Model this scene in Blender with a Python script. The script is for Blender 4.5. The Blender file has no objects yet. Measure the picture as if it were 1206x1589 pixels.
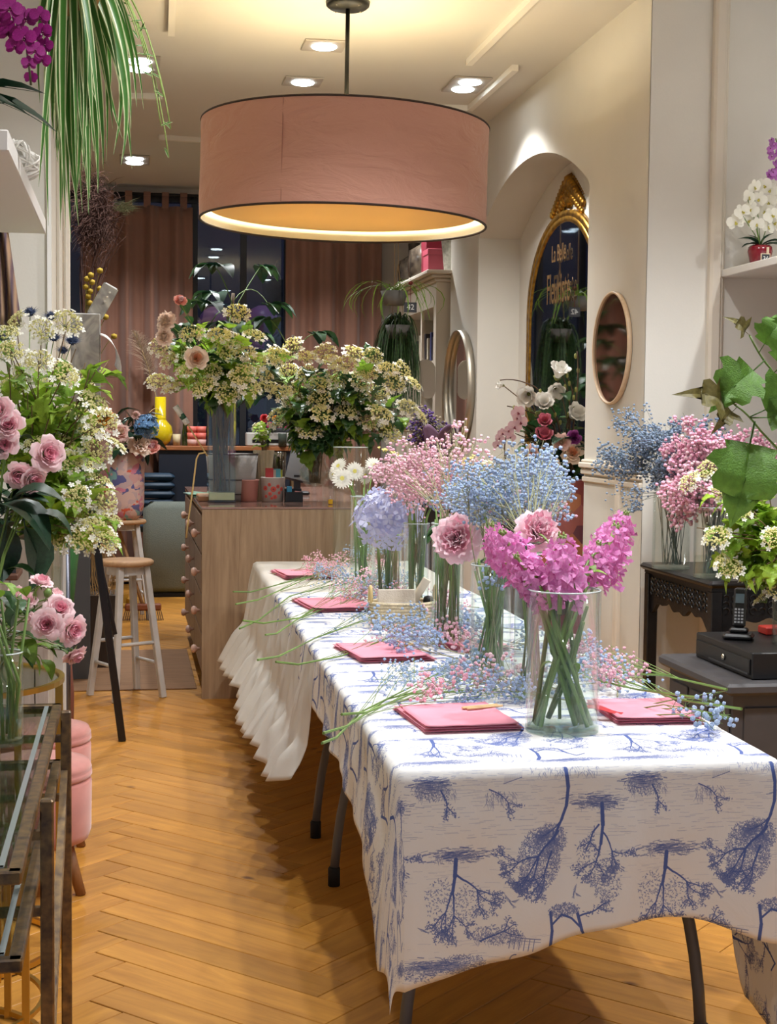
import bpy, math, random
import numpy as np
from mathutils import Vector, Matrix, noise

random.seed(11)
C = bpy.context.scene.collection
PI = math.pi
# ---------------------------------------------------------------- camera
F, CX, CY, EYE = 2300.0, 603.0, 794.5, 1.45
_y = Vector(((200 - CX) / F, -(650 - CY) / F, -1)).normalized()
_z = Vector((0.010, 1.0, 0.0)); _z.z = -(_z.x * _y.x + _z.y * _y.y) / _y.z; _z.normalize()
_x = _y.cross(_z)
R = Matrix((_x, _y, _z))                      # camera axes in the room's frame
EYEP = Vector((0, 0, EYE))
cd = bpy.data.cameras.new('camera'); cam = bpy.data.objects.new('camera', cd); C.objects.link(cam)
cd.sensor_fit = 'VERTICAL'; cd.sensor_height = 36.0; cd.lens = F / 1589 * 36; cd.clip_start = 0.05; cd.clip_end = 200
cam.matrix_world = Matrix.Translation(EYEP) @ R.to_4x4()
bpy.context.scene.camera = cam
def ray(px, py): return R @ Vector(((px - CX) / F, -(py - CY) / F, -1))
def G(px, py, z): r = ray(px, py); return EYEP + r * ((z - EYE) / r.z)      # point on a level plane
def AY(px, py, Y): r = ray(px, py); return EYEP + r * (Y / r.y)             # point on a plane across the room
def AX(px, py, X): r = ray(px, py); return EYEP + r * (X / r.x)             # point on a plane along the room
# ---------------------------------------------------------------- world, exposure
sc = bpy.context.scene
sc.view_settings.view_transform = 'Standard'; sc.view_settings.look = 'None'
sc.view_settings.exposure = 0.32; sc.view_settings.gamma = 1.0; sc.view_settings.use_curve_mapping = False
W = bpy.data.worlds.new('world'); sc.world = W; W.use_nodes = True
W.node_tree.nodes['Background'].inputs[0].default_value = (0.80, 0.89, 1.12, 1)
W.node_tree.nodes['Background'].inputs[1].default_value = 0.42
CEIL = 3.48
try:
    sc.cycles.max_bounces = 8; sc.cycles.transparent_max_bounces = 24
    sc.cycles.caustics_reflective = False; sc.cycles.caustics_refractive = False
    sc.cycles.sample_clamp_indirect = 4.0
except Exception: pass
def lamp(kind, loc, energy, color, size=0.05, spot=None, blend=0.5, rot=(0, 0, 0), parent=None, sizey=None):
    l = bpy.data.lights.new('light', kind); l.energy = energy; l.color = color
    if kind in ('POINT', 'SPOT'): l.shadow_soft_size = size
    if kind == 'SPOT': l.spot_size = spot; l.spot_blend = blend
    if kind == 'AREA':
        l.size = size
        if sizey: l.shape = 'RECTANGLE'; l.size_y = sizey
    o = bpy.data.objects.new('light', l); C.objects.link(o); o.location = loc; o.rotation_euler = rot
    if parent: o.parent = parent
    return o
# ---------------------------------------------------------------- materials
def lin(c):
    return tuple((v / 255 / 12.92 if v / 255 <= 0.04045 else ((v / 255 + 0.055) / 1.055) ** 2.4) for v in c[:3])
_M = {}
def nt(name):
    m = bpy.data.materials.new(name); m.use_nodes = True; t = m.node_tree
    return m, t, t.nodes['Principled BSDF']
def mat(name, c, rough=0.6, metal=0.0, var=0.0, scale=20, bump=0.0, bscale=60, spec=0.5, sss=0.0, sheen=0.0, emit=None, es=0, stretch=None, trans=0.0, c2=None, objvar=0.0, coat=0.0):
    if name in _M: return _M[name]
    m, t, b = nt(name); N = t.nodes; L = t.links
    b.inputs['Roughness'].default_value = rough; b.inputs['Metallic'].default_value = metal
    b.inputs['Specular IOR Level'].default_value = spec
    col = lin(c) + (1,); b.inputs['Base Color'].default_value = col
    if sheen: b.inputs['Sheen Weight'].default_value = sheen
    if coat: b.inputs['Coat Weight'].default_value = coat
    tc = N.new('ShaderNodeTexCoord'); mp = N.new('ShaderNodeMapping'); L.new(tc.outputs['Object'], mp.inputs[0])
    if stretch: mp.inputs['Scale'].default_value = stretch
    src = None
    if var or c2:
        nz = N.new('ShaderNodeTexNoise'); nz.inputs['Scale'].default_value = scale; nz.inputs['Detail'].default_value = 5
        L.new(mp.outputs[0], nz.inputs['Vector'])
        mx = N.new('ShaderNodeMix'); mx.data_type = 'RGBA'
        cr = N.new('ShaderNodeValToRGB'); cr.color_ramp.elements[0].position = .32; cr.color_ramp.elements[1].position = .68
        L.new(nz.outputs['Fac'], cr.inputs[0]); L.new(cr.outputs[0], mx.inputs['Factor'])
        A = lin(c); B = lin(c2) if c2 else tuple(max(0, x * (1 - var)) for x in A)
        if not c2: A = tuple(min(1, x * (1 + var * .5)) for x in A)
        mx.inputs['A'].default_value = A + (1,); mx.inputs['B'].default_value = B + (1,); src = mx.outputs['Result']
    if objvar:
        oi = N.new('ShaderNodeObjectInfo'); hs = N.new('ShaderNodeHueSaturation'); mr = N.new('ShaderNodeMapRange')
        L.new(oi.outputs['Random'], mr.inputs[0]); mr.inputs['To Min'].default_value = 1 - objvar; mr.inputs['To Max'].default_value = 1 + objvar
        L.new(mr.outputs[0], hs.inputs['Value'])
        if src: L.new(src, hs.inputs['Color'])
        else: hs.inputs['Color'].default_value = col
        src = hs.outputs[0]
    if src: L.new(src, b.inputs['Base Color'])
    if bump:
        n2 = N.new('ShaderNodeTexNoise'); n2.inputs['Scale'].default_value = bscale; n2.inputs['Detail'].default_value = 4
        L.new(mp.outputs[0], n2.inputs['Vector']); bp = N.new('ShaderNodeBump'); bp.inputs['Strength'].default_value = bump; bp.inputs['Distance'].default_value = 0.01
        L.new(n2.outputs['Fac'], bp.inputs['Height']); L.new(bp.outputs[0], b.inputs['Normal'])
    if emit:
        b.inputs['Emission Color'].default_value = lin(emit) + (1,); b.inputs['Emission Strength'].default_value = es
    if trans:                                       # thin leaf / petal: light comes through
        out = N['Material Output']; tr = N.new('ShaderNodeBsdfTranslucent'); ms = N.new('ShaderNodeMixShader')
        ms.inputs[0].default_value = trans; L.new(b.outputs[0], ms.inputs[1]); L.new(tr.outputs[0], ms.inputs[2])
        if src: L.new(src, tr.inputs[0])
        else: tr.inputs[0].default_value = col
        L.new(ms.outputs[0], out.inputs[0])
    _M[name] = m; return m
def glass(name, tint=(235, 245, 240), base=0.05, edge=0.55, rough=0.02):
    if name in _M: return _M[name]
    m, t, b = nt(name); N = t.nodes; L = t.links; out = N['Material Output']
    tr = N.new('ShaderNodeBsdfTransparent'); tr.inputs[0].default_value = lin(tint) + (1,)
    gl = N.new('ShaderNodeBsdfGlossy'); gl.inputs['Roughness'].default_value = rough; gl.inputs[0].default_value = (.9, .95, .93, 1)
    lw = N.new('ShaderNodeLayerWeight'); lw.inputs[0].default_value = 0.5
    pw = N.new('ShaderNodeMath'); pw.operation = 'POWER'; pw.inputs[1].default_value = 3.0; L.new(lw.outputs['Facing'], pw.inputs[0])
    ma = N.new('ShaderNodeMath'); ma.operation = 'MULTIPLY_ADD'; ma.inputs[1].default_value = edge; ma.inputs[2].default_value = base; L.new(pw.outputs[0], ma.inputs[0])
    ms = N.new('ShaderNodeMixShader'); L.new(ma.outputs[0], ms.inputs[0]); L.new(tr.outputs[0], ms.inputs[1]); L.new(gl.outputs[0], ms.inputs[2])
    L.new(ms.outputs[0], out.inputs[0]); N.remove(b); _M[name] = m; return m
def wood(name, c, c2, axis=2, scale=3.0, rough=0.5, objvar=0.0, bump=0.15, knots=False, stretch=14, objrand=False):
    if name in _M: return _M[name]
    m, t, b = nt(name); N = t.nodes; L = t.links
    tc = N.new('ShaderNodeTexCoord'); mp = N.new('ShaderNodeMapping'); L.new(tc.outputs['Object'], mp.inputs[0])
    s = [stretch] * 3; s[axis] = 1.0; mp.inputs['Scale'].default_value = s
    oi = N.new('ShaderNodeObjectInfo')
    if objrand:
        cx = N.new('ShaderNodeCombineXYZ'); mm = N.new('ShaderNodeMath'); mm.operation = 'MULTIPLY'; mm.inputs[1].default_value = 37
        L.new(oi.outputs['Random'], mm.inputs[0]); L.new(mm.outputs[0], cx.inputs[0]); L.new(mm.outputs[0], cx.inputs[1]); L.new(cx.outputs[0], mp.inputs['Location'])
    n1 = N.new('ShaderNodeTexNoise'); n1.inputs['Scale'].default_value = scale; n1.inputs['Detail'].default_value = 8; n1.inputs['Roughness'].default_value = .65; n1.inputs['Distortion'].default_value = .6
    L.new(mp.outputs[0], n1.inputs['Vector'])
    cr = N.new('ShaderNodeValToRGB'); cr.color_ramp.elements[0].position = .3; cr.color_ramp.elements[1].position = .72
    cr.color_ramp.elements[0].color = lin(c2) + (1,); cr.color_ramp.elements[1].color = lin(c) + (1,)
    L.new(n1.outputs['Fac'], cr.inputs[0]); src = cr.outputs[0]
    if knots:
        v = N.new('ShaderNodeTexVoronoi'); v.inputs['Scale'].default_value = 5; mk = N.new('ShaderNodeMapping'); mk.inputs['Scale'].default_value = (.6, 1, 1); L.new(tc.outputs['Object'], mk.inputs[0])
        if objrand: L.new(cx.outputs[0], mk.inputs['Location'])
        L.new(mk.outputs[0], v.inputs['Vector']); r2 = N.new('ShaderNodeValToRGB'); r2.color_ramp.elements[0].position = .03; r2.color_ramp.elements[1].position = .09
        r2.color_ramp.elements[0].color = (.28, .2, .12, 1); r2.color_ramp.elements[1].color = (1, 1, 1, 1); L.new(v.outputs['Distance'], r2.inputs[0])
        mu = N.new('ShaderNodeMix'); mu.data_type = 'RGBA'; mu.blend_type = 'MULTIPLY'; mu.inputs['Factor'].default_value = 1
        L.new(src, mu.inputs['A']); L.new(r2.outputs[0], mu.inputs['B']); src = mu.outputs['Result']
    if objvar:
        hs = N.new('ShaderNodeHueSaturation'); mr = N.new('ShaderNodeMapRange'); L.new(oi.outputs['Random'], mr.inputs[0])
        mr.inputs['To Min'].default_value = 1 - objvar; mr.inputs['To Max'].default_value = 1 + objvar
        L.new(mr.outputs[0], hs.inputs['Value']); L.new(src, hs.inputs['Color']); src = hs.outputs[0]
    L.new(src, b.inputs['Base Color']); b.inputs['Roughness'].default_value = rough
    bp = N.new('ShaderNodeBump'); bp.inputs['Strength'].default_value = bump; bp.inputs['Distance'].default_value = .004
    L.new(n1.outputs['Fac'], bp.inputs['Height']); L.new(bp.outputs[0], b.inputs['Normal'])
    _M[name] = m; return m
# ---------------------------------------------------------------- mesh builder
class MB:
    def __init__(s): s.v = []; s.f = []; s.m = []
    def add(s, vs, fs, M=None, mi=0):
        n = len(s.v)
        if M is not None: vs = [M @ Vector(p) for p in vs]
        s.v += [tuple(p) for p in vs]; s.f += [tuple(i + n for i in f) for f in fs]; s.m += [mi] * len(fs); return s
    def merge(s, o, M=None, mi=None):
        n = len(s.v); s.v += [tuple(M @ Vector(p)) if M is not None else p for p in o.v]
        s.f += [tuple(i + n for i in f) for f in o.f]; s.m += (o.m if mi is None else [mi] * len(o.f)); return s
    def box(s, a, b, M=None, mi=0, bev=0.0):
        x0, y0, z0 = a; x1, y1, z1 = b
        if bev <= 0:
            vs = [(x0,y0,z0),(x1,y0,z0),(x1,y1,z0),(x0,y1,z0),(x0,y0,z1),(x1,y0,z1),(x1,y1,z1),(x0,y1,z1)]
            return s.add(vs, [(0,3,2,1),(4,5,6,7),(0,1,5,4),(1,2,6,5),(2,3,7,6),(3,0,4,7)], M, mi)
        e = min(bev, (x1-x0)*.49, (y1-y0)*.49, (z1-z0)*.49)
        rings = []
        for z, k in ((z0, e), (z0+e, 0), (z1-e, 0), (z1, e)):
            X0, X1, Y0, Y1 = x0+k, x1-k, y0+k, y1-k; c = e if k == 0 else e*.6
            rings.append([(X0+c,Y0,z),(X1-c,Y0,z),(X1,Y0+c,z),(X1,Y1-c,z),(X1-c,Y1,z),(X0+c,Y1,z),(X0,Y1-c,z),(X0,Y0+c,z)])
        vs = [p for r in rings for p in r]; fs = [tuple(range(7,-1,-1)), tuple(range(24,32))]
        for r in range(3):
            for i in range(8): fs.append((r*8+i, r*8+(i+1)%8, r*8+8+(i+1)%8, r*8+8+i))
        return s.add(vs, fs, M, mi)
    def lathe(s, prof, n=24, M=None, mi=0, sx=1, sy=1):
        vs = []; fs = []
        for r, z in prof:
            for i in range(n):
                a = 2*PI*i/n; vs.append((r*math.cos(a)*sx, r*math.sin(a)*sy, z))
        for k in range(len(prof)-1):
            for i in range(n): fs.append((k*n+i, k*n+(i+1)%n, (k+1)*n+(i+1)%n, (k+1)*n+i))
        if prof[0][0] > 1e-6: fs.append(tuple(range(n-1,-1,-1)))
        if prof[-1][0] > 1e-6: fs.append(tuple(range((len(prof)-1)*n, len(prof)*n)))
        return s.add(vs, fs, M, mi)
    def tube(s, path, r, n=6, mi=0, M=None, cap=True):
        P = [Vector(p) for p in path]; vs = []; fs = []; K = len(P)
        rr = r if isinstance(r, (list, tuple)) else [r]*K
        t = (P[1]-P[0]).normalized(); u = t.orthogonal().normalized()
        for k in range(K):
            t2 = (P[min(k+1,K-1)]-P[max(k-1,0)]);
            t2 = t2.normalized() if t2.length > 1e-9 else t
            u = (u - t2*u.dot(t2)); u = u.normalized() if u.length > 1e-6 else t2.orthogonal().normalized()
            w = t2.cross(u); t = t2
            for i in range(n):
                a = 2*PI*i/n; vs.append(P[k] + (u*math.cos(a)+w*math.sin(a))*rr[k])
        for k in range(K-1):
            for i in range(n): fs.append((k*n+i, k*n+(i+1)%n, (k+1)*n+(i+1)%n, (k+1)*n+i))
        if cap: fs += [tuple(range(n-1,-1,-1)), tuple(range((K-1)*n, K*n))]
        return s.add(vs, fs, M, mi)
    def bar(s, a, b, w, h=None, mi=0, bev=0.0):       # square section bar from a to b
        a = Vector(a); b = Vector(b); d = b-a; L = d.length; z = d.normalized()
        up = Vector((0,0,1)) if abs(z.z) < .95 else Vector((0,1,0))
        x = up.cross(z).normalized(); y = z.cross(x); h = h or w
        M = Matrix.Translation(a) @ Matrix((x, y, z)).transposed().to_4x4()
        return s.box((-w/2,-h/2,0),(w/2,h/2,L), M, mi, bev)
    def grid(s, fn, nu, nv, mi=0, M=None, closeu=False):
        vs = [fn(i/(nu if closeu else nu-1) , j/(nv-1)) for j in range(nv) for i in range(nu)]; fs = []
        for j in range(nv-1):
            for i in range(nu if closeu else nu-1):
                k = (i+1) % nu; fs.append((j*nu+i, j*nu+k, (j+1)*nu+k, (j+1)*nu+i))
        return s.add(vs, fs, M, mi)
    def ball(s, c, r, lvl=0, mi=0, sq=(1,1,1)):
        p = (1+5**.5)/2; k = r/math.sqrt(1+p*p)
        V = [(-1,p,0),(1,p,0),(-1,-p,0),(1,-p,0),(0,-1,p),(0,1,p),(0,-1,-p),(0,1,-p),(p,0,-1),(p,0,1),(-p,0,-1),(-p,0,1)]
        Fc = [(0,11,5),(0,5,1),(0,1,7),(0,7,10),(0,10,11),(1,5,9),(5,11,4),(11,10,2),(10,7,6),(7,1,8),(3,9,4),(3,4,2),(3,2,6),(3,6,8),(3,8,9),(4,9,5),(2,4,11),(6,2,10),(8,6,7),(9,8,1)]
        if lvl < 0:
            V = [(1,0,0),(-1,0,0),(0,1,0),(0,-1,0),(0,0,1),(0,0,-1)]; k = r
            Fc = [(0,2,4),(2,1,4),(1,3,4),(3,0,4),(2,0,5),(1,2,5),(3,1,5),(0,3,5)]
        return s.add([(c[0]+x*k*sq[0], c[1]+y*k*sq[1], c[2]+z*k*sq[2]) for x,y,z in V], Fc, None, mi)
    def prism(s, pts, d, M=None, mi=0):               # outline in xy, extruded along z by d
        n = len(pts); vs = [(x,y,0) for x,y in pts]+[(x,y,d) for x,y in pts]
        fs = [tuple(range(n-1,-1,-1)), tuple(range(n,2*n))]+[(i,(i+1)%n,n+(i+1)%n,n+i) for i in range(n)]
        return s.add(vs, fs, M, mi)
    def mesh(s, name, mats, smooth=True):
        me = bpy.data.meshes.new(name); me.from_pydata(s.v, [], s.f); me.update()
        if not isinstance(mats, (list, tuple)): mats = [mats]
        for m in mats: me.materials.append(m)
        if len(mats) > 1: me.polygons.foreach_set('material_index', s.m)
        if smooth: me.polygons.foreach_set('use_smooth', [True]*len(me.polygons))
        return me
def put(name, me, parent=None, loc=None, M=None):
    o = bpy.data.objects.new(name, me); C.objects.link(o)
    if parent is not None: o.parent = parent
    if M is not None: o.matrix_basis = M
    elif loc is not None: o.location = loc
    return o
def part(name, mb, mats, parent=None, smooth=False, label=None, loc=None, stuff=False):
    o = put(name, mb.mesh(name, mats, smooth), parent, loc)
    if label: o['label'] = label
    if stuff: o['kind'] = 'stuff'
    return o
def thing(name, label, cat, loc=(0,0,0), rz=0, group=None, mb=None, mats=None, smooth=False):
    if mb is None: o = bpy.data.objects.new(name, None); C.objects.link(o); o.empty_display_size = .05
    else: o = put(name, mb.mesh(name, mats, smooth))
    o.location = loc; o.rotation_euler = (0, 0, rz); o['label'] = label; o['category'] = cat
    if group: o['group'] = group
    return o
def struct(name, mb, mats, parent=None, smooth=False):
    o = part(name, mb, mats, parent, smooth)
    if parent is None: o['kind'] = 'structure'
    return o
def tree_copy(o, parent=None, label=None):
    c = o.copy(); C.objects.link(c); c.parent = parent
    if label: c['label'] = label
    for ch in o.children: tree_copy(ch, c)
    return c
def solid(o, t, off=0):
    m = o.modifiers.new('thickness', 'SOLIDIFY'); m.thickness = t; m.offset = off; return o
def bez(a, b, c, n=8):
    a, b, c = Vector(a), Vector(b), Vector(c)
    return [a*(1-t)**2 + b*2*t*(1-t) + c*t*t for t in [i/(n-1) for i in range(n)]]
def bez4(a, b, c, d, n=10):
    a, b, c, d = map(Vector, (a, b, c, d))
    return [a*(1-t)**3 + b*3*t*(1-t)**2 + c*3*t*t*(1-t) + d*t**3 for t in [i/(n-1) for i in range(n)]]
def frame(pos, z, roll=0.0, scale=1.0, ref=None):     # matrix with +Z along z
    z = Vector(z).normalized(); ref = Vector(ref) if ref else (Vector((0,0,1)) if abs(z.z) < .98 else Vector((0,1,0)))
    x = ref.cross(z).normalized(); y = z.cross(x)
    M = Matrix((x, y, z)).transposed().to_4x4()
    return Matrix.Translation(Vector(pos)) @ M @ Matrix.Rotation(roll, 4, 'Z') @ Matrix.Scale(scale, 4)
def rv(s=1.0): return Vector((random.uniform(-s,s), random.uniform(-s,s), random.uniform(-s,s)))
def text(name, s, size, m, parent, M, extr=0.0006):
    cu = bpy.data.curves.new(name, 'FONT'); cu.body = s; cu.size = size; cu.extrude = extr; cu.align_x = 'CENTER'; cu.align_y = 'CENTER'
    cu.materials.append(m); to = bpy.data.objects.new(name, cu); C.objects.link(to); dg = bpy.context.evaluated_depsgraph_get()
    me = bpy.data.meshes.new_from_object(to.evaluated_get(dg)); bpy.data.objects.remove(to); o = bpy.data.objects.new(name, me); C.objects.link(o); o.parent = parent; o.matrix_basis = M; return o
# ================================================================ THE SETTING
wallm = mat('wall_plaster', (216, 211, 200), .85, var=.03, scale=3, bump=.04, bscale=90)
wallc = mat('wall_plaster_cool', (230, 226, 216), .85, var=.03, scale=3, bump=.04, bscale=90)
ceilm = mat('ceiling_paint', (214, 210, 202), .9, bump=.02, bscale=80)
trimm = mat('trim_paint', (226, 216, 200), .6)
strip = mat('trim_white', (238, 234, 224), .55)
XW, YC = 2.40, 6.72                                  # right wall plane, its near corner
NY0, NY1, NX = 7.63, 10.15, 2.70                     # niche along the wall, its back plane
SPR, APX = 2.73, 3.06
def arch(y):
    h = (NY1-NY0)/2; s = APX-SPR; r = (h*h+s*s)/(2*s); c = (NY0+NY1)/2
    return APX - r + math.sqrt(max(0, r*r-(y-c)**2))
ys = [NY0+(NY1-NY0)*i/24 for i in range(25)]
b = MB()
b.add([(XW,YC-.002,0),(XW,NY0,0),(XW,NY0,CEIL),(XW,YC-.002,CEIL)], [(0,1,2,3)])
for i in range(24):
    y0, y1 = ys[i], ys[i+1]; z0, z1 = arch(y0), arch(y1)
    b.add([(XW,y0,z0),(XW,y1,z1),(XW,y1,CEIL),(XW,y0,CEIL)], [(0,1,2,3)])
    b.add([(XW,y0,z0),(NX,y0,z0),(NX,y1,z1),(XW,y1,z1)], [(0,1,2,3)])
    b.add([(NX,y0,0),(NX,y1,0),(NX,y1,z1),(NX,y0,z0)], [(0,1,2,3)])
b.add([(XW,NY0,0),(NX,NY0,0),(NX,NY0,SPR),(XW,NY0,SPR)], [(0,1,2,3)])
b.add([(XW,NY1,0),(NX,NY1,0),(NX,NY1,SPR),(XW,NY1,SPR)], [(3,2,1,0)])
PY = 11.05
b.add([(XW,NY1,0),(XW,PY,0),(XW,PY,CEIL),(XW,NY1,CEIL)], [(0,1,2,3)])
b.add([(XW,PY,0),(2.78,PY,0),(2.78,PY,CEIL),(XW,PY,CEIL)], [(0,1,2,3)])
b.add([(2.78,PY,0),(2.78,13.6,0),(2.78,13.6,CEIL),(2.78,PY,CEIL)], [(0,1,2,3)])
struct('wall_right', b, wallm)
b = MB(); b.box((XW+.004,YC,0),(4.6,YC+.12,CEIL)); struct('wall_recess', b, wallc)
b = MB(); b.box((4.6,-2.0,0),(4.72,YC,CEIL)); struct('wall_east', b, wallm)
# vertical mouldings on the step face and the pilaster
for k, (px, w, d) in enumerate(((1107, .03, .045), (1117, .016, .03))):
    p = AY(px, 420, YC); b = MB(); b.box((p.x-w,YC-d,0),(p.x+w,YC+.01,CEIL),bev=.012); struct('trim_%d' % (1+k), b, trimm)
b = MB(); b.box((XW-.022,YC+.28,0),(XW+.01,YC+.34,1.2),bev=.008); struct('trim_3', b, trimm)
b = MB()
for dz, o, h in ((0,.035,.03),(-.035,.022,.03),(-.075,.014,.03),(.03,.02,.015)):
    b.box((XW-o,YC,1.215+dz),(XW+.01,NY0,1.215+dz+h),bev=.006)
struct('trim_4', b, trimm)
# left pier and walls
PX0, PYF = -.30, 6.42
b = MB(); b.box((-2.2,PYF,0),(PX0-.02,7.95,CEIL)); struct('wall_pier', b, wallc)
for k, (x0, x1, d, m) in enumerate(((88,97,.012,trimm),(99,108,.008,trimm))):
    p = AY(x0, 450, PYF); q = AY(x1, 450, PYF); b = MB(); b.box((p.x,PYF-d,0),(q.x,PYF+.01,CEIL),bev=.01); struct('trim_%d' % (5+k), b, m)
b = MB(); b.box((PX0-.035,PYF-.035,0),(PX0-.018,PYF+.01,CEIL)); struct('trim_7', b, mat('edge_strip', (245,243,238), .35))
b = MB(); b.box((PX0-.018,PYF,0),(PX0,7.95,CEIL)); struct('trim_8', b, trimm)
b = MB(); b.box((-.92,-2,0),(-.80,PYF,CEIL)); struct('wall_left', b, wallm)
b = MB(); b.box((-2.3,7.95,0),(-2.2,13.6,CEIL)); struct('wall_left_back', b, wallm)
b = MB(); b.box((-2.3,-2,CEIL),(4.72,13.6,CEIL+.1)); struct('ceiling', b, ceilm)
# ceiling mouldings (edges of the trays)
def cstrip(n, pts, w=.035):
    b = MB()
    P = [G(x, y, CEIL) for x, y in pts]
    for p, q in zip(P[:-1], P[1:]): b.bar((p.x,p.y,CEIL-.018), (q.x,q.y,CEIL-.018), .036, w)
    struct(n, b, strip)
cstrip('trim_9', [(728,92),(815,4),(860,-40)]); cstrip('trim_10', [(800,100),(729,164),(656,162)])
cstrip('trim_11', [(185,144),(252,146)]); cstrip('trim_12', [(246,209),(330,215)]); cstrip('trim_13', [(269,-30),(266,48)], .02)
# back wall with the window opening
BY = 13.35
WL, WR, WT = -.75, 1.98, 3.42
b = MB(); b.box((-2.3,BY,0),(WL,BY+.12,CEIL)); b.box((WR,BY,0),(2.9,BY+.12,CEIL)); b.box((WL,BY,WT),(WR,BY+.12,CEIL)); b.box((WL,BY,0),(WR,BY+.12,.35))
struct('wall_back', b, mat('wall_back_paint', (188,180,170), .85))
wf = mat('window_frame_dark', (28,30,34), .45)
w1 = bpy.data.objects.new('window_1', None); C.objects.link(w1); w1['kind'] = 'structure'
for px in (302, 378, 446):
    p = AY(px, 450, BY); b = MB(); b.box((p.x-.028,BY+.01,.35),(p.x+.028,BY+.07,WT)); part('mullion', b, wf, w1)
b = MB(); b.box((WL,BY,WT-.06),(WR,BY+.08,WT)); b.box((WL,BY,.35),(WR,BY+.08,.42)); part('window_frame', b, wf, w1)
b = MB(); b.box((WL,BY+.035,.42),(WR,BY+.042,WT-.06)); part('pane', b, glass('window_glass', (185,195,210), .05, .35, .01), w1)
# the dark street beyond the glass
b = MB(); b.box((-4,BY+.2,-.05),(6,19,0)); struct('ground_outside', b, mat('street', (52,52,60), .8, var=.2, scale=4))
b = MB(); b.box((-4,18,0),(6,18.2,5)); struct('wall_outside', b, mat('facade_dark', (62,68,76), .8, var=.4, scale=1.1, c2=(92,76,86)))
lamp('POINT', (1.2,15.6,4.2), 34, (.95,.96,1.0), .2)  # unseen light added to brighten the street and facade
bm_ = mat('street_balloon', (150,92,128), .35, objvar=.35)
bal = MB(); bal.lathe([(0,-1),(.3,-.93),(.62,-.76),(.87,-.45),(.99,0),(.9,.42),(.66,.75),(.35,.94),(0,1)], 16)
balm = bal.mesh('balloon', bm_)
arc = thing('balloon_arch', 'arch of dusky purple balloons standing in the dark beyond the rear window', 'balloon arch', (AY(372,600,16.2).x,16.2,0))
for i in range(30):
    a = PI*(i//2+.5)/15; r0 = 1.25 + (.16 if i % 2 else -.16)
    put('balloon', balm, arc, M=Matrix.Translation((-math.cos(a)*r0*.9, (i%2)*.1, -.05+math.sin(a)*(r0+1.2))) @ Matrix.Rotation(a,4,'Y') @ Matrix.Scale(.15+.03*(i%3),4))
p = AY(436, 480, 14.6)
b = MB(); b.lathe([(.0,-.42),(.10,-.42),(.10,-.38),(.03,-.34),(.035,-.16),(.11,-.12),(.17,.0),(.19,.16),(.2,.18),(.18,.18),(.16,0),(0,-.02)], 24)
thing('stone_urn', 'grey stone urn on a plinth seen through the rear window', 'urn', (p.x,p.y,p.z+.1), mb=b, mats=mat('urn_stone', (120,122,122), .8, var=.3), smooth=True)
b = MB(); b.box((p.x-.15,p.y-.15,0),(p.x+.15,p.y+.15,p.z+.1-.421)); o = thing('plinth', 'square stone plinth carrying the urn outside the rear window', 'plinth', mb=b, mats=mat('plinth_stone', (92,100,96), .8, var=.2))
# ---------------------------------------------------------------- herringbone floor
pm = wood('oak_plank', (208,148,62), (168,112,42), axis=0, scale=2.2, rough=.42, objvar=.13, bump=.12, knots=True, objrand=True, stretch=9)
b = MB(); b.box((-2.3,-2,-.06),(4.72,13.5,-.0125)); floor = struct('floor', b, mat('floor_gap', (60,40,22), .8))
PLW, PLL = .121, .80
pl = MB(); pl.box((0,0,-.012),(PLL-.0022,PLW-.0022,0),bev=.0016); plm = pl.mesh('plank', pm, False)
allp = []
s2 = math.sqrt(.5); ang = math.radians(-1.0)
K = int(PLL/PLW + .5)
def near_ok(x, y): return True
for n in range(-70, 100):
    for m in range(-8, 9):
        # herringbone lattice: horizontal plank at (n,n) steps, period K planks
        for typ in (0, 1):
            if typ == 0: gx, gy, rot = n*PLW + m*2*PLL*0, 0, 0
            X0 = n*PLW + m*PLL; Y0 = n*PLW - m*PLL
            if typ == 0: ox, oy, rot = X0, Y0, 0.0
            else: ox, oy, rot = X0 , Y0 + PLW, PI/2
            if typ == 1: ox += PLW*0
            allp.append((ox, oy, rot))
T = Matrix.Translation((.54, 3.03, 0)) @ Matrix.Rotation(ang,4,'Z') @ Matrix.Rotation(PI/4,4,'Z')
planks = []
for ox, oy, rot in allp:
    M = T @ Matrix.Translation((ox,oy,0)) @ Matrix.Rotation(rot,4,'Z') @ (Matrix.Identity(4) if rot == 0 else Matrix.Translation((0,-PLW,0)))
    c = M @ Vector((PLL/2,PLW/2,0))
    if -.95 < c.x < 3.6 and 1.6 < c.y < 13.1:
        vis = (c.x < 1.9 and c.y > 2.9 and c.x > -.1*c.y - .5 and c.x < 1.6 + .05*c.y)
        planks.append((0 if vis else 1, c.y, M))
planks.sort(key=lambda t: (t[0], t[1]))
rest = MB()
for i, (v, y, M) in enumerate(planks):
    if i < 295: put('plank', plm, floor, M=M)
    else: rest.merge(pl, M)
part('plank_field', rest, pm, floor, stuff=True)
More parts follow.
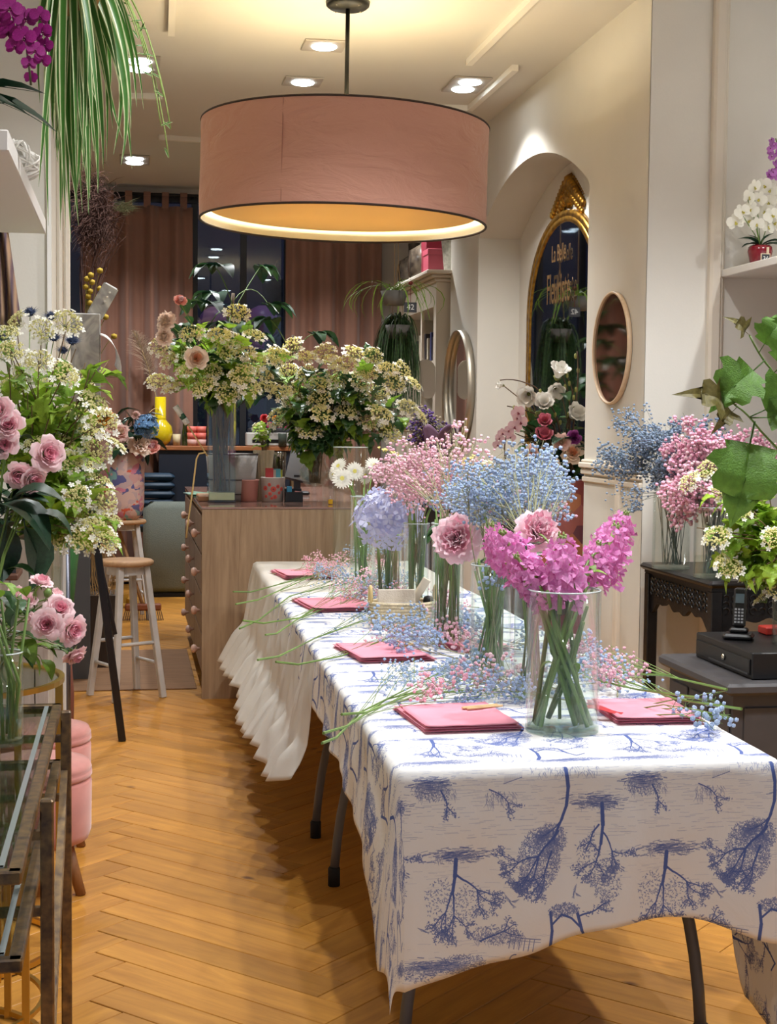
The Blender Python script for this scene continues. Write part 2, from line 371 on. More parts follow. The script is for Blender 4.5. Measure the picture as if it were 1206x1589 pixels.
# ---------------------------------------------------------------- lights in the ceiling
plate = mat('spot_plate', (176,168,158), .5)
ledm = mat('spot_led', (255,255,255), .5, emit=(240,250,255), es=16)
fixt = []
def fixture(p, two, rz=0, lab='', e=55, two_dir=1):
    t = thing('recessed_spotlight', lab, 'spotlight', (p.x,p.y,CEIL), rz)
    L_ = .20 if two else .115
    b = MB(); b.box((-.115,-L_,-.012),(.115,L_,-.0005),bev=.004); part('plate', b, plate, t)
    for s in ((-1,1) if two else (0,)):
        b = MB(); b.lathe([(.062,-.02),(.068,-.016),(.068,-.012)],20,M=Matrix.Translation((0,s*.095,0))); part('lamp_disc', b, ledm, t)
    lamp('SPOT', (0,0,-.05), e*1.35*(1.5 if two else 1), (.98,.99,1.0), .05, math.radians(125), .7, parent=t)
    return t
for (x, y, two, lab) in ((503,69,0,'recessed square ceiling spot above the pendant, nearer one'),(470,125,0,'recessed square ceiling spot left of the pendant rod, just above the shade'),
                    (724,130,1,'recessed double ceiling spot right of the pendant, near the arch'),(217,98,1,'recessed double ceiling spot beside the hanging spider plant'),
                    (209,247,1,'recessed double ceiling spot above the rear curtain')):
    fixture(G(x,y,CEIL), two, 0, lab)
for k, (x, y) in enumerate(((1.02,11.75),(1.98,11.75))): fixture(Vector((x,y,0)), 1, 0, 'recessed double ceiling spot over the rear room, hidden behind the shade, %s' % ('left one','right one')[k], 45)
# the row goes on towards the shop front, above and behind the camera
for k, (x, y) in enumerate(((1.0,5.3),(1.95,5.3),(.6,3.35),(1.5,3.35),(.05,5.3),(.1,.6),(1.6,.6),(3.1,3.2),(3.1,5.0))):
    fixture(Vector((x,y,0)), 0, 0, ['spot over the middle of the flower table','spot over the right edge of the table','spot over the near left table corner','spot over the near right table corner','spot over the left shelves','spot by the shop entrance, left','spot by the shop entrance, right','spot over the right recess, near','spot over the console table'][k] + ', recessed in the ceiling', (62,58,80,80,45,30,30,85,105)[k])
# ================================================================ PENDANT LAMP
LC = G(540, 3, CEIL); LD = LC.y
shade_r = .70
sb = AY(533, 348, LD); st_ = AY(535, 190, LD)
LZ0, LZ1 = sb.z, sb.z + .47
fab = nt('shade_fabric')
m, t, b = fab; N = t.nodes; L = t.links
b.inputs['Base Color'].default_value = lin((205,152,132)) + (1,); b.inputs['Roughness'].default_value = .8; b.inputs['Sheen Weight'].default_value = .3
tc = N.new('ShaderNodeTexCoord'); mp = N.new('ShaderNodeMapping'); mp.inputs['Scale'].default_value = (1,1,2.6); L.new(tc.outputs['Object'], mp.inputs[0])
nz = N.new('ShaderNodeTexNoise'); nz.inputs['Scale'].default_value = 3.5; nz.inputs['Detail'].default_value = 6; nz.inputs['Distortion'].default_value = 1.6; L.new(mp.outputs[0], nz.inputs[0])
bp = N.new('ShaderNodeBump'); bp.inputs['Strength'].default_value = .55; bp.inputs['Distance'].default_value = .035; L.new(nz.outputs[0], bp.inputs['Height']); L.new(bp.outputs[0], b.inputs['Normal'])
shadem = m
blackm = mat('black_metal', (18,18,18), .45, .3)
liner = mat('shade_liner', (250,240,205), .7)
pend = thing('pendant_lamp', 'large round pink fabric drum pendant lamp on a black rod over the table', 'lamp', (LC.x, LD, CEIL))
b = MB(); b.lathe([(0,-.035),(.09,-.032),(.105,-.02),(.108,-.001)], 32); part('canopy', b, blackm, pend, True)
b = MB()
for a in (.6, 2.2, 3.9, 5.3): b.ball((.085*math.cos(a), .085*math.sin(a), -.031), .006)
part('canopy_screws', b, mat('chrome', (210,210,210), .2, 1), pend, stuff=True)
tilt = Matrix.Rotation(math.radians(1.1), 4, 'Y')
hz = LZ0 - CEIL
b = MB(); b.tube([(0,0,-.03),(-.005,0,hz+.44)], .011, 10); part('rod', b, blackm, pend, True)
def shp(mb, prof, n=96, mi=0): mb.lathe(prof, n, M=Matrix.Translation((-.015,0,hz)) @ tilt, mi=mi); return mb
H_ = LZ1 - LZ0
def shade_fn(r):
    def fn(u, v):
        a = 2*PI*u + .9; z = v*H_
        w = noise.noise(Vector((math.cos(a)*1.8, math.sin(a)*1.8, z*5)))*.006 + noise.noise(Vector((math.cos(a)*5, math.sin(a)*5, z*14+4)))*.0035
        w *= min(1, v*8, (1-v)*8)
        return (Matrix.Translation((-.015,0,hz)) @ tilt) @ Vector(((r+w)*math.cos(a), (r+w)*math.sin(a), z))
    return fn
b = MB(); b.grid(shade_fn(shade_r), 256, 28, closeu=True); sh = part('shade', b, shadem, pend, True)
b = MB(); b.tube([(Matrix.Translation((-.015,0,hz)) @ tilt) @ Vector(((shade_r+.002)*math.cos(2.12), -(shade_r+.002)*math.sin(2.12), z)) for z in (0.004, H_-.004)], .0022, 4); part('seam', b, mat('shade_seam', (170,118,102), .8), pend)
b = MB(); shp(b, [(shade_r-.006,.002),(shade_r-.006,H_-.002)]); b.f = b.f[:-2]; b.m = b.m[:-2]; part('inner_liner', b, liner, pend, True)
for z, nm in ((0,'lower_rim'),(H_,'upper_rim')):
    b = MB(); b.grid(lambda u, v, z=z: (Matrix.Translation((-.015,0,hz)) @ tilt) @ Vector(((shade_r-.002+.006*math.cos(2*PI*v))*math.cos(2*PI*u), (shade_r-.002+.006*math.cos(2*PI*v))*math.sin(2*PI*u), z+.006*math.sin(2*PI*v))), 96, 9, closeu=True)
    part(nm, b, mat('rim_dark', (48,30,22), .6), pend, True)
dif, t, bb = nt('diffuser_fabric'); bb.inputs['Base Color'].default_value = lin((225,200,150)) + (1,); bb.inputs['Roughness'].default_value = .8
tr = t.nodes.new('ShaderNodeBsdfTranslucent'); tr.inputs[0].default_value = lin((228,198,140)) + (1,); mx = t.nodes.new('ShaderNodeMixShader'); mx.inputs[0].default_value = .30
t.links.new(bb.outputs[0], mx.inputs[1]); t.links.new(tr.outputs[0], mx.inputs[2]); t.links.new(mx.outputs[0], t.nodes['Material Output'].inputs[0])
b = MB(); shp(b, [(0,.052),(shade_r-.045,.050),(shade_r-.045,.054),(0,.056)]); part('diffuser', b, dif, pend)
b = MB()
for k in range(3):
    a = 2*PI*k/3 + .4; b.tube([(0,0,hz+.43),(math.cos(a)*(shade_r-.01), math.sin(a)*(shade_r-.01), hz+H_-.02)], .004, 5)
part('spider_arm', b, blackm, pend)
bulbm = mat('bulb', (255,240,200), .5, emit=(255,226,160), es=9)
for k in range(4):
    a = PI/2*k + .8; p = (.3*math.cos(a), .3*math.sin(a), hz+.24)
    b = MB(); b.lathe([(0,-.04),(.022,-.033),(.03,-.01),(.022,.02),(.014,.035),(.014,.06)], 12, M=Matrix.Translation(p)); part('bulb', b, bulbm, pend, True)
    b = MB(); b.tube([(p[0],p[1],p[2]+.06),(0,0,hz+.4)], .005, 5); part('bulb_arm', b, blackm, pend)
    lamp('POINT', p, 13, (1.0,.92,.72), .05, parent=pend)
# ================================================================ TABLES
TA = math.atan(.081/4.55)
TX0, TY0 = .553, 2.945                               # near left corner of the near table
TM = Matrix.Translation((TX0, TY0, 0)) @ Matrix.Rotation(-TA, 4, 'Z')
TW, TL, TH = .803, 4.50, .735
def TW_(a, b_, z=0): return TM @ Vector((a, b_, z))
legm = mat('folding_leg', (104,108,116), .5, .3); rub = mat('rubber', (20,20,22), .7)
def folding_table(y0, y1, label):
    t = thing('folding_table', label, 'table', TW_(TW/2, y0, 0), -TA, 'folding tables under the cloths')
    l = y1-y0; hw = TW/2
    b = MB(); b.box((-hw+.004,.004,TH-.045),(hw-.004,l-.004,TH-.008),bev=.012); part('tabletop', b, mat('table_plastic', (205,205,200), .6), t)
    b = MB(); b.box((-hw+.04,.03,TH-.075),(-hw+.065,l-.03,TH-.045)); b.box((hw-.065,.03,TH-.075),(hw-.04,l-.03,TH-.045))
    b.box((-hw+.04,.03,TH-.075),(hw-.04,.05,TH-.045)); b.box((-hw+.04,l-.05,TH-.075),(hw-.04,l-.03,TH-.045)); part('under_frame', b, legm, t)
    for yy, s in ((.26,1),(l-.26,-1)):
        b = MB(); b.tube([(-hw+.07,yy,TH-.07),(hw-.07,yy,TH-.07)], .013, 8); part('cross_bar', b, legm, t, True)
        b = MB(); b.bar((-hw+.2,yy+s*.01,TH-.16),(hw-.2,yy+s*.01,TH-.16), .02, .05); part('brace', b, legm, t)
        for sx in (-1, 1):
            b = MB(); b.tube(bez4((sx*.12,yy,TH-.08),(sx*.2,yy,TH-.2),(sx*(hw-.08),yy,.5),(sx*(hw-.05),yy,.04),14), .0145, 10); g = part('leg', b, legm, t, True)
            b = MB(); b.lathe([(.019,0),(.019,.055),(.016,.06)],10,M=Matrix.Translation((sx*(hw-.05),yy,0))); part('rubber_foot', b, rub, g, True)
folding_table(0, 1.83, 'grey folding table under the near end of the blue toile cloth')
folding_table(1.85, TL, 'grey folding table under the far plain white cloth')
# ---- toile print, drawn stroke by stroke
def toile():
    S = 1024; A = np.zeros((S, S), np.float32); r = random.Random(3)
    disc = {}
    def stamp(x, y, rad, v=1.0):
        k = max(1, int(math.ceil(rad))); key = round(rad*4)
        if key not in disc:
            g = np.arange(-k-1, k+2); D = np.hypot(*np.meshgrid(g, g)); disc[key] = np.clip(rad+.5-D, 0, 1).astype(np.float32)
        D = disc[key]; n = D.shape[0]//2; xi, yi = int(round(x)), int(round(y))
        ix = np.arange(xi-n, xi+n+1) % S; iy = np.arange(yi-n, yi+n+1) % S
        A[np.ix_(iy, ix)] = np.maximum(A[np.ix_(iy, ix)], D*v)
    def line(x0, y0, x1, y1, w=1.2, v=1.0, w1=None):
        n = max(2, int(math.hypot(x1-x0, y1-y0)/1.2)); w1 = w if w1 is None else w1
        for i in range(n+1):
            t_ = i/n; stamp(x0+(x1-x0)*t_, y0+(y1-y0)*t_, w+(w1-w)*t_, v)
    def curve(P, w0, w1, v=1.0):
        for i in range(len(P)-1):
            t_ = i/(len(P)-1); line(*P[i], *P[i+1], w0+(w1-w0)*t_, v)
    def leaf(x, y, a, l, v=.9):
        for i in range(5):
            t_ = i/4; stamp(x+math.cos(a)*l*t_, y+math.sin(a)*l*t_, .5+1.7*math.sin(PI*t_), v)
    def foliage(cx_, cy_, rx, ry, n, ll=9):
        for _ in range(n):
            a = r.uniform(0, 2*PI); q = math.sqrt(r.random()); x = cx_+rx*q*math.cos(a); y = cy_+ry*q*math.sin(a)
            leaf(x, y, r.uniform(0, 2*PI), r.uniform(ll*.5, ll), r.uniform(.55, .95))
    def branch(x, y, a, l, w, d):
        P = [(x, y)]
        for i in range(6): a += r.uniform(-.22, .22); x += math.cos(a)*l/6; y += math.sin(a)*l/6; P.append((x, y))
        curve(P, w, w*.6)
        if d > 0:
            for s in (-1, 1, .2): branch(x, y, a+s*r.uniform(.35, .75), l*r.uniform(.55, .8), w*.6, d-1)
        if d <= 1:
            for p in P[2:]:
                for _ in range(4): leaf(p[0]+r.uniform(-11,11), p[1]+r.uniform(-11,11), r.uniform(0,2*PI), 12)
    def hatch(x0, y0, w, h, n, v=.55, sl=0.05):
        for _ in range(n):
            x = x0+r.uniform(0, w); y = y0+r.uniform(0, h); l = r.uniform(15, 90); line(x, y, x+l, y+l*r.uniform(-sl, sl), .65, v)
    def grass(x0, y0, w, h, n):
        for _ in range(n):
            x = x0+r.uniform(0, w); y = y0+r.uniform(0, h); a = PI/2+r.uniform(-.7, .7); l = r.uniform(10, 34); line(x, y, x+math.cos(a)*l, y+math.sin(a)*l, 1.3, .75, .5)
    def island(cx_, cy_, w, h):
        for _ in range(int(w*1.3)):
            x = cx_+r.gauss(0, w*.3); y = cy_+r.gauss(0, h*.3); l = r.uniform(14, 42); line(x-l/2, y, x+l/2, y+r.uniform(-7,7), r.choice((.8,1.2,2.0)), r.uniform(.5,1))
        grass(cx_-w/2, cy_, w, h*.3, int(w*.35))
    def bird(x, y, s, a=0):
        ca, sa = math.cos(a), math.sin(a); T_ = lambda u, v: (x+s*(u*ca-v*sa), y+s*(u*sa+v*ca))
        for k in range(5):
            line(*T_(0,0), *T_(-1+.12*k, -.75+.2*k), 1.1, .9); line(*T_(.1,0), *T_(1-.1*k, -.5+.14*k), 1.1, .9)
        for i in range(8): stamp(*T_(-.15+i*.06, .1+i*.05), 3.2, .85)
        for k in range(4): line(*T_(.3,.4), *T_(.5+.1*k, .85-.08*k), 1, .8)
    # y runs down the hanging front of the cloth (trees hang upside down there)
    hatch(0, 20, 1024, 330, 280, .6); hatch(0, 400, 1024, 180, 70, .45); hatch(0, 800, 1024, 100, 50, .45)
    curve([(770,30),(782,120),(776,210),(752,280),(728,330)], 9, 5); grass(600, 20, 330, 40, 70); branch(760,270,2.2,70,4,2)
    foliage(640, 450, 105, 140, 1500, 17); foliage(700, 370, 80, 75, 650, 17); branch(735,330,2.1,150,7,3); branch(700,420,1.9,110,5,2)
    island(930, 190, 190, 60); curve([(945,200),(948,300),(938,390)], 9, 4)
    branch(938,385,PI/2+.35,90,4,2); branch(945,330,PI/2-.5,100,4,2); foliage(965, 560, 62, 110, 300, 17); foliage(880, 450, 52, 90, 120, 17); branch(930,300,PI/2+.8,90,4,1)
    island(250, 420, 210, 55); curve([(240,440),(236,520),(225,590)], 10, 5); branch(228,580,PI/2+.5,110,5,2); branch(240,510,PI/2-.75,130,5,2); branch(225,580,PI/2-.1,120,5,2)
    foliage(170, 630, 76, 105, 180, 17); foliage(305, 650, 70, 95, 170, 17)
    island(120, 90, 150, 60); foliage(120, 120, 90, 45, 220, 15); branch(170,120,.9,80,4,1); grass(60,110,180,40,80)
    grass(380, 130, 150, 60, 80); branch(400, 120, .3, 110, 3, 1)
    for k in range(18): stamp(470+k*5, 95-k*1.6, 2.4, .9); line(470+k*5, 95-k*1.6, 474+k*5, 60-k, .7, .6)
    bird(500, 640, 34, .2); bird(820, 620, 30, 1.1); bird(90, 760, 26, -.3)
    foliage(430, 800, 120, 44, 300, 15); branch(360,830,-.5,120,4,1); grass(330,780,230,50,120)
    for k in range(6): line(500+k*22, 800+k*4, 492+k*22, 860+k*3, 2, .8)
    line(480,800,640,822,2,.8); line(480,812,640,836,1.3,.8)
    curve([(690,700),(700,790),(690,880),(670,930)], 7, 10); curve([(830,720),(850,800),(880,860),(930,820)], 7, 4); curve([(700,760),(750,720),(800,740),(840,780)], 5, 5)
    foliage(760, 700, 80, 30, 420, 12); branch(840,730,-.3,90,4,1)
    island(160, 930, 260, 50); foliage(260, 930, 130, 44, 320, 15); foliage(60, 960, 90, 40, 200, 15); island(800, 950, 240, 46); foliage(880, 940, 110, 30, 500, 12); hatch(0, 900, 1024, 110, 150, .6)
    for k in range(30): q = k/30*1.6*PI; stamp(520+26*math.cos(q), 930+40*math.sin(q), 3, .9)
    im = bpy.data.images.new('toile_print', S, S); px = np.ones((S, S, 4), np.float32)
    for i, (p, q) in enumerate(zip(lin((250,249,247)), lin((66,96,176)))): px[..., i] = np.clip(p+(q-p)*A*.95, 0, 1)
    px[..., :3] = np.where(px[..., :3] <= .0031308, px[..., :3]*12.92, 1.055*px[..., :3]**(1/2.4)-.055)
    im.pixels.foreach_set(px[::-1].ravel()); im.update(); im.pack(); return im
tm, t, bb = nt('toile_cotton'); N = t.nodes; L = t.links
ti = N.new('ShaderNodeTexImage'); ti.image = toile(); ti.extension = 'REPEAT'; uvn = N.new('ShaderNodeUVMap'); uvn.uv_map = 'UVMap'; L.new(uvn.outputs[0], ti.inputs[0])
bb.inputs['Roughness'].default_value = .8
nz = N.new('ShaderNodeTexNoise'); nz.inputs['Scale'].default_value = 9; nz.inputs['Detail'].default_value = 5; nz.inputs['Distortion'].default_value = .8; tcn = N.new('ShaderNodeTexCoord'); L.new(tcn.outputs['Object'], nz.inputs[0])
bp = N.new('ShaderNodeBump'); bp.inputs['Strength'].default_value = .25; bp.inputs['Distance'].default_value = .02; L.new(nz.outputs[0], bp.inputs['Height']); L.new(bp.outputs[0], bb.inputs['Normal'])
L.new(ti.outputs[0], bb.inputs['Base Color'])
tr = N.new('ShaderNodeBsdfTranslucent'); L.new(ti.outputs[0], tr.inputs[0]); mx = N.new('ShaderNodeMixShader'); mx.inputs[0].default_value = .18
L.new(bb.outputs[0], mx.inputs[1]); L.new(tr.outputs[0], mx.inputs[2]); L.new(mx.outputs[0], N['Material Output'].inputs[0])
def cloth_mesh(a0, a1, b0, b1, step, oL, oR, oF, oB, top, W_, L_, rip, flare, uvs=None, ruffle=None, seed=0):
    """cloth over the rectangle 0..W_ x 0..L_: sheet coordinates s,t in units of overhang beyond an edge"""
    as_ = []; bs = []
    n = 26
    as_ = [-1+i/n for i in range(n)] + [i*step for i in range(int(W_/step)+1)] + [W_+.0001] + [W_+(i+1)/n for i in range(n)]
    nb = n
    bs = ([-1+i/nb for i in range(nb)] if oF else []) + [b0+i*step for i in range(int((b1-b0)/step)+1)] + [b1+.0001] + ([b1+(i+1)/nb for i in range(nb)] if oB else [])
    vs = []; uv = []
    for bv in bs:
        for av in as_:
            da = (av if av < 0 else (av-W_ if av > W_ else 0)); db = (bv-b0 if bv < b0 and oF else (bv-b1 if bv > b1 and oB else 0))
            ac = min(max(av, 0), W_); bc = min(max(bv, b0), b1)
            ov = 0
            xa = da*(oL(bc) if da < 0 else oR(bc)); xb = db*(oF(ac) if db < 0 else (oB(ac) if oB else 0))
            A_, B_ = abs(xa), abs(xb)
            rho = (A_**5+B_**5)**.2
            x, y, z = ac, bc, top
            if rho > 1e-6:
                dirx = xa/(A_+B_); diry = xb/(A_+B_)
                corner = 4*A_*B_/((A_+B_)**2)
                s_ = (bc if B_ < A_ else ac) + .6*corner
                rr = .018
                if rho < rr*1.57: th = rho/rr; out = rr*math.sin(th); drop = rr*(1-math.cos(th))
                else: out = rr; drop = rr+(rho-rr*1.57)
                q = max(0, drop-rr)
                sl = flare*q*(1-.2*corner); out += sl
                along = (ac*1.0 + 7 if B_ > A_ else bc)
                out += rip*min(1, q/.18)*(math.sin(along*21+seed+1.5*math.sin(along*6))*.6+math.sin(along*37+2+seed)*.4+.5)*(1-corner*.7)
                out += noise.noise(Vector((ac*7, bc*7, drop*5+seed)))*.012*min(1, q/.1)
                if ruffle and q > ruffle[0]:
                    k = q-ruffle[0]
                    out += k*.45 + ruffle[1]*min(1, k/.05)*(math.sin(along*30+seed)+.5*math.sin(along*47+1))
                    z -= 0
                n_ = math.hypot(dirx, diry); x += dirx/n_*out; y += diry/n_*out; z -= drop
                sl2 = 0
            z += noise.noise(Vector((ac*6+seed, bc*6, 0)))*.0016+.0008 if rho < 1e-6 else 0
            vs.append(TM @ Vector((x, y, z))); uv.append(((ac+xa)/.45, (bc+xb)/.45))
    nu = len(as_); fs = []
    for j in range(len(bs)-1):
        for i in range(nu-1): fs.append((j*nu+i, j*nu+i+1, (j+1)*nu+i+1, (j+1)*nu+i))
    me = bpy.data.meshes.new('cloth'); me.from_pydata(vs, [], fs)
    ul = me.uv_layers.new(name='UVMap'); idx = np.zeros(len(me.loops), np.int32); me.loops.foreach_get('vertex_index', idx)
    ul.data.foreach_set('uv', np.array(uv, np.float32)[idx].ravel()); me.polygons.foreach_set('use_smooth', [True]*len(me.polygons)); me.update(); return me
def sstep(x, a, b): t_ = min(1, max(0, (x-a)/(b-a))); return t_*t_*(3-2*t_)
oL = lambda b_: .16+.27*math.exp(-max(0, b_)/.42)-.05*sstep(b_, 2.2, 3.1)
oR = lambda b_: .30+.34*(1-sstep(b_, .28, .40))
oF = lambda a: .345+.115*math.exp(-a/.20)+.02*math.sin(a*9)+.03*sstep(a, .6, .8)
me = cloth_mesh(0, 1, 0, 3.12, .02, oL, oR, oF, None, TH+.0055, TW, TL, .010, .05, seed=1.0); me.materials.append(tm)
tc_ = put('tablecloth', me); tc_['label'] = 'white cotton tablecloth with a blue toile landscape print on the near tables'; tc_['category'] = 'tablecloth'; solid(tc_, .0012, 1)
wm = mat('white_cotton', (232,228,220), .85, bump=.2, bscale=14, trans=.25)
me = cloth_mesh(0, 1, 1.5, TL, .014, lambda b_: .47-.10*math.exp(-(b_-1.5)/.3)+.02*math.sin(b_*5), lambda b_: .42, None, lambda a: .36, TH+.0015, TW, TL, .012, .14, ruffle=(.26,.016), seed=4.0); me.materials.append(wm)
wc = put('tablecloth', me); wc['label'] = 'plain white cotton tablecloth with a ruffled hem on the far table'; wc['category'] = 'tablecloth'; solid(wc, .0012, 1)
# ================================================================ COUNTER
oakc = wood('grey_oak_laminate', (178,152,122), (140,114,88), axis=2, scale=2.4, rough=.5, bump=.08, stretch=16)
oakd = wood('grey_oak_side', (150,128,108), (112,92,76), axis=2, scale=3, rough=.45, bump=.05, stretch=14)
CX0, CX1, CY0, CY1, CH = .372, 1.32, 7.68, 10.03, 1.0
ct = thing('oak_counter', 'grey oak shop counter with round pink drawer knobs', 'counter', (CX0, CY0, 0))
w_, l_ = CX1-CX0, CY1-CY0
b = MB(); b.box((0,0,0),(w_,.03,CH-.012)); part('end_panel', b, oakc, ct)
b = MB(); b.box((.02,.03,.12),(w_,l_,CH-.03)); part('body', b, oakd, ct)
b = MB(); b.box((.06,.03,0),(w_-.03,l_-.05,.12)); part('plinth', b, mat('plinth_dark', (40,34,30), .7), ct)
b = MB(); b.box((0,.0305,CH-.03),(w_,l_,CH-.012)); part('worktop', b, oakc, ct)
b = MB(); b.box((-.004,-.004,CH-.0115),(w_+.004,l_+.004,CH),bev=.002); part('glass_top', b, mat('counter_glass', (150,118,108), .06, spec=.8, var=.1), ct)
kn = mat('pink_knob', (222,184,168), .4)
km = MB(); km.lathe([(.006,0),(.008,.012),(.02,.02),(.024,.032),(.018,.043),(0,.047)], 14); kme = km.mesh('knob', kn)
for j in range(3):
    for i in range(4):
        y0 = .05+j*(l_-.08)/3; y1 = y0+(l_-.08)/3-.02; z0 = .14+i*.205; z1 = z0+.195
        b = MB(); b.box((-.002,y0,z0),(.02,y1,z1),bev=.003); dr = part('drawer', b, oakd, ct)
        for yy in ((y0+.12, ) if j else (y0+.13,)): put('knob', kme, dr, M=Matrix.Translation((-.003,yy,(z0+z1)/2)) @ Matrix.Rotation(-PI/2,4,'Y'))
# ================================================================ STOOLS
stw = mat('stool_paint', (196,192,188), .6, var=.12, scale=10); sts = wood('stool_seat_wood', (196,158,118), (160,120,84), axis=0, scale=6, rough=.5, objvar=.05)
def bar_stool(x, y, h, rz, label, r=.16):
    t = thing('bar_stool', label, 'stool', (x,y,0), rz)
    b = MB(); b.lathe([(0,h-.03),(r-.012,h-.03),(r,h-.022),(r,h-.008),(r-.01,h),(0,h)],36); part('seat', b, sts, t, True)
    b = MB(); b.lathe([(r*.72,h-.075),(r*.72,h-.031)],28); part('apron', b, stw, t)
    q = r*.52; s = r*.98
    for sx in (-1,1):
        for sy in (-1,1):
            b = MB(); b.bar((sx*s,sy*s,0),(sx*q,sy*q,h-.031),.032,bev=.004); part('leg', b, stw, t)
    def at(z, sx, sy): k = z/(h-.03); return Vector((sx*(s+(q-s)*k), sy*(s+(q-s)*k), z))
    for z, prs in ((.18,(((-1,-1),(-1,1)),((1,-1),(1,1)))), (.29,(((-1,-1),(1,-1)),((-1,1),(1,1))))):
        for u, v in prs: b = MB(); b.tube([at(z,*u),at(z,*v)], .010, 8); part('rung', b, stw, t, True)
p = G(196,868,.72); bar_stool(p.x-.0, p.y+.0, .72, .5, 'white-legged round wooden stool with an empty seat beside the black easel leg', .142)
p = G(196,806,.72); bar_stool(p.x-.02, p.y, .72, .15, 'white-legged wooden stool standing farther back under the flowered vase', .165)
# mat under the near stool, broom behind
mt = wood('brown_mat', (150,112,78), (120,86,58), axis=0, scale=4, rough=.8, bump=.05)
p = G(122,1066,0); q = G(312,1064,0); b = MB(); b.box((-.62,7.95+.02,.001),(.36,9.35,.007),bev=.003)
thing('floor_mat', 'thin brown mat lying on the floor under the stools', 'mat', mb=b, mats=mt)
p0 = AY(176,790,9.6); p1 = G(222,945,.08)
br = thing('broom', 'wooden broom leaning behind the stool with the vase', 'broom', (p1.x,p1.y,0))
top = AY(168,770,p1.y+.25) - Vector((p1.x,p1.y,0))
b = MB(); b.tube([(0,0,.1),(top.x,.25,top.z)], .012, 8); part('handle', b, wood('broom_handle_wood', (170,130,84), (140,100,62), axis=2, rough=.6), br, True)
b = MB(); b.box((-.13,-.03,.07),(.13,.03,.12),bev=.01); part('broom_head', b, mat('broom_head', (120,62,30), .6), br)
b = MB()
for i in range(60): x = -.125+.25*(i%20)/19; y = -.02+.02*(i//20); b.tube([(x,y,.07),(x*1.15,y*1.4,.0)], .0035, 3)
part('bristles', b, mat('bristles', (70,50,36), .8), br)
p = G(178,942,0); b = MB(); b.box((-.12,-.09,0),(.12,.09,.012)); b.box((-.12,.07,.012),(.12,.09,.08)); b.box((-.12,-.09,.012),(-.108,.07,.05)); b.box((.108,-.09,.012),(.12,.07,.05))
dp = thing('dustpan', 'yellow brown dustpan lying behind the near stool', 'dustpan', (p.x,p.y,.0075), .2, mb=b, mats=mat('dustpan', (176,136,52), .4))
# raffia hanging tuft
p = AY(152,845,8.75); b = MB(); r_ = random.Random(4)
for i in range(70):
    a = r_.uniform(-1,1); b.tube(bez4((a*.03,r_.uniform(-.02,.02),0),(a*.14,0,-.05),(a*.12+r_.uniform(-.05,.05),0,-.25),(a*.07+r_.uniform(-.09,.09),r_.uniform(-.05,.05),-r_.uniform(.25,.62)),8), .0022, 3)
raf = thing('raffia_bundle', 'tangled straw raffia bundle on the crate behind the black easel leg', 'raffia', (p.x,p.y,p.z), mb=b, mats=mat('raffia', (196,156,100), .8, objvar=.1)); raf['kind'] = 'stuff'
b = MB(); b.box((-.16,-.16,0),(.12,.16,p.z-.30)); thing('dark_crate', 'dark brown crate beside the near stool under the raffia', 'crate', (p.x,p.y+.10,.0075), mb=b, mats=wood('dark_crate_wood', (70,54,40), (40,30,22), axis=2))
# ================================================================ OTTOMANS
vel = mat('pink_velvet', (206,132,122), .75, sheen=.6, var=.18, scale=8, bump=.05, bscale=12)
ow = wood('ottoman_leg_wood', (166,118,76), (128,86,52), axis=2, rough=.5)
def ottoman(x, y, label, r=.17):
    t = thing('pouf_ottoman', label, 'ottoman', (x,y,0), .3)
    b = MB(); b.lathe([(0,.155),(r-.03,.155),(r-.008,.165),(r,.19),(r+.002,.34),(r-.004,.352),(0,.352)],40); part('body', b, vel, t, True)
    b = MB(); b.lathe([(0,.353),(r-.002,.353),(r+.003,.36),(r+.003,.372),(r-.001,.376),(r+.002,.382),(r-.006,.40),(r-.05,.412),(0,.415)],40); part('lid', b, vel, t, True)
    for k in range(3):
        a = -.75+2*PI*k/3; c, s = math.cos(a), math.sin(a)
        b = MB(); b.tube([(c*r*.62,s*r*.62,.157),(c*r*.92,s*r*.92,0)], [.021,.015], 12); part('leg', b, ow, t, True)
p = G(66,1175,.40); ottoman(-.285, 4.60, 'nearer dusty pink velvet storage pouf beside the glass table, leg showing')
ottoman(-.30, 5.12, 'farther dusty pink velvet storage pouf, mostly hidden behind the nearer one')
# ================================================================ GLASS TABLES, left foreground
ant = mat('antique_brass', (150,124,88), .38, .85, var=.45, scale=40, c2=(92,80,72)); ggl = glass('shelf_glass', (226,232,228), .06, .35, .03); ggb = mat('glass_bevel_edge', (138,146,146), .15, .0)
gold = mat('gold_metal', (206,168,84), .3, .95)
def tray(par, x0, x1, y0, y1, z):
    b = MB()
    for u, v in (((x1-.011,y0,z),(x1-.011,y1,z)),((x0+.011,y0,z),(x0+.011,y1,z)),((x0,y0+.011,z),(x1,y0+.011,z)),((x0,y1-.011,z),(x1,y1-.011,z))): b.bar(u, v, .022, .022, bev=.003)
    part('tray_frame', b, ant, par)
    b = MB(); b.box((x0+.023,y0+.023,z),(x1-.023,y1-.023,z+.006)); part('glass_pane', b, ggl, par)
    b = MB()
    for u, v in (((x1-.034,y0+.03,z+.0085),(x1-.034,y1-.03,z+.0085)),((x0+.02,y0+.034,z+.0085),(x1-.03,y0+.034,z+.0085))): b.bar(u, v, .010, .003)
    part('bevel', b, ggb, par)
gt = thing('glass_console_table', 'antique brass framed glass display table at the left edge, near', 'table', (0,0,0))
tray(gt, -.58, -.165, 2.33, 3.72, .735); tray(gt, -.58, -.165, 2.33, 3.72, .595)
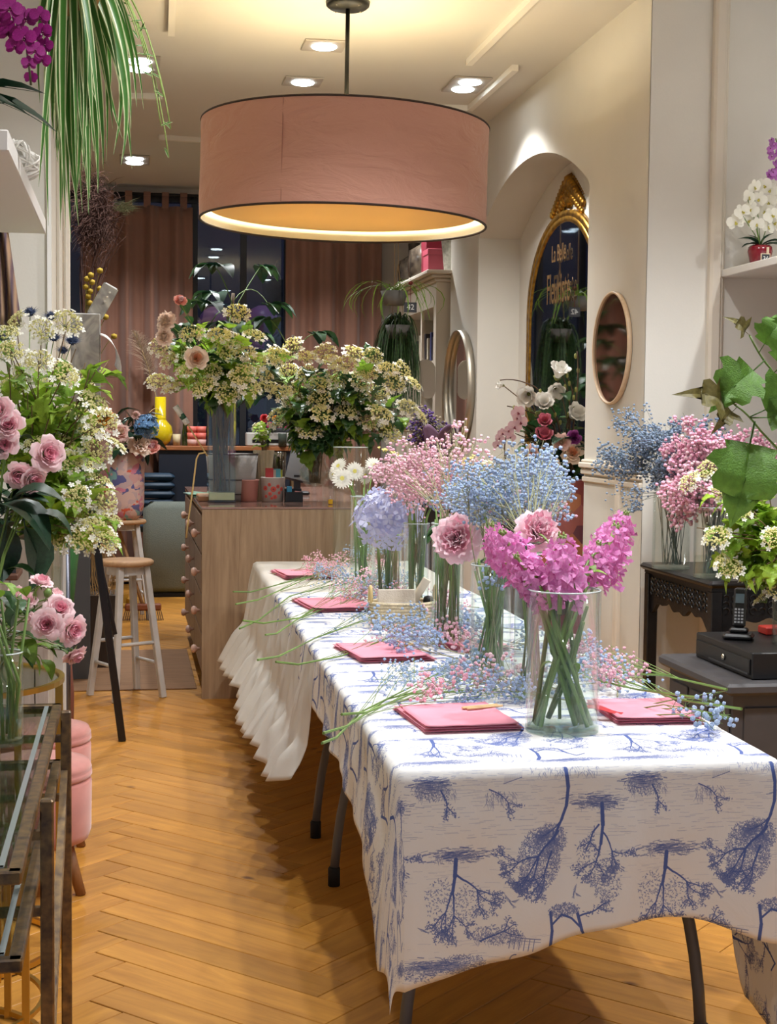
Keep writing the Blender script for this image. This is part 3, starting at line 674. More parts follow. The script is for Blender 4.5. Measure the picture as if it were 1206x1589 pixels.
for x, y, z1 in ((-.146,2.70,.765),(-.146,3.52,.765),(-.60,2.70,.765),(-.60,3.52,.765)):
    b = MB(); b.bar((x,y,0),(x,y,z1),.024,.024,bev=.003); b.box((x-.010,y+.016,z1-.03),(x+.01,y+.032,z1-.01)); part('leg', b, ant, gt)
for y in (2.70,3.52):
    b = MB(); b.bar((-.60,y,.70),(-.146,y,.70),.016); b.bar((-.60,y,.56),(-.146,y,.56),.016); part('cross_bar', b, ant, gt)
b = MB(); b.bar((-.150,2.71,.18),(-.150,3.51,.62),.016); b.bar((-.150,2.71,.10),(-.150,3.51,.54),.012); part('side_brace', b, ant, gt)
def ring(b, cx_, cy_, z, r, w, n=48):
    b.grid(lambda u, v: (cx_+(r+w*math.cos(2*PI*v+PI/4))*math.cos(2*PI*u), cy_+(r+w*math.cos(2*PI*v+PI/4))*math.sin(2*PI*u), z+w*math.sin(2*PI*v+PI/4)), n, 5, closeu=True)
rt = thing('round_side_table', 'gold round side table with ring base behind the glass table', 'table', (-.465, 4.1, 0))
b = MB(); ring(b,0,0,.742,.285,.010); part('top_rim', b, gold, rt)
b = MB(); b.lathe([(0,.738),(.276,.738),(.276,.744),(0,.744)],48); part('glass_top', b, ggl, rt)
b = MB(); ring(b,0,0,.012,.27,.010); part('base_ring', b, gold, rt)
for a in (-.05,1.0,2.1,3.1,4.2,5.2):
    b = MB(); b.bar((.278*math.cos(a),.278*math.sin(a),0),(.278*math.cos(a),.278*math.sin(a),.735),.020,.026); part('post', b, gold, rt)
rt = thing('round_side_table', 'low gold round table with ring base standing under the glass table', 'table', (-.445, 3.42, 0))
b = MB(); ring(b,0,0,.47,.25,.009); part('top_rim', b, gold, rt)
b = MB(); ring(b,0,0,.012,.25,.009); part('base_ring', b, gold, rt)
b = MB(); ring(b,0,0,.12,.25,.007); part('middle_ring', b, gold, rt)
for a in (-.5,.9,2.3,4.0):
    b = MB(); b.bar((.25*math.cos(a),.25*math.sin(a),0),(.25*math.cos(a),.25*math.sin(a),.465),.016,.024); part('post', b, gold, rt)
b = MB(); b.lathe([(0,.465),(.242,.465),(.242,.470),(0,.470)],40); part('glass_top', b, ggl, rt)
# ================================================================ CRATES AND EASEL, left
wp = wood('whitewashed_wood', (198,190,178), (164,152,138), axis=2, scale=3, rough=.75, bump=.2, objvar=.04)
DY = 5.35
cr = thing('wooden_planter', 'whitewashed plank planter box holding the viburnum at the left', 'planter', (0,0,0))
xs = [AY(x,900,DY).x for x in (-62,-22,15,53,76)]; zt = AY(40,838,DY).z
for i in range(4):
    b = MB(); b.box((xs[i]+.002,DY,.0),(xs[i+1]-.002,DY+.018,zt-.012*(i%2)),bev=.002); part('plank', b, wp, cr)
b = MB(); b.box((xs[4]-.02,DY+.018,0),(xs[4]-.002,DY+.5,zt-.01),bev=.002); part('side_board', b, wp, cr)
b = MB(); b.box((xs[0],DY+.48,0),(xs[4]-.021,DY+.5,zt-.01)); part('back_board', b, wp, cr)
b = MB(); b.box((xs[0],DY+.019,zt-.36),(xs[4]-.021,DY+.479,zt-.34)); part('shelf', b, wp, cr)
b = MB(); x0, x1 = AY(78,900,5.75).x, AY(99,900,5.75).x; b.box((x0,5.75,0),(x1,5.95,AY(90,838,5.75).z),bev=.003); thing('white_post', 'white painted square post right of the plank planter', 'post', mb=b, mats=mat('white_paint', (205,202,198), .6))
p = AY(104,880,6.1); b = MB(); b.tube([(0,0,0),(.0,0,p.z+.08)], .013, 10); thing('metal_pole', 'grey metal pole beside the white post', 'pole', (p.x,p.y,0), mb=b, mats=mat('grey_steel', (96,98,108), .35, .8), smooth=True)
# green wrapped thing: tapered bucket
gr = thing('green_florist_bucket', 'tall green tapered flower bucket with a terracotta foot behind the pole', 'bucket', (-.285, 6.25-.0, 0))
b = MB(); b.lathe([(0,.55),(.045,.55),(.085,.93),(.088,.95),(.078,.94),(0,.92)],24); part('bucket', b, mat('green_plastic', (62,124,70), .45, var=.2), gr, True)
b = MB(); b.lathe([(0,0),(.055,0),(.06,.3),(.044,.548),(0,.548)],24); part('foot', b, mat('terracotta_foot', (112,62,48), .6), gr, True)
ea = thing('display_easel', 'black wooden display easel leg slanting beside the stool', 'easel', (-.03,6.71,0))
et = AY(150,830,6.72); bk = mat('black_lacquer', (16,14,15), .25)
b = MB(); b.bar((0,0,0),(et.x+.03-.02,.02,et.z+.12),.034,.03,bev=.003); part('leg', b, bk, ea)
b = MB(); b.bar((-.03,.04,.48),(et.x+.03-.03,.04,et.z+.1),.016,.02); part('inner_strip', b, bk, ea)
# ================================================================ RIGHT: console, cabinet, cash drawer, phone
bl = mat('carved_black_wood', (24,20,20), .35, var=.3, scale=30, bump=.1)
KX0, KX1, KY0, KY1, KH = 2.37+.0, 3.2, 5.80, 6.66, .80
KX0 = G(1010,877,KH).x
kt = thing('carved_console_table', 'black carved wooden console table in the right recess', 'table', (KX0,KY0,0))
kw, kl = KX1-KX0, KY1-KY0
b = MB(); b.box((0,0,KH-.03),(kw,kl,KH),bev=.012); b.box((.02,.02,KH-.045),(kw-.02,kl-.02,KH-.03)); part('tabletop', b, bl, kt)
for x in (.045, kw-.045):
    for y in (.045, kl-.045):
        b = MB(); b.box((x-.025,y-.025,0),(x+.025,y+.025,KH-.0455),bev=.004); part('leg', b, bl, kt)
def apron(par, P, Q, n=17):
    P = Vector(P); Q = Vector(Q); d = (Q-P); L_ = d.length; d.normalize(); nrm = Vector((-d.y,d.x,0))
    b = MB(); top_ = KH-.047
    for i in range(48):
        u0, u1 = i/48, (i+1)/48
        f = lambda u: .11 + .05*abs(math.sin(PI*u*1.0))**.6*0 + .07*(abs(2*u-1)**3)*1.0 + .035*math.exp(-((u-.5)/.16)**2) + .010*math.sin(u*34)
        pts = []
        for u in (u0,u1):
            q = P+d*L_*u
            for z in (top_, top_-f(u)):
                for s in (-.009,.009): pts.append(tuple(q+nrm*s+Vector((0,0,z))))
        b.add(pts, [(0,1,5,4),(2,6,7,3),(0,4,6,2),(1,3,7,5),(0,2,3,1),(4,5,7,6)])
    ap = part('apron', b, bl, par)
    c = MB()
    for i in range(n):
        u = (i+.5)/n; q = P+d*L_*u; s = 1 if i % 2 else -1
        for k in range(3):
            z = top_-.03-.027*k; pth = [tuple(q - nrm*(-.0) + d*(.014*math.cos(a)*s) + Vector((0,0,z+.014*math.sin(a))) + nrm*sg) for a in [x*.7 for x in range(8)] for sg in (0,)]
            for sg in (-.012,.012): c.tube([Vector(w)+nrm*sg for w in pth], [.006-.0005*w for w in range(8)], 5)
    part('carving', c, bl, ap)
apron(kt, (.045,.07,0), (.045,kl-.07,0)); apron(kt, (.07,.045,0), (kw-.07,.045,0))
gm = mat('grey_cabinet_paint', (72,70,72), .55, var=.08)
GX = G(1068,1035,.56).x
cb = thing('grey_cabinet', 'dark grey painted low cabinet with an overhanging top at the right edge', 'cabinet', (GX,0,0))
gy0, gy1 = G(1120,1063,.56).y, 5.45
b = MB(); b.box((.04,gy0+.05,0),(.8,gy1-.03,.515)); part('body', b, gm, cb)
b = MB(); b.box((0,gy0,.52),(.84,gy1,.56),bev=.01); b.box((.02,gy0+.02,.5155),(.82,gy1-.02,.52)); part('tabletop', b, gm, cb)
b = MB()
for k in range(3): y = gy0+.07+k*(gy1-gy0-.1)/3; b.box((.032,y,.06),(.0395,y+(gy1-gy0-.1)/3-.03,.47),bev=.003)
part('side_panel', b, gm, cb)
b = MB(); b.box((.08,gy0+.042,.06),(.42,gy0+.0495,.47),bev=.003); d_ = part('door', b, gm, cb)
b = MB(); b.tube([(.38,gy0+.03,.3),(.38,gy0+.03,.36)], .006, 8); part('handle', b, mat('brass_pull', (150,120,70), .3, .9), d_)
bp_ = mat('cash_black', (20,20,22), .4, bump=.1, bscale=300)
dx0 = G(1087,1022,.56).x; dy1 = 5.36; dy0 = G(1150,1056,.56).y
cdw = thing('cash_drawer', 'black metal cash drawer with a round lock on the grey cabinet', 'cash drawer', (dx0,dy0,.5605))
b = MB(); b.box((0,0,.0),(.42,dy1-dy0,.095),bev=.004); part('case', b, bp_, cdw)
b = MB(); b.box((-.006,.015,.014),(-.0002,dy1-dy0-.015,.07),bev=.002); fr = part('drawer_front', b, bp_, cdw)
b = MB(); b.lathe([(.012,0),(.012,.006),(.008,.009),(0,.009)],16,M=Matrix.Translation((-.0065,(dy1-dy0)*.45,.045)) @ Matrix.Rotation(-PI/2,4,'Y')); part('lock', b, mat('steel_lock', (200,195,180), .25, 1), cdw, True)
b = MB(); b.box((-.010,.02,.016),(-.0065,dy1-dy0-.15,.022)); part('slot', b, mat('slot', (60,60,62), .4), cdw)
pp = G(1138,990,.66); ph = thing('cordless_phone', 'black cordless phone standing in its base on the cash drawer', 'phone', (pp.x+.02,pp.y,.656), -.5)
b = MB(); b.box((-.055,-.045,0),(.055,.05,.022),bev=.008); b.box((-.035,-.005,.022),(.035,.04,.04),bev=.006); part('base', b, bp_, ph)
hm = Matrix.Translation((0,.015,.041)) @ Matrix.Rotation(-.25,4,'X')
b = MB(); b.box((-.024,-.012,0),(.024,.012,.15),M=hm,bev=.008); hs = part('handset', b, mat('phone_plastic', (26,26,28), .3), ph)
b = MB()
for i in range(3):
    for j in range(5): b.box((-.017+i*.012,-.0145,.015+j*.012),(-.009+i*.012,-.0122,.022+j*.012),M=hm)
part('keypad', b, mat('keys', (170,172,176), .4), hs)
b = MB(); b.box((-.016,-.0145,.09),(.016,-.0122,.125),M=hm); part('screen', b, mat('phone_screen', (90,104,112), .15), hs)
p = G(1195,985,.66); b = MB(); b.box((-.02,-.04,0),(.06,.04,.03),bev=.004); thing('red_box', 'small red box on the cash drawer at the right edge', 'box', (p.x+.01,p.y+.05,.656), mb=b, mats=mat('red_card', (178,44,34), .5))
# ================================================================ SHELVES
shm = mat('shelf_white', (228,224,218), .55)
f0 = AY(1116,431,YC-.001); b = MB(); b.box((f0.x,YC-1.9,f0.z),(4.55,YC-.001,f0.z+.035),bev=.003)
sh1 = thing('wall_shelf', 'white wall shelf carrying the orchids at the upper right', 'shelf', mb=b, mats=shm)
b = MB(); b.box((f0.x+.22,YC-.9,f0.z-.012),(f0.x+.27,YC-.75,f0.z-.001)); part('bracket', b, mat('bracket_grey', (120,118,112), .5), sh1)
SHZ = f0.z+.0355
q0 = AY(71,363,5.2); b = MB(); b.box((-.799,3.62,q0.z),(q0.x,5.2,q0.z+.05),bev=.003); thing('wall_shelf', 'white wall shelf seen from below at the upper left', 'shelf', mb=b, mats=shm)
LSZ = q0.z+.0505
cord = mat('white_cord', (226,222,214), .8); b = MB(); r_ = random.Random(8)
for i in range(26):
    ax = Vector((r_.uniform(-.4,.4), r_.uniform(-1,1), 1)).normalized() if i % 2 else Vector((1, r_.uniform(-.7,.7), r_.uniform(-.4,.4))).normalized()
    u = ax.orthogonal().normalized(); w = ax.cross(u); ro = r_.uniform(.064,.07)
    b.tube([(u*math.cos(a)+w*math.sin(a))*ro for a in [2*PI*k/20 for k in range(21)]], .0035, 4)
b.ball((0,0,0), .063, 0)
p = AY(50,293,4.5); thing('cord_ball', 'ball of white cord on the upper left shelf edge', 'cord', (-.325,4.55,LSZ+.074), mb=b, mats=cord)
# ================================================================ MIRRORS
mirm = mat('mirror_silver', (235,238,240), .03, 1.0)
mr = thing('round_mirror', 'round mirror in a pale wooden frame on the pilaster wall', 'mirror', (XW, 7.17, AX(950,541,XW).z))
MT = Matrix.Rotation(-PI/2,4,'Y'); rr = .282
b = MB(); b.lathe([(rr-.013,.003),(rr,.003),(rr+.001,.018),(rr-.002,.026),(rr-.010,.026),(rr-.012,.020),(rr-.0125,.012)],64,M=MT); b.f = [f for f in b.f if len(f) == 4]; b.m = [0]*len(b.f)
part('frame', b, wood('pale_wood_frame', (232,208,176), (212,182,148), axis=2, rough=.45), mr, True)
b = MB(); b.lathe([(0,.004),(rr-.0128,.004),(rr-.0128,.016),(0,.016)],64,M=MT); part('glass', b, mat('mirror_bronze', (150,125,112), .05, 1.0), mr)
# gold crown mirror in the niche
gz0, gw = .55, .62; gcy = AX(828,560,2.69).y - gw - .035
gw = .68; gcy = AX(828,560,2.66).y - gw
topz = AX(880,326,2.66).z
def outline(w, z0, zt, n=28):
    r = w; P = [(-w,z0)] + [(-w*math.cos(a), zt-.60+ .60*math.sin(a)) for a in [PI*k/n for k in range(n+1)]] + [(w,z0)]; return P
gold_o = mat('antique_gold', (196,148,58), .36, .9, var=.35, scale=25, c2=(120,84,36), bump=.1)
gm_ = thing('gilded_mirror', 'tall arched gilt mirror with carved crown and gold lettering in the niche', 'mirror', (NX-.055, gcy, 0), math.radians(3.2))
MM = Matrix.Rotation(-PI/2,4,'Z') @ Matrix.Rotation(PI/2,4,'X')          # outline x -> -y world, y -> z, thickness -> -x
def fr_mesh(w_o, w_i, z_o, z_i, base, d0, d1, mi=0):
    O = outline(w_o, base, z_o); I = outline(w_i, base+.05, z_i); b = MB(); n = len(O)
    vs = [(x,y,d0) for x,y in O]+[(x,y,d1) for x,y in O]+[(x,y,d1) for x,y in I]+[(x,y,d0) for x,y in I]; fs = []
    for i in range(n):
        j = (i+1) % n
        for k in range(4): fs.append((k*n+i, k*n+j, ((k+1)%4)*n+j, ((k+1)%4)*n+i))
    return b.add(vs, fs, MM)
def fl(b): return b
part('frame', fr_mesh(gw,gw-.035,topz,topz-.035,gz0,-.04,.0), gold_o, gm_, True)
part('inner_frame', fr_mesh(gw-.036,gw-.07,topz-.036,topz-.07,gz0+.04,-.028,.0), gold_o, gm_, True)
b = MB(); O = outline(gw-.07, gz0+.09, topz-.07); b.prism(O, .008, M=MM @ Matrix.Translation((0,0,-.014))); part('glass', b, mirm, gm_)
b = MB(); O = outline(gw-.004, gz0, topz)
for i in range(len(O)-1):
    P, Q = Vector(O[i]+(0,)), Vector(O[i+1]+(0,)); n_ = max(1,int((Q-P).length/.03))
    for k in range(n_): q = P.lerp(Q,(k+.5)/n_); b.ball(tuple(MM @ Vector((q.x,q.y,-.043))), .009, -1)
part('beading', b, gold_o, gm_, stuff=True)
b = MB(); r_ = random.Random(2)
for s in (-1,1):
    for k in range(9):
        a = k/8; cx_ = s*(.04+.24*a); cz = topz+.15*(1-a)+.01
        b.ball(tuple(MM @ Vector((cx_,cz,-.03))), .045-.016*a, 0, sq=(.7,1,1.1)); b.ball(tuple(MM @ Vector((cx_-s*.03,cz-.045,-.04))), .034-.01*a, 0)
        b.tube([MM @ Vector((cx_+s*.02*math.cos(t_)*1.6, cz+.035*math.sin(t_)+.012, -.05)) for t_ in [x*.8 for x in range(6)]], .011, 5)
b.ball(tuple(MM @ Vector((0,topz+.17,-.04))), .06, 0, sq=(.7,1.1,1.2)); b.ball(tuple(MM @ Vector((0,topz+.07,-.045))), .055, 0, sq=(.7,1.1,1.0))
for k in range(7): a = -1.2+.4*k; b.tube([MM @ Vector((0,topz+.03,-.04)), MM @ Vector((.09*math.sin(a),topz+.06+.12*math.cos(a),-.05))], [.02,.008], 6)
part('crown', b, gold_o, gm_, True)
gtx = mat('gold_lettering', (132,100,62), .5, .6)
TMx = lambda y, z: MM @ Matrix.Translation((y,z,-.0155)) @ Matrix.Rotation(PI,4,'Y')
TXM = Matrix.Rotation(-PI/2,4,'Z') @ Matrix.Rotation(PI/2,4,'X')
text('lettering', 'La Belle', .15, gtx, gm_, Matrix.Translation((-.0165,.02,topz-.26)) @ TXM @ Matrix.Diagonal((.55,1,1,1)))
text('lettering', 'Fleuriste', .20, gtx, gm_, Matrix.Translation((-.0165,.02,topz-.48)) @ TXM @ Matrix.Diagonal((.62,1.35,1,1)))
# far oval mirror with brushed frame
fm = thing('round_mirror', 'round mirror with a deep brushed metal frame leaning beside the cabinet', 'mirror', (XW-.003, 10.60, 1.70))
rr = .42; b = MB(); b.lathe([(rr-.012,.0),(rr,.0),(rr,.055),(rr-.012,.055)],72,M=MT); b.f = [f for f in b.f if len(f) == 4]
b.add([],[]); n_=72; b.f += [(3*n_+i,3*n_+(i+1)%n_,(i+1)%n_,i) for i in range(n_)]; b.m = [0]*len(b.f); part('frame', b, mat('brushed_nickel', (190,182,166), .42, .8), fm, True)
b = MB(); b.lathe([(0,.006),(rr-.013,.006),(rr-.013,.014),(0,.014)],64,M=MT); part('glass', b, mirm, fm)
# ================================================================ WHITE HUTCH
hw_ = mat('hutch_paint', (206,196,180), .6); hx0, hx1, hy0, hy1, hz = 2.30, 2.76, 11.10, 12.75, 0
hz = AX(672,440,hx0).z
hu = thing('display_cabinet', 'cream painted display cabinet with cornice at the rear right', 'cabinet', (hx0,hy0,0))
w2, l2 = hx1-hx0, hy1-hy0
b = MB(); b.box((0,0,0),(w2,.04,hz)); part('side_panel', b, hw_, hu)
b = MB(); b.box((0,l2-.04,0),(w2,l2,hz)); part('side_panel', b, hw_, hu)
b = MB(); b.box((w2-.02,.041,0),(w2,l2-.041,hz)); part('back_board', b, mat('hutch_back', (60,56,54), .8), hu)
b = MB(); b.box((0,.041,hz-.18),(w2-.021,l2-.041,hz)); part('frieze', b, hw_, hu)
b = MB()
for k, (o, z0, z1) in enumerate(((.02,hz+.0005,hz+.03),(.05,hz+.03,hz+.055),(.09,hz+.055,hz+.085))): b.box((-o,-o,z0),(w2,l2+o,z1),bev=.006)
part('cornice', b, hw_, hu)
for z in (.45,.95,1.42,1.9):
    b = MB(); b.box((.02,.041,z),(w2-.021,l2-.041,z+.025)); part('shelf', b, hw_, hu)
for y in (.041, l2/3, 2*l2/3): b = MB(); b.box((.0,y,.0),(.02,y+.05,hz-.181)); part('stile', b, hw_, hu)
HT = hz+.0855
# scallop shaped wall hook / clip on the near stile
p = AX(668,592,hx0); b = MB()
for k in range(3): b.ball((0,-.03+.03*k,.05-.045*abs(k-1)), .04, 0, sq=(.3,1,1))
r_ = random.Random(1)
bk_m = mat('book_mix', (90,80,110), .6, objvar=.5)
for k in range(9):
    y = .15+.11*k; b = MB(); b.box((.06,y,1.9255),(.24,y+.035+.02*(k%3),2.12+.04*(k%2)),bev=.003); o = part('box_file', b, mat('file_%d' % (k%3), [(60,70,120),(200,190,170),(50,44,48)][k%3], .6), None)
    o.location = (hx0,hy0,0); o['category'] = 'box'; o['group'] = 'boxes inside the cream cabinet'; o['label'] = '%s upright box on the upper shelf inside the cream cabinet, %s from its near end' % (('navy','beige','dark')[k%3], ('first','second','third','fourth','fifth','sixth','seventh','eighth','ninth')[k])
# scalloped cut-out of the cabinet shelf end
p = AX(664,592,hx0)
pts = []
for (cx_,cz,r,a0,a1) in ((-.05,.085,.075,-.2,PI+.3),(-.075,-.01,.05,PI*.75,PI*1.3),(-.03,-.085,.055,PI*.8,PI*2.0)):
    pts += [(cx_+r*math.cos(a0+(a1-a0)*k/9), cz+r*math.sin(a0+(a1-a0)*k/9)) for k in range(10)]
b = MB(); b.prism(pts, .02, M=Matrix.Rotation(PI/2,4,'X')); o = part('scalloped_trim', b, hw_, hu); o.location = (-.03,-.002,p.z)
tort = mat('tortoise_glass', (34,27,24), .2, var=.6, scale=14, c2=(84,74,62), spec=.6)
for px, py, s, lab in ((621,448,1.0,'squat black mottled glass bottle vase on the cabinet, left'),(645,440,1.12,'taller black mottled glass bottle vase on the cabinet, right')):
    y = {621:12.62,645:12.05}[px]; b = MB(); b.lathe([(0,0),(.11,0),(.155,.02),(.165,.14),(.15,.23),(.075,.275),(.07,.29),(.078,.38),(.062,.38),(.06,.3),(0,.28)],28,M=Matrix.Scale(s,4))
    thing('bottle_vase', lab, 'vase', (hx0+.14,y,HT), mb=b, mats=tort, smooth=True)
pk = mat('pink_card', (158,66,82), .55)
gb = thing('gift_box', 'pink gift box on the cream cabinet between vase and bucket', 'box', (hx0+.11,11.62,HT))
b = MB(); b.box((-.09,-.1,0),(.09,.1,.17)); part('box', b, pk, gb)
b = MB(); b.box((-.096,-.106,.1705),(.096,.106,.215),bev=.003); part('lid', b, pk, gb)
bk2 = thing('zinc_bucket', 'white and mottled grey bucket on the near end of the cabinet', 'bucket', (hx0+.19,11.24,HT))
b = MB(); b.lathe([(0,0),(.10,0),(.125,.26),(.13,.265),(.118,.26),(0,.25)],28); part('bucket', b, mat('zinc_mottled', (172,172,164), .4, .3, var=.35, scale=40), bk2, True)
b = MB(); b.box((-.12,-.09,0),(.17,.09,.42),bev=.01); thing('red_bag', 'dark red carrier bag with a cream monogram above the bucket', 'bag', (hx0+.16,11.52+.0,HT+0.0), mb=b, mats=mat('dark_red_bag', (112,22,40), .6)).location.y = 11.86-.02
# ================================================================ REAR: curtains, sofa, desk
cm = mat('rose_velvet_curtain', (138,98,80), .7, sheen=.3, var=.12, scale=3, bump=.05)
CYc = BY-.16
rod = MB(); rod.tube([(-.9,CYc,3.40),(2.1,CYc,3.40)], .014, 8); rodo = thing('curtain_rod', 'black curtain rod under the ceiling at the rear', 'curtain rod', mb=rod, mats=blackm, smooth=True)
b = MB()
for x in (-.8,.55,1.95): b.bar((x,CYc,3.40),(x,BY,3.40),.02); 
part('bracket', b, blackm, rodo)
def curtain(x0, x1, label, nf, seed, ph_=0):
    t = thing('curtain', label, 'curtain', (0,0,0)); rs = random.Random(seed); W_ = x1-x0
    phs = [rs.uniform(0,6) for _ in range(4)]
    def fold(u): return .055*math.sin(u*nf*2*PI+phs[0]+.8*math.sin(u*5+phs[1]))+.02*math.sin(u*nf*4.3*PI+phs[2])
    def fn(u, v):
        z = 3.30*(1-v)+.08*v; k = .55+.45*min(1, v*3)
        return (x0+W_*u+.012*math.sin(u*nf*2*PI*2+v*3)*v, CYc+fold(u)*k+.01*math.sin(v*4+u*9), z)
    b = MB(); b.grid(fn, int(nf*24)+1, 30); o = part('drape', b, cm, t, True); solid(o, .004)
    n = max(2,int(W_/.14))
    for i in range(n):
        u = (i+.5)/n; x, y, z = fn(u, 0); b = MB(); b.box((x-.03,y-.003,3.285),(x+.03,y+.003,3.42)); b.box((x-.03,CYc-.019,3.385),(x+.03,CYc-.013,3.42)); part('tab', b, cm, t)
curtain(AY(128,500,CYc).x, AY(299,500,CYc).x, 'left rose brown velvet curtain hanging from tabs at the rear window', 4, 3)
curtain(AY(443,450,CYc).x, AY(592,450,CYc).x, 'right rose brown velvet curtain at the rear window', 3.5, 9)
sg = mat('sage_boucle', (120,128,120), .95, var=.15, scale=120, bump=.5, bscale=150)
sx0 = AY(222,850,12.3).x; sx1 = 1.6
so = thing('sofa', 'sage green upholstered sofa with its back to the counter', 'sofa', (sx0,12.15,0))
b = MB(); b.box((0,0,.03),(sx1-sx0,.16,.78),bev=.06); part('backrest', b, sg, so, True)
b = MB(); b.box((0,.16,.03),(sx1-sx0,.38,.42),bev=.05); part('seat', b, sg, so, True)
b = MB(); b.box((.03,.03,0),(sx1-sx0-.03,.36,.03)); part('base', b, blackm, so)
b = MB(); b.tube(bez4((.5,-.004,.62),(.52,-.006,.4),(.40,-.006,.25),(.44,-.006,.05)), .004, 4); part('cable', b, mat('blue_cable', (40,44,90), .5), so)
dk = mat('navy_panel', (22,30,46), .6); dtop = wood('desk_top_wood', (176,112,68), (140,84,48), axis=0, rough=.45)
DKZ = AY(300,692,12.95).z
ds = thing('navy_desk', 'navy blue desk with a reddish wooden top behind the sofa', 'desk', (0,0,0))
dx0_, dx1_ = AY(243,692,12.95).x, AY(450,692,12.95).x
b = MB(); b.box((dx0_+.02,12.95,0),(dx1_,13.12,DKZ-.04)); part('front_panel', b, dk, ds)
b = MB(); b.box((dx0_-.02,12.93,DKZ-.039),(dx1_+.1,13.14,DKZ),bev=.005); part('desktop', b, dtop, ds)
ch = thing('blue_chair', 'dark blue ribbed chair half hidden left of the navy desk', 'chair', (AY(236,720,12.6).x-.03,12.2,0))
ch.location.y = 12.74
nb = mat('blue_leather', (38,62,84), .5)
for k in range(5): b = MB(); b.box((-.17,.12,.62+.075*k),(.17,.20,.69+.075*k),bev=.03); part('back_channel', b, nb, ch, True)
b = MB(); b.box((-.18,-.17,.5),(.18,.19,.60),bev=.04); part('seat', b, nb, ch, True)
for sx in (-.14,.14):
    for sy in (-.16,.16): b = MB(); b.tube([(sx,sy,.5),(sx*1.1,sy*1.1,0)], .012, 8); part('leg', b, blackm, ch, True)
ch.location.x += .06
# ================================================================ FLOWER AND LEAF SHAPES
rd = random.Random(21)
U = rd.uniform
leaf_g = mat('leaf_green', (126,164,56), .45, var=.25, scale=30, objvar=.35, trans=.3)
leaf_b = mat('leaf_bright', (160,194,66), .45, var=.2, scale=30, objvar=.3, trans=.35)
leaf_d = mat('leaf_dark', (58,96,54), .3, var=.3, scale=20, objvar=.3, trans=.12)
leaf_dd = mat('leaf_deep', (36,66,46), .35, var=.3, scale=20, objvar=.3, trans=.08)
stem_g = mat('stem_green', (112,142,70), .5, objvar=.15); stem_w = mat('stem_woody', (112,90,62), .7, objvar=.2)
vib_c = mat('viburnum_cream', (238,232,168), .6, objvar=.12, trans=.15); petal_w = mat('petal_white', (246,244,232), .6, trans=.25)
gyp_p = mat('gyp_pink', (248,196,214), .7, objvar=.15, trans=.1); gyp_b = mat('gyp_blue', (180,202,234), .7, objvar=.15, trans=.1); gyp_pp = mat('gyp_pale_pink', (248,214,222), .7, trans=.1)
gyp_db = mat('gyp_dusty_blue', (136,156,180), .7, objvar=.15)
gyp_st = mat('gyp_stem', (150,150,110), .6)
rose_p = mat('petal_pink', (252,214,224), .55, var=.10, scale=25, objvar=.05, trans=.25, c2=(252,224,222))
rose_d = mat('petal_rose_core', (250,184,200), .55, trans=.2)
rose_pk = mat('petal_peony', (255,214,226), .55, var=.10, scale=18, c2=(255,234,238), trans=.25)
rose_a = mat('petal_peach', (255,230,210), .55, objvar=.08, trans=.25, var=.1, scale=20); rose_w = mat('petal_cream', (246,236,214), .55, trans=.2)
stock_m = mat('petal_magenta_pink', (236,134,208), .6, var=.2, scale=30, c2=(246,178,226), trans=.25)
hyd_b = mat('petal_hydrangea', (212,218,248), .6, var=.12, scale=14, c2=(228,228,250), trans=.2); hyd_bl = mat('petal_blue', (130,176,224), .6, trans=.15, var=.2)
yel = mat('petal_yellow', (246,232,150), .55, trans=.25)

def petal(mb, az, r0, out, h, w, curl=0.0, ruf=0.0, z0=0.0, mi=0, n=4, tip=.0, M=None):
    vs = []; fs = []
    ph = rd.uniform(0, 6)
    for j in range(n+1):
        v = j/n
        wv = w*(math.sin(PI*(.10+.72*v))**.6)*(1-tip*v*v)
        rad = r0*(.35+.65*min(1,v*2)) + out*v**1.4; z = z0 + h*math.sin(v*PI/2*1.0) - curl*v**3
        for i in range(n+1):
            u = i/n*2-1; a = az + u*wv/max(rad+.25*w, .3*w)
            rr_ = rad*(1-.06*u*u) + ruf*math.sin(ph+u*5)*v; zz = z - .10*h*u*u*v + ruf*math.cos(ph+u*7)*v
            vs.append((rr_*math.cos(a), rr_*math.sin(a), zz))
    for j in range(n):
        for i in range(n): fs.append((j*(n+1)+i, j*(n+1)+i+1, (j+1)*(n+1)+i+1, (j+1)*(n+1)+i))
    mb.add(vs, fs, M, mi)
def rose_mesh(mats, open_=.6, n_in=9, n_mid=10, n_out=7, ruf=.03, name='rose_bloom'):
    b = MB()
    for i in range(n_in): t_ = i/n_in; petal(b, i*2.4, .10+.28*t_, .02+.06*t_, .78+.1*t_, .30+.15*t_, -.03, ruf*.6, mi=1)
    for i in range(n_mid): t_ = i/n_mid; petal(b, i*2.4+.5, .40+.22*t_, .10+.18*open_*t_, .82-.1*t_, .44+.1*t_, .06, ruf, mi=0)
    for i in range(n_out): t_ = i/n_out; petal(b, i*2.4+.2, .60+.05*t_, .25+.30*open_, .58-.25*t_*open_, .60, .10+.15*open_, ruf*1.5, mi=0)
    for i in range(5): petal(b, i*1.256, .2, .4, -.02, .14, .1, 0, -.05, mi=2, n=2, tip=.8)
    b.lathe([(0,-.16),(.1,-.13),(.22,-.02),(.3,.12),(0,.12)], 8, mi=2)
    return b.mesh(name, mats)
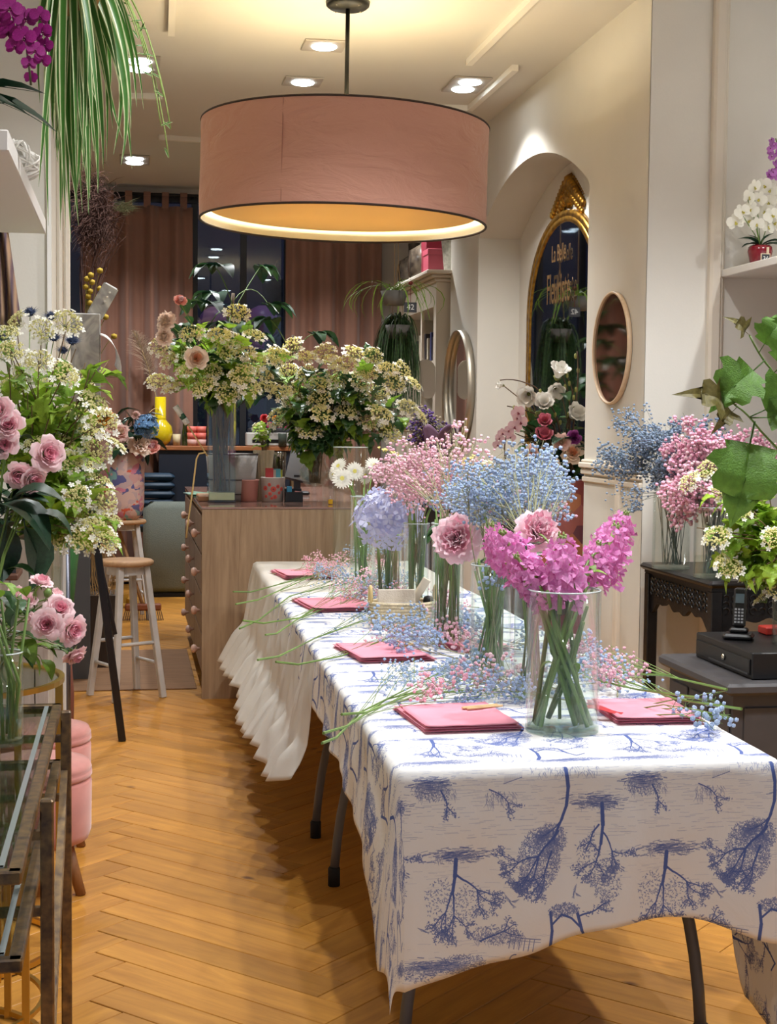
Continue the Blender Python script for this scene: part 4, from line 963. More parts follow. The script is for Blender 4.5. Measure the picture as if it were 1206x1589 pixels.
def peony_mesh(mats):
    b = MB()
    for i in range(26): t_ = i/26; petal(b, i*2.4, .12+.5*t_, .05+.2*t_, .85-.12*t_, .26+.12*t_, 0, .07, mi=0 if i%3 else 1)
    for i in range(12): petal(b, i*2.4+.3, .55, .42, .55-.03*i, .50, .05+.03*i, .06, mi=0)
    for i in range(6): petal(b, i*1.05, .3, .72, .12, .48, .25, .05, mi=0)
    b.lathe([(0,-.2),(.12,-.15),(.3,.0),(0,.1)], 8, mi=2)
    return b.mesh('peony_bloom', mats)
M_rose = [rose_mesh([rose_p, rose_d, stem_g], o) for o in (.35,.6,.8)]
M_rosebud = rose_mesh([rose_p, rose_p, stem_g], .0, 5, 5, 3, name='rose_bud')
M_peach = [rose_mesh([rose_a, mat('petal_peach_core',(250,196,160),.55,trans=.2), stem_g], .7), rose_mesh([rose_a, rose_a, stem_g], .4)]
M_coral = rose_mesh([mat('petal_coral',(248,176,164),.55,trans=.2), rose_p, stem_g], .3); M_peony = [peony_mesh([rose_pk, mat('petal_peony_core',(252,190,208),.55,trans=.2), stem_g]) for _ in range(2)]
M_palep = rose_mesh([mat('petal_blush',(246,206,196),.55,trans=.25), rose_a, stem_g], .9, ruf=.06)
M_carn = rose_mesh([mat('petal_carnation',(255,232,216),.6,trans=.15), rose_a, stem_g], .9, 12, 14, 10, .09)
M_red = rose_mesh([mat('petal_red',(190,36,40),.55), mat('petal_red',(190,36,40)), stem_g], .5); M_orange = rose_mesh([mat('petal_orange',(228,150,40),.55), mat('petal_orange',(228,150,40)), stem_g], .6)
M_purple = rose_mesh([mat('petal_purple',(132,44,120),.55), mat('petal_purple',(132,44,120)), stem_g], .5)
def vib_head():
    b = MB()
    for _ in range(120):
        r_ = math.sqrt(rd.random())*.86; a = U(0,2*PI); b.ball((r_*math.cos(a), r_*math.sin(a), .26*(1-r_*r_)+U(-.06,.06)), U(.055,.095), -1, 0)
    for k in range(10):
        a = 2*PI*k/10+U(-.2,.2); r_ = U(.80,1.0); c = Vector((r_*math.cos(a), r_*math.sin(a), U(-.08,.1))); nrm = (Vector((c.x*.5,c.y*.5,1))+rv(.3)).normalized(); fr = frame(c, nrm, U(0,6), U(.20,.26))
        for p in range(5):
            q = 2*PI*p/5; b.add([(0,0,0),(math.cos(q-.5)*.75,math.sin(q-.5)*.75,.1),(math.cos(q)*1.05,math.sin(q)*1.05,.05),(math.cos(q+.5)*.75,math.sin(q+.5)*.75,.1)], [(0,1,2,3)], fr, 1)
    for k in range(10):
        a = 2*PI*k/10; b.tube([(0,0,-.5),(.5*math.cos(a),.5*math.sin(a),.02)], .018, 3, 2, cap=False)
    return b.mesh('flower_head', [vib_c, petal_w, stem_g], False)
M_vib = [vib_head() for _ in range(5)]
def leaf_mesh(kind='lobed', m=leaf_g):
    half = {'lobed': [(0,0),(.16,.04),(.34,.10),(.30,.20),(.46,.30),(.54,.44),(.42,.46),(.36,.50),(.42,.62),(.36,.72),(.24,.72),(.18,.84),(.08,.92),(0,1.05)],
            'oval': [(0,0),(.14,.10),(.25,.24),(.31,.42),(.29,.60),(.20,.78),(.09,.92),(0,1.0)],
            'long': [(0,0),(.07,.12),(.12,.35),(.12,.6),(.07,.85),(0,1.0)],
            'star': [(0,0),(.10,.05),(.32,.02),(.60,.20),(.40,.28),(.25,.32),(.34,.50),(.30,.62),(.16,.60),(.10,.8),(0,1.1)]}[kind]
    b = MB(); vs = []; n = len(half)
    cx_ = [(0,y) for _, y in half]
    def Z(x, y): return .30*abs(x)+.16*math.sin(y*PI)-.25*y*y+.02*math.sin(y*26)*abs(x)*2
    for s in (1,-1):
        vs = []; fs = []
        for x, y in half:
            for k in (0,.5,1): vs.append((s*x*k, y-(.12*k*k*x if kind=='lobed' else 0), Z(x*k, y)))
        for i in range(n-1):
            for k in range(2): q = (i*3+k, i*3+k+1, (i+1)*3+k+1, (i+1)*3+k); fs.append(q if s > 0 else q[::-1])
        b.add(vs, fs)
    b.tube([(0,-.28,.04),(0,0,.0),(0,.5,.11),(0,.98,-.22)], [.016,.014,.010,.003], 3)
    return b.mesh('leaf', m)
L_vib = [leaf_mesh('lobed', leaf_g), leaf_mesh('lobed', leaf_b), leaf_mesh('star', leaf_b)]; L_oval = leaf_mesh('oval', leaf_d); L_ovalg = leaf_mesh('oval', leaf_g); L_ovald = leaf_mesh('oval', leaf_dd); L_vibd = leaf_mesh('lobed', leaf_d)
L_long = leaf_mesh('long', leaf_dd)
def stock_mesh():
    b = MB()
    for k in range(34):
        t_ = k/34; a = k*2.4; z = -.48+.92*t_; r_ = .27*(1-.55*max(0,t_-.55)/.45)
        c = Vector((r_*math.cos(a), r_*math.sin(a), z)); nr = Vector((math.cos(a), math.sin(a), .35+.4*t_)); s = U(.17,.22)*(1-.5*max(0,t_-.6)/.4); fr = frame(c, nr, U(0,6), s)
        for p in range(7):
            q = 2*PI*p/7+U(-.2,.2); l = U(.75,1.1) if p < 4 else U(.45,.7); zz = U(-.15,.35) if p < 4 else U(.3,.75)
            b.add([(0,0,0),(math.cos(q-.55)*l*.8,math.sin(q-.55)*l*.8,zz+U(-.2,.2)),(math.cos(q)*l,math.sin(q)*l,zz+U(-.25,.25)),(math.cos(q+.55)*l*.8,math.sin(q+.55)*l*.8,zz+U(-.2,.2))], [(0,1,2,3)], fr, 0)
    for k in range(9): a = k*2.4; b.ball((.05*math.cos(a), .05*math.sin(a), .45+.012*k), .034-.002*k, 0, 1, (.8,.8,1.3))
    b.tube([(0,0,-.6),(0,0,.5)], .035, 5, 1)
    return b.mesh('flower_spike', [stock_m, mat('bud_green',(150,170,96),.5)])
M_stock = [stock_mesh() for _ in range(3)]
def hyd_mesh(m_):
    b = MB(); n = 130
    for k in range(n):
        z = 1-1.62*(k+.5)/n; r_ = math.sqrt(max(0,1-z*z)); a = k*2.39996; c = Vector((r_*math.cos(a), r_*math.sin(a), z*.82)); nr = c+rv(.5); fr = frame(c*U(.88,1.06), nr, U(0,6), U(.16,.21))
        for p in range(4):
            q = PI/2*p; zz = U(.05,.45)
            b.add([(0,0,0),(math.cos(q-.62)*.85,math.sin(q-.62)*.85,zz),(math.cos(q)*1.15,math.sin(q)*1.15,zz+U(-.1,.1)),(math.cos(q+.62)*.85,math.sin(q+.62)*.85,zz)], [(0,1,2,3)], fr)
    b.ball((0,0,-.02), .70, 0)
    return b.mesh('flower_head', m_)
M_hyd = [hyd_mesh(hyd_b), hyd_mesh(hyd_bl), hyd_mesh(mat('petal_hyd_pale',(190,206,244),.6,trans=.2))]
def gerbera():
    b = MB()
    for ringi, (n, l, z) in enumerate(((22,1.0,.0),(20,.86,.06),(14,.5,.1))):
        for k in range(n):
            a = 2*PI*k/n+U(-.05,.05)+ringi*.14; c, s = math.cos(a), math.sin(a); w = .095 if ringi < 2 else .05; ll = l*U(.92,1.03)
            pt = lambda r_, t_, zz: (r_*c-t_*s, r_*s+t_*c, zz)
            b.add([pt(.15,-w*.4,z),pt(.15,w*.4,z),pt(ll*.75,w,z+.10),pt(ll,w*.35,z+.04),pt(ll,-w*.35,z+.04),pt(ll*.75,-w,z+.10)], [(0,1,2,3,4,5)])
    b.lathe([(0,.0),(.24,.02),(.26,.1),(.16,.13),(.08,.10),(0,.11)], 12, mi=1); b.lathe([(0,-.22),(.09,-.2),(.2,-.02),(0,-.01)], 8, mi=2)
    return b.mesh('flower_head', [petal_w, mat('gerbera_eye',(206,196,96),.7,var=.3,scale=60), stem_g])
M_ger = [gerbera(), gerbera()]
def freesia(m_):
    b = MB()
    for k in range(6):
        fr = Matrix.Translation((.35*(k-2.2), .12*(-1)**k, .1*k-.2)) @ Matrix.Rotation(.5*(k-3)*.5,4,'Y') @ Matrix.Scale(.62-.07*k,4)
        for p in range(6): petal(b, p*1.047, .2, .35, .8, .3, .1, .02, n=3, M=fr)
        b.lathe([(0,-.5),(.08,-.4),(.2,0),(0,.05)], 6, M=fr, mi=1)
    return b.mesh('flower_spray', [m_, stem_g])
M_free = [freesia(yel), freesia(mat('petal_pale_cream',(248,244,208),.55,trans=.25))]
def magnolia(m_):
    b = MB()
    for p in range(4): petal(b, p*1.57, .3, .10, 1.0, .42, -.05, .02, mi=0)
    for p in range(5): petal(b, p*1.257+.6, .4, .28, .95, .48, .1, .03, mi=0)
    b.lathe([(0,-.25),(.12,-.15),(.26,.05),(0,.1)], 8, mi=1)
    return b.mesh('bloom', [m_, mat('bud_olive',(110,112,52),.6)])
M_mag = magnolia(mat('petal_ivory',(240,236,228),.55,trans=.15)); M_lily = magnolia(mat('petal_dusty_pink',(214,120,140),.55,trans=.15,var=.25,scale=10))
def orchid(mp_, mc_, name='bloom'):
    b = MB()
    def pp(a, l, w, z):
        fr = Matrix.Rotation(a,4,'Z'); pts = [(0,0,0),(w*.7,l*.25,z),(w,l*.55,z*1.1),(w*.7,l*.88,z*.6),(0,l,z*.3),(-w*.7,l*.88,z*.6),(-w,l*.55,z*1.1),(-w*.7,l*.25,z)]
        b.add(pts+[(0,l*.5,z*.7)], [(8,i,(i+1)%8) for i in range(8)], fr, 0)
    for a in (0, 2.2, -2.2): pp(a, .95, .34, .02)
    for a in (1.35,-1.35): pp(a, 1.0, .55, .10)
    for s in (-1,1): b.add([(0,-.05,.08),(s*.18,-.2,.22),(s*.1,-.4,.18),(0,-.3,.1)], [(0,1,2,3)], None, 1)
    b.ball((0,-.04,.13), .10, 0, 1); b.ball((0,-.28,.2), .08, 0, 1)
    return b.mesh(name, [mp_, mc_])
orp = mat('orchid_purple', (150,20,120), .5, var=.25, scale=10, objvar=.12, trans=.2); M_orc = orchid(orp, mat('orchid_lip',(96,8,60),.4)); M_orw = orchid(petal_w, mat('orchid_yellow',(200,190,90),.4)); M_orv = orchid(mat('orchid_violet',(206,132,214),.5,trans=.2,objvar=.1), mat('orchid_lip2',(150,40,130),.4))
M_orpk = orchid(mat('orchid_blush',(214,176,184),.5,trans=.1), mat('orchid_lip3',(130,40,60),.4))

# ================================================================ PLANTING HELPERS
def stemmed(name, label, cat, group, path, sm, sr, head=None, hname='flower_head', hs=.05, hdir=None, hroll=None, leaves=(), r1=None, loc=None):
    P = [Vector(p) for p in path]; o = P[0]
    t = thing(name, label, cat, o, group=group)
    K = len(P); rr_ = [sr+( (r1 if r1 else sr*.6)-sr)*i/(K-1) for i in range(K)]
    b = MB(); b.tube([p-o for p in P], rr_, 6); part('stem', b, sm, t, True)
    if head is not None:
        d = Vector(hdir) if hdir is not None else (P[-1]-P[-2])
        put(hname, head, t, M=frame(P[-1]-o, d, U(0,6) if hroll is None else hroll, hs))
    for (tt, lm, ls, ld) in leaves:
        k = min(K-2, int(tt*(K-1))); q = P[k].lerp(P[k+1], tt*(K-1)-k); d = Vector(ld).normalized()
        up = (Vector((-.15,-1,.45)) if cat == 'branch' else Vector((0,0,1))+rv(.35)); x = d.cross(up).normalized(); z = x.cross(d)
        M_ = Matrix((x, d, z)).transposed().to_4x4()
        put('leaf', lm, t, M=Matrix.Translation(q-o+d*ls*.28) @ M_ @ Matrix.Scale(ls,4))
    return t
def out_dirs(n, axis, bias=.2):
    L_ = []
    for i in range(n):
        v = rv(1); v = v-axis*v.dot(axis); v = v.normalized() if v.length > .05 else Vector((1,0,0)); L_.append(v+axis*U(0,.5)+Vector((0,0,bias)))
    return L_
def arc_path(A, Rm, B, n=9, sag=0.0):
    """from A (bottom of the stem) through Rm (the rim) to B (the head)"""
    A, Rm, B = Vector(A), Vector(Rm), Vector(B); d = (Rm-A); c = Rm+d*.55*((B-Rm).length/max(d.length,.05))*.6; c.z = min(c.z, max(B.z,Rm.z)+.02)
    return [A.lerp(Rm, i/3) for i in range(3)]+bez(Rm, c, B, n-2)
def vib_branch(label, group, A, Rm, B, nl=6, ls=(.05,.085), hs=(.042,.056), head=True, lm=None, wood_=True, name='viburnum_branch'):
    P = arc_path(A, Rm, B); ax = (P[-1]-P[-3]).normalized(); outw = Vector((B[0]-Rm[0], B[1]-Rm[1], 0)); outw = outw.normalized() if outw.length > .02 else Vector((0,-1,0))
    lv = [(U(.45,.97), (lm or L_vib)[rd.randrange(len(lm or L_vib))], U(*ls), d+outw*.5) for d in out_dirs(nl, ax)]
    hd = Vector((0,0,1))*.75+outw*.55+rv(.35)+Vector((0,-.28,0))
    return stemmed(name, label, 'viburnum', group, P, stem_w if wood_ else stem_g, .0032, M_vib[rd.randrange(5)] if head else None, 'flower_head', U(*hs), hd, leaves=lv, r1=.002)
def vase(name, label, x, y, z, r, h, water=.5, square=False, gm=None, wm_=None, thick=.004, group=None, base=.012):
    t = thing(name, label, 'vase', (x,y,z), group=group); n = 4 if square else 40; M_ = Matrix.Rotation(PI/4,4,'Z') if square else None; k = 1.414 if square else 1
    b = MB(); b.lathe([(0,.0005),((r-.002)*k,.0005),(r*k,.004),(r*k,h),((r-thick)*k,h),((r-thick)*k,base),(0,base)], n, M=M_); part('glass_wall', b, gm or VG, t, not square)
    b = MB(); b.grid(lambda u, v: ((r-thick/2+.0022*math.cos(2*PI*v))*math.cos(2*PI*u), (r-thick/2+.0022*math.cos(2*PI*v))*math.sin(2*PI*u), h+.0022*math.sin(2*PI*v)), 40, 7, closeu=True)
    if not square: part('rim', b, mat('glass_rim',(196,208,206),.12,spec=.9), t, True)
    b = MB(); b.lathe([(0,.001),((r-.001)*k,.001),((r-.001)*k,base*.8),(0,base*.8)], n, M=M_); part('glass_base', b, glass('glass_base_m', (242,246,244), .06, .3, .05), t)
    if water: b = MB(); b.lathe([((r-thick-.0006)*k,base+.001),((r-thick-.0006)*k,h*water),(0,h*water)], n, M=M_); part('water', b, wm_ or WG, t, not square)
    return t
VG = glass('vase_glass', (252,254,253), .03, .38, .02); WG = glass('vase_water', (248,252,250), .03, .22, .01)
def sprig(label, group, P, tip_c, rad, n, mats_, br=.0042, name='gypsophila_sprig', st=.0016, sub=7, flat=1.0, par=None, t0=.55, stm=None):
    """a branching cloud of tiny blossoms at tip_c on a stem along P"""
    P = [Vector(p) for p in P]; o = P[0]; t = thing(name, label, "baby's breath", o, group=group)
    b = MB(); b.tube([p-o for p in P], [st*(1.25-.7*i/(len(P)-1)) for i in range(len(P))], 5)
    bl = MB(); tc__ = Vector(tip_c); rad = Vector(rad) if not isinstance(rad,(int,float)) else Vector((rad,rad,rad))
    hubs = []
    for k in range(sub):
        tt = t0+(1-t0)*(k/max(1,sub-1)); i = min(len(P)-2, int(tt*(len(P)-1))); q = P[i].lerp(P[i+1], tt*(len(P)-1)-i)
        e = tc__+Vector((U(-1,1)*rad.x, U(-1,1)*rad.y, U(-1,1)*rad.z*flat)); b.tube([q-o, (q+e)/2-o+rv(.01), e-o], [.0011,.0009,.0006], 3, cap=False); hubs.append((q,e))
    for k in range(n):
        q, e = hubs[rd.randrange(sub)]; c = q.lerp(e, U(.45,1.0)); v = rv(1); v = v.normalized() if v.length > .1 else Vector((0,0,1)); tip = c+v*U(.010,.034)
        if k % 2 == 0: b.tube([c-o, tip-o], .0005, 3, cap=False)
        bl.ball(tuple(tip-o), br*U(.65,1.2), 0 if br > .0045 else -1, rd.randrange(len(mats_)))
    part('stem', b, stm or gyp_st, t); bo = put('blossoms', bl.mesh('blossoms', mats_, False), t); bo['kind'] = 'stuff'
    return t
# ================================================================ TABLE: vases
TT = TH+.0085
def tv(px, py): p = G(px, py, TT); return p
VS = {}
def tvase(key, cx_, rpx, yb, yt, water, label):
    p = tv(cx_, yb); dist = p.y; r = rpx*p.length/F*.99; r = rpx/F*(R.transposed() @ (p-EYEP)).z*-1
    zt = AY(cx_, yt, p.y).z; VS[key] = (p.x, p.y, TT, r, zt-TT); vase('cylinder_vase', label, p.x, p.y, TT, r, zt-TT, water); return VS[key]
tvase('A', 872, 57, 1133, 915, .27, 'wide clear glass cylinder vase with pink stocks at the near end of the table')
tvase('B', 761, 33, 1046, 876, .72, 'clear glass cylinder vase full of green stems in the middle of the table')
tvase('C', 823, 29, 1082, 893, .68, 'narrow clear glass vase just behind the wide stock vase')
tvase('D', 693, 26, 1000, 812, .35, 'clear glass cylinder vase holding the left peony behind the basket')
tvase('E', 645, 21, 962, 812, .85, 'slim glass vase with blue pink filler flowers behind the basket')
tvase('Fv', 600, 24, 938, 812, .45, 'clear glass vase full of thin stems under the blue hydrangea')
tvase('H', 562, 20, 905, 770, .5, 'clear glass vase of the white gerberas behind the hydrangea')
tvase('I', 543, 27, 872, 694, .0, 'tall empty glass cylinder vase at the far end of the table')
def inv(key, a=None, q=.6, z=None):
    x, y, zb, r, h = VS[key]; a = U(0,2*PI) if a is None else a; return Vector((x+r*q*math.cos(a), y+r*q*math.sin(a), zb+.016 if z is None else z))
def rimv(key, tgt, q=.8):
    x, y, zb, r, h = VS[key]; d = Vector((tgt[0]-x, tgt[1]-y, 0)); d = d.normalized() if d.length > 1e-3 else Vector((1,0,0)); return Vector((x+d.x*r*q, y+d.y*r*q, zb+h))
# stocks
x, y, zb, r, h = VS['A']
for k, (px, py, tx, ty, Y, ln) in enumerate(((952,828,.30,.9,3.42,.150),(928,852,.12,.9,3.36,.11),(872,848,.02,1,3.28,.165),(880,886,-.05,.9,3.40,.10),(785,836,-.45,.8,3.36,.135),(808,872,-.5,.7,3.30,.12),(766,822,-.35,.9,3.55,.11),(968,806,.4,.9,3.5,.12))):
    B = AY(px, py, Y); d = Vector((tx,0,ty)).normalized(); base = inv('A', math.atan2(0,-tx)+U(-.7,.7), .75); P = arc_path(base, rimv('A', B), B-d*ln*.35, 8)
    if tx < 0: base = Vector((x+r*.6*U(.3,1), y+U(-.04,.04), zb+.014)); P = arc_path(base, rimv('A', B), B-d*ln*.35, 8)
    stemmed('stock_stem', ['magenta pink stock spike at the upper right of the wide vase','short pink stock spike below the upper right one','upright magenta stock spike over the middle of the wide vase','lower pink stock cluster just behind the upright spike','pink stock spike leaning left over the peonies','lowest left leaning pink stock cluster above the vase rim','small pink stock tip at the upper left between the peonies','small outermost pink stock tip on the right'][k], 'stock flower', 'pink stocks in the wide vase', P, stem_g, .0058, M_stock[k%3], 'flower_spike', ln, d, leaves=[(U(.5,.7), L_ovalg, .045, d2) for d2 in out_dirs(1, d)], r1=.0042)
for k in range(7):   # cut side stems standing in the water
    a = U(0,6.28); b0 = inv('A', a, .8); e = inv('A', a+PI+U(-.6,.6), .7, zb+h*U(.75,1.05)); stemmed('stock_stem', 'bare green stock stem crossing inside the wide vase', 'stock flower', 'bare stems in the wide vase', [b0, (b0+e)/2+rv(.008), e], stem_g, .0052, leaves=[(.45, L_ovalg, .035, rv(1))], r1=.004)
# peonies
for key, px, py, Y, s, d, lab in (('D',708,835,4.30,.078,(-.45,-.9,.15),'big pale pink peony with open petals left of the stocks'),('A',836,822,3.62,.060,(.1,-1,.5),'big pink peony behind the stocks'),('B',779,868,4.05,.050,(-.3,-.8,-.4),'pale pink peony drooping under the stocks')):
    B = AY(px, py, Y); stemmed('peony', lab, 'peony', 'peonies on the table', arc_path(inv(key), rimv(key, B), B-Vector(d).normalized()*s*.3), stem_g, .004, M_peony[rd.randrange(2)], 'bloom', s, d, leaves=[(.7, L_oval, .08, (U(-1,1),-.3,-.3)), (.8, L_oval, .07, (U(-1,1),.3,-.2))])
# hydrangeas, gerberas, freesias
for key, px, py, Y, s, d, lab, m_ in (('Fv',602,778,5.35,.120,(-.1,-.5,.8),'big lilac blue hydrangea head at the left of the flower row',0),('E',690,735,5.2,.095,(0,-.3,1),'pale blue hydrangea behind the pink mist of small blossoms',2)):
    B = AY(px, py, Y); stemmed('hydrangea', lab, 'hydrangea', 'hydrangeas', arc_path(inv(key), rimv(key,B), B-Vector(d).normalized()*s*.6), stem_g, .0055, M_hyd[m_], 'flower_head', s, d)
for k, (px, py, s, d) in enumerate(((531,742,.047,(-.15,-1,.15)),(551,731,.044,(.2,-1,.1)),(524,722,.044,(-.7,-.6,.6)),(582,722,.047,(.3,-.9,.6)),(568,738,.042,(.5,-.8,.0)),(515,735,.036,(-.9,-.4,.1)))):
    B = AY(px, py, 6.35+.03*k); stemmed('gerbera', ['white gerbera facing out, lowest at the left','white gerbera facing out beside the lowest one','white gerbera turned up to the left','white gerbera at the right of the gerbera bunch','white gerbera half hidden in the bunch centre','leftmost white gerbera seen from the side'][k], 'gerbera', 'white gerberas', arc_path(inv('H'), rimv('H',B), B-Vector(d).normalized()*.008), stem_g, .0035, M_ger[k%2], 'flower_head', s, d)
for k, (px, py, s, m_, Y, lab) in enumerate(((603,704,.042,0,5.6,'yellow freesia spray at the upper left of the row'),(622,714,.036,1,5.5,'cream freesia spray beside the upper left yellow one'),(640,712,.030,1,5.3,'cream freesia half hidden in the pink mist'),(726,716,.038,0,4.9,'yellow green freesia spray above the middle'),(748,722,.032,1,4.8,'cream freesia right of the yellow green spray'),(795,738,.040,0,4.6,'pale yellow freesia cluster among the blue mist'),(722,752,.028,0,4.6,'small yellow blossom spray in the cloud centre'))):
    B = AY(px, py, Y); stemmed('freesia', lab, 'freesia', 'freesias', arc_path(inv('E' if k < 4 else 'B'), rimv('E' if k < 4 else 'B',B), B), stem_g, .003, M_free[m_], 'flower_spray', s, (U(-.3,.3),-.4,.9))
# filler stems inside the vases
for key, n, rr_, q in (('Fv',26,.0022,.75),('D',26,.0020,.8),('B',20,.0034,.8),('C',8,.0034,.7),('E',6,.0042,.5),('H',8,.003,.6)):
    x, y, zb, r, h = VS[key]; bun = MB()
    t = thing('stem_bunch', 'bunch of green stems standing in the %s' % {'Fv':'hydrangea vase','D':'left peony vase','B':'middle vase','C':'narrow vase behind the stocks','E':'slim vase behind the basket','H':'gerbera vase'}[key], 'stems', (x,y,zb))
    for i in range(n):
        a = U(0,6.28); A_ = Vector((r*q*U(.2,1)*math.cos(a), r*q*U(.2,1)*math.sin(a), .016)); a2 = a+PI*U(.6,1.4) if key in 'BC' else a+U(-.5,.5); B_ = Vector((r*q*math.cos(a2), r*q*math.sin(a2), h*U(.9,1.12)))
        b = MB(); b.tube([A_, (A_+B_)/2+rv(.004), B_], rr_*U(.8,1.2), 5); part('stem', b, stem_g, t, True)
# baby's breath cloud over the vases
PK = [gyp_p, gyp_p, gyp_pp]; BLm = [gyp_b]; 
for k in range(22):
    a = U(0,6.28); q = math.sqrt(rd.random()); px = 662+82*q*math.cos(a); py = 738+42*q*math.sin(a); B = AY(px, py, U(4.75,5.35)); key = ('E','Fv','D')[k%3]
    sprig("pink baby's breath sprig in the mist over the hydrangea", "pink baby's breath over the vases", arc_path(inv(key), rimv(key,B), B), B, .05, 105, PK, .0052)
for k in range(7):
    px, py = ((700,672),(735,690),(690,700),(750,700),(718,664),(765,720),(680,690))[k]; B = AY(px, py, 4.7+.05*k)
    sprig("tall pink baby's breath wisp in front of the dark mirror", "tall pink baby's breath wisps", arc_path(inv('D'), rimv('D',B), B), B, .042, 26, PK, .0064)
for k in range(24):
    a = U(0,6.28); q = math.sqrt(rd.random()); px = 782+92*q*math.cos(a); py = 757+38*q*math.sin(a)-max(0,(px-800))*.22; B = AY(px, py, U(4.0,4.7)); key = ('B','C','D')[k%3]
    sprig("blue baby's breath sprig in the mist behind the stocks", "blue baby's breath over the vases", arc_path(inv(key), rimv(key,B), B), B, .044, 105, BLm, .0050)
for k, (px, py) in enumerate(((845,700),(868,722),(820,700),(872,770),(850,790),(880,745),(812,790),(790,700),(775,905),(760,900))):
    B = AY(px, py, 4.0 if k < 8 else 3.98); sprig("blue baby's breath sprig at the %s of the flower row" % ('right edge' if k < 8 else 'rim of the middle vase'), "outer blue baby's breath" if k < 8 else "low blue baby's breath", arc_path(inv('C' if k < 8 else 'B'), rimv('C' if k < 8 else 'B',B), B), B, .036, 48 if k < 8 else 20, BLm, .0058)
for k in range(12):
    px, py = 735+12*k+U(-8,8), 784+U(-14,8); B = AY(px, py, 4.2+U(-.1,.2)); key = ('D','B','C')[k%3]; m_ = (BLm,BLm,PK)[k%3]
    sprig("%s baby's breath sprig low in the mist just above the peonies" % ('pink' if m_ is PK else 'blue'), "low baby's breath over the peonies", arc_path(inv(key), rimv(key,B), B), B, .036, 80, m_, .0050)
# ================================================================ lying on the cloth
def lie(px, py, h=.006): p = G(px, py, TT+h); p.z = TT+h; return p
def lying(ends, tip, n, mats_, rad, label, group, h=.02, br=.0045):
    A = lie(*ends[0], .012); mids = [lie(*e, .008) for e in ends[1:]]; T_ = lie(*tip, h)
    P = [A]+mids+[T_]; Q = []
    for i in range(len(P)-1): Q += [P[i].lerp(P[i+1], k/3) for k in range(3)]
    Q.append(P[-1]); Q[0].z += .02
    sprig(label, group, Q, T_+Vector((0,0,.012)), rad, n, mats_, br, st=.0028, sub=9, t0=.3, stm=stem_g)
lyl = "baby's breath stem lying across the left table edge"
L_ = (([(362,926),(440,905)],(520,885),PK,lyl+', farthest one'),([(366,946),(460,905)],(540,870),PK,lyl+', second from the far end'),([(372,985),(450,925)],(560,895),BLm,lyl+', its cut end bent down low'),
  ([(377,972),(470,958)],(590,905),BLm,lyl+', between the two far napkins'),([(412,995),(460,962)],(560,900),PK,lyl+', with the short broken stub'),([(400,1035),(490,990)],(610,945),BLm,lyl+', crossing in front of the second napkin'),
  ([(428,1038),(530,1018)],(640,975),PK,lyl+', running over the third napkin'),([(500,1168),(560,1105)],(680,1045),BLm,lyl+', nearest one with a split end'),([(502,1152),(600,1085)],(740,1050),BLm,lyl+', the long nearest one'),([(530,1122),(640,1076)],(770,1070),BLm,lyl+', thin one above the near napkin'))
for ends, tip, m_, lab in L_: lying(ends, tip, 150, m_, (.10,.16,.018), lab, "baby's breath stems on the left edge")
for k in range(13):
    px, py = ((530,885),(560,865),(590,880),(520,900),(575,905),(600,860),(545,850),(610,900),(560,925),(640,905),(500,880),(590,925),(620,935))[k]; T_ = lie(px, py, .03); A = T_+Vector((U(-.3,-.1),U(-.3,.1),-.025))
    sprig("%s baby's breath tuft heaped on the far half of the cloth" % ('pink','blue')[k%2], "baby's breath heap at the far end", [A,(A+T_)/2,T_], T_+Vector((0,0,.03)), (.07,.13,.035), 150, (PK,BLm)[k%2], .0044, t0=.3)
for k in range(10):
    px, py = ((600,975),(640,965),(680,990),(655,1000),(700,965),(690,940),(615,1000),(630,985),(670,960),(720,985))[k]; T_ = lie(px, py, .03); A = T_+Vector((U(.1,.3),U(-.2,.2),-.025))
    m_ = (BLm,BLm,PK)[k%3]; sprig("%s baby's breath tuft around the small basket" % ('pink' if m_ is PK else 'blue'), "baby's breath around the basket", [A,(A+T_)/2,T_], T_+Vector((0,0,.03)), (.05,.10,.03), 110, m_, .0052, t0=.3)
for k in range(14):
    px, py = ((700,1050),(740,1060),(780,1070),(720,1010),(760,1030),(800,1055),(830,1000),(900,1020),(930,1010),(920,1050),(880,1060),(690,1075),(940,1040),(960,1055))[k]; T_ = lie(px, py, .03); A = T_+Vector((U(-.3,.3),U(-.1,.2),-.025))
    m_ = (BLm,PK)[k%2]; sprig("%s baby's breath tuft lying around the middle vases" % ('pink' if m_ is PK else 'blue'), "baby's breath in the near middle of the cloth", [A,(A+T_)/2,T_], T_+Vector((0,0,.03)), (.06,.09,.03), 90, m_, .0052, t0=.3)
for k, (ends, tip, m_, n) in enumerate((([(1151,1100),(1050,1085)],(940,1045),BLm,60),([(1128,1070),(1040,1050)],(930,1015),PK,60),([(1042,1048),(970,1045)],(900,1030),BLm,60),([(1080,1082),(990,1070)],(900,1050),BLm,50))):
    P = [lie(*ends[0], .05), lie(*ends[1], .03), lie(*tip, .02)]; Q = [P[0],P[0].lerp(P[1],.5),P[1],P[1].lerp(P[2],.5),P[2]]
    sprig("baby's breath stem reaching over the right table edge, %s one" % ('lowest','top','short upper','middle')[k], "baby's breath stems on the right edge", Q, P[2], (.09,.12,.02), n, m_, .0050, st=.0030, sub=9, t0=.4, stm=stem_g)
for k, (a, c) in enumerate((((1000,1095),(1110,1085)),((1010,1110),(1095,1120)),((1015,1100),(1130,1112)),((990,1100),(1070,1100)))):
    A = lie(*a, .01); T_ = lie(*c, .035); sprig("blue baby's breath spray overhanging the right edge near the pink napkin", "blue spray at the right edge", [A,(A+T_)/2+Vector((0,0,.01)),T_], T_, (.03,.04,.03), 16, BLm, .0066, sub=6, stm=stem_g)
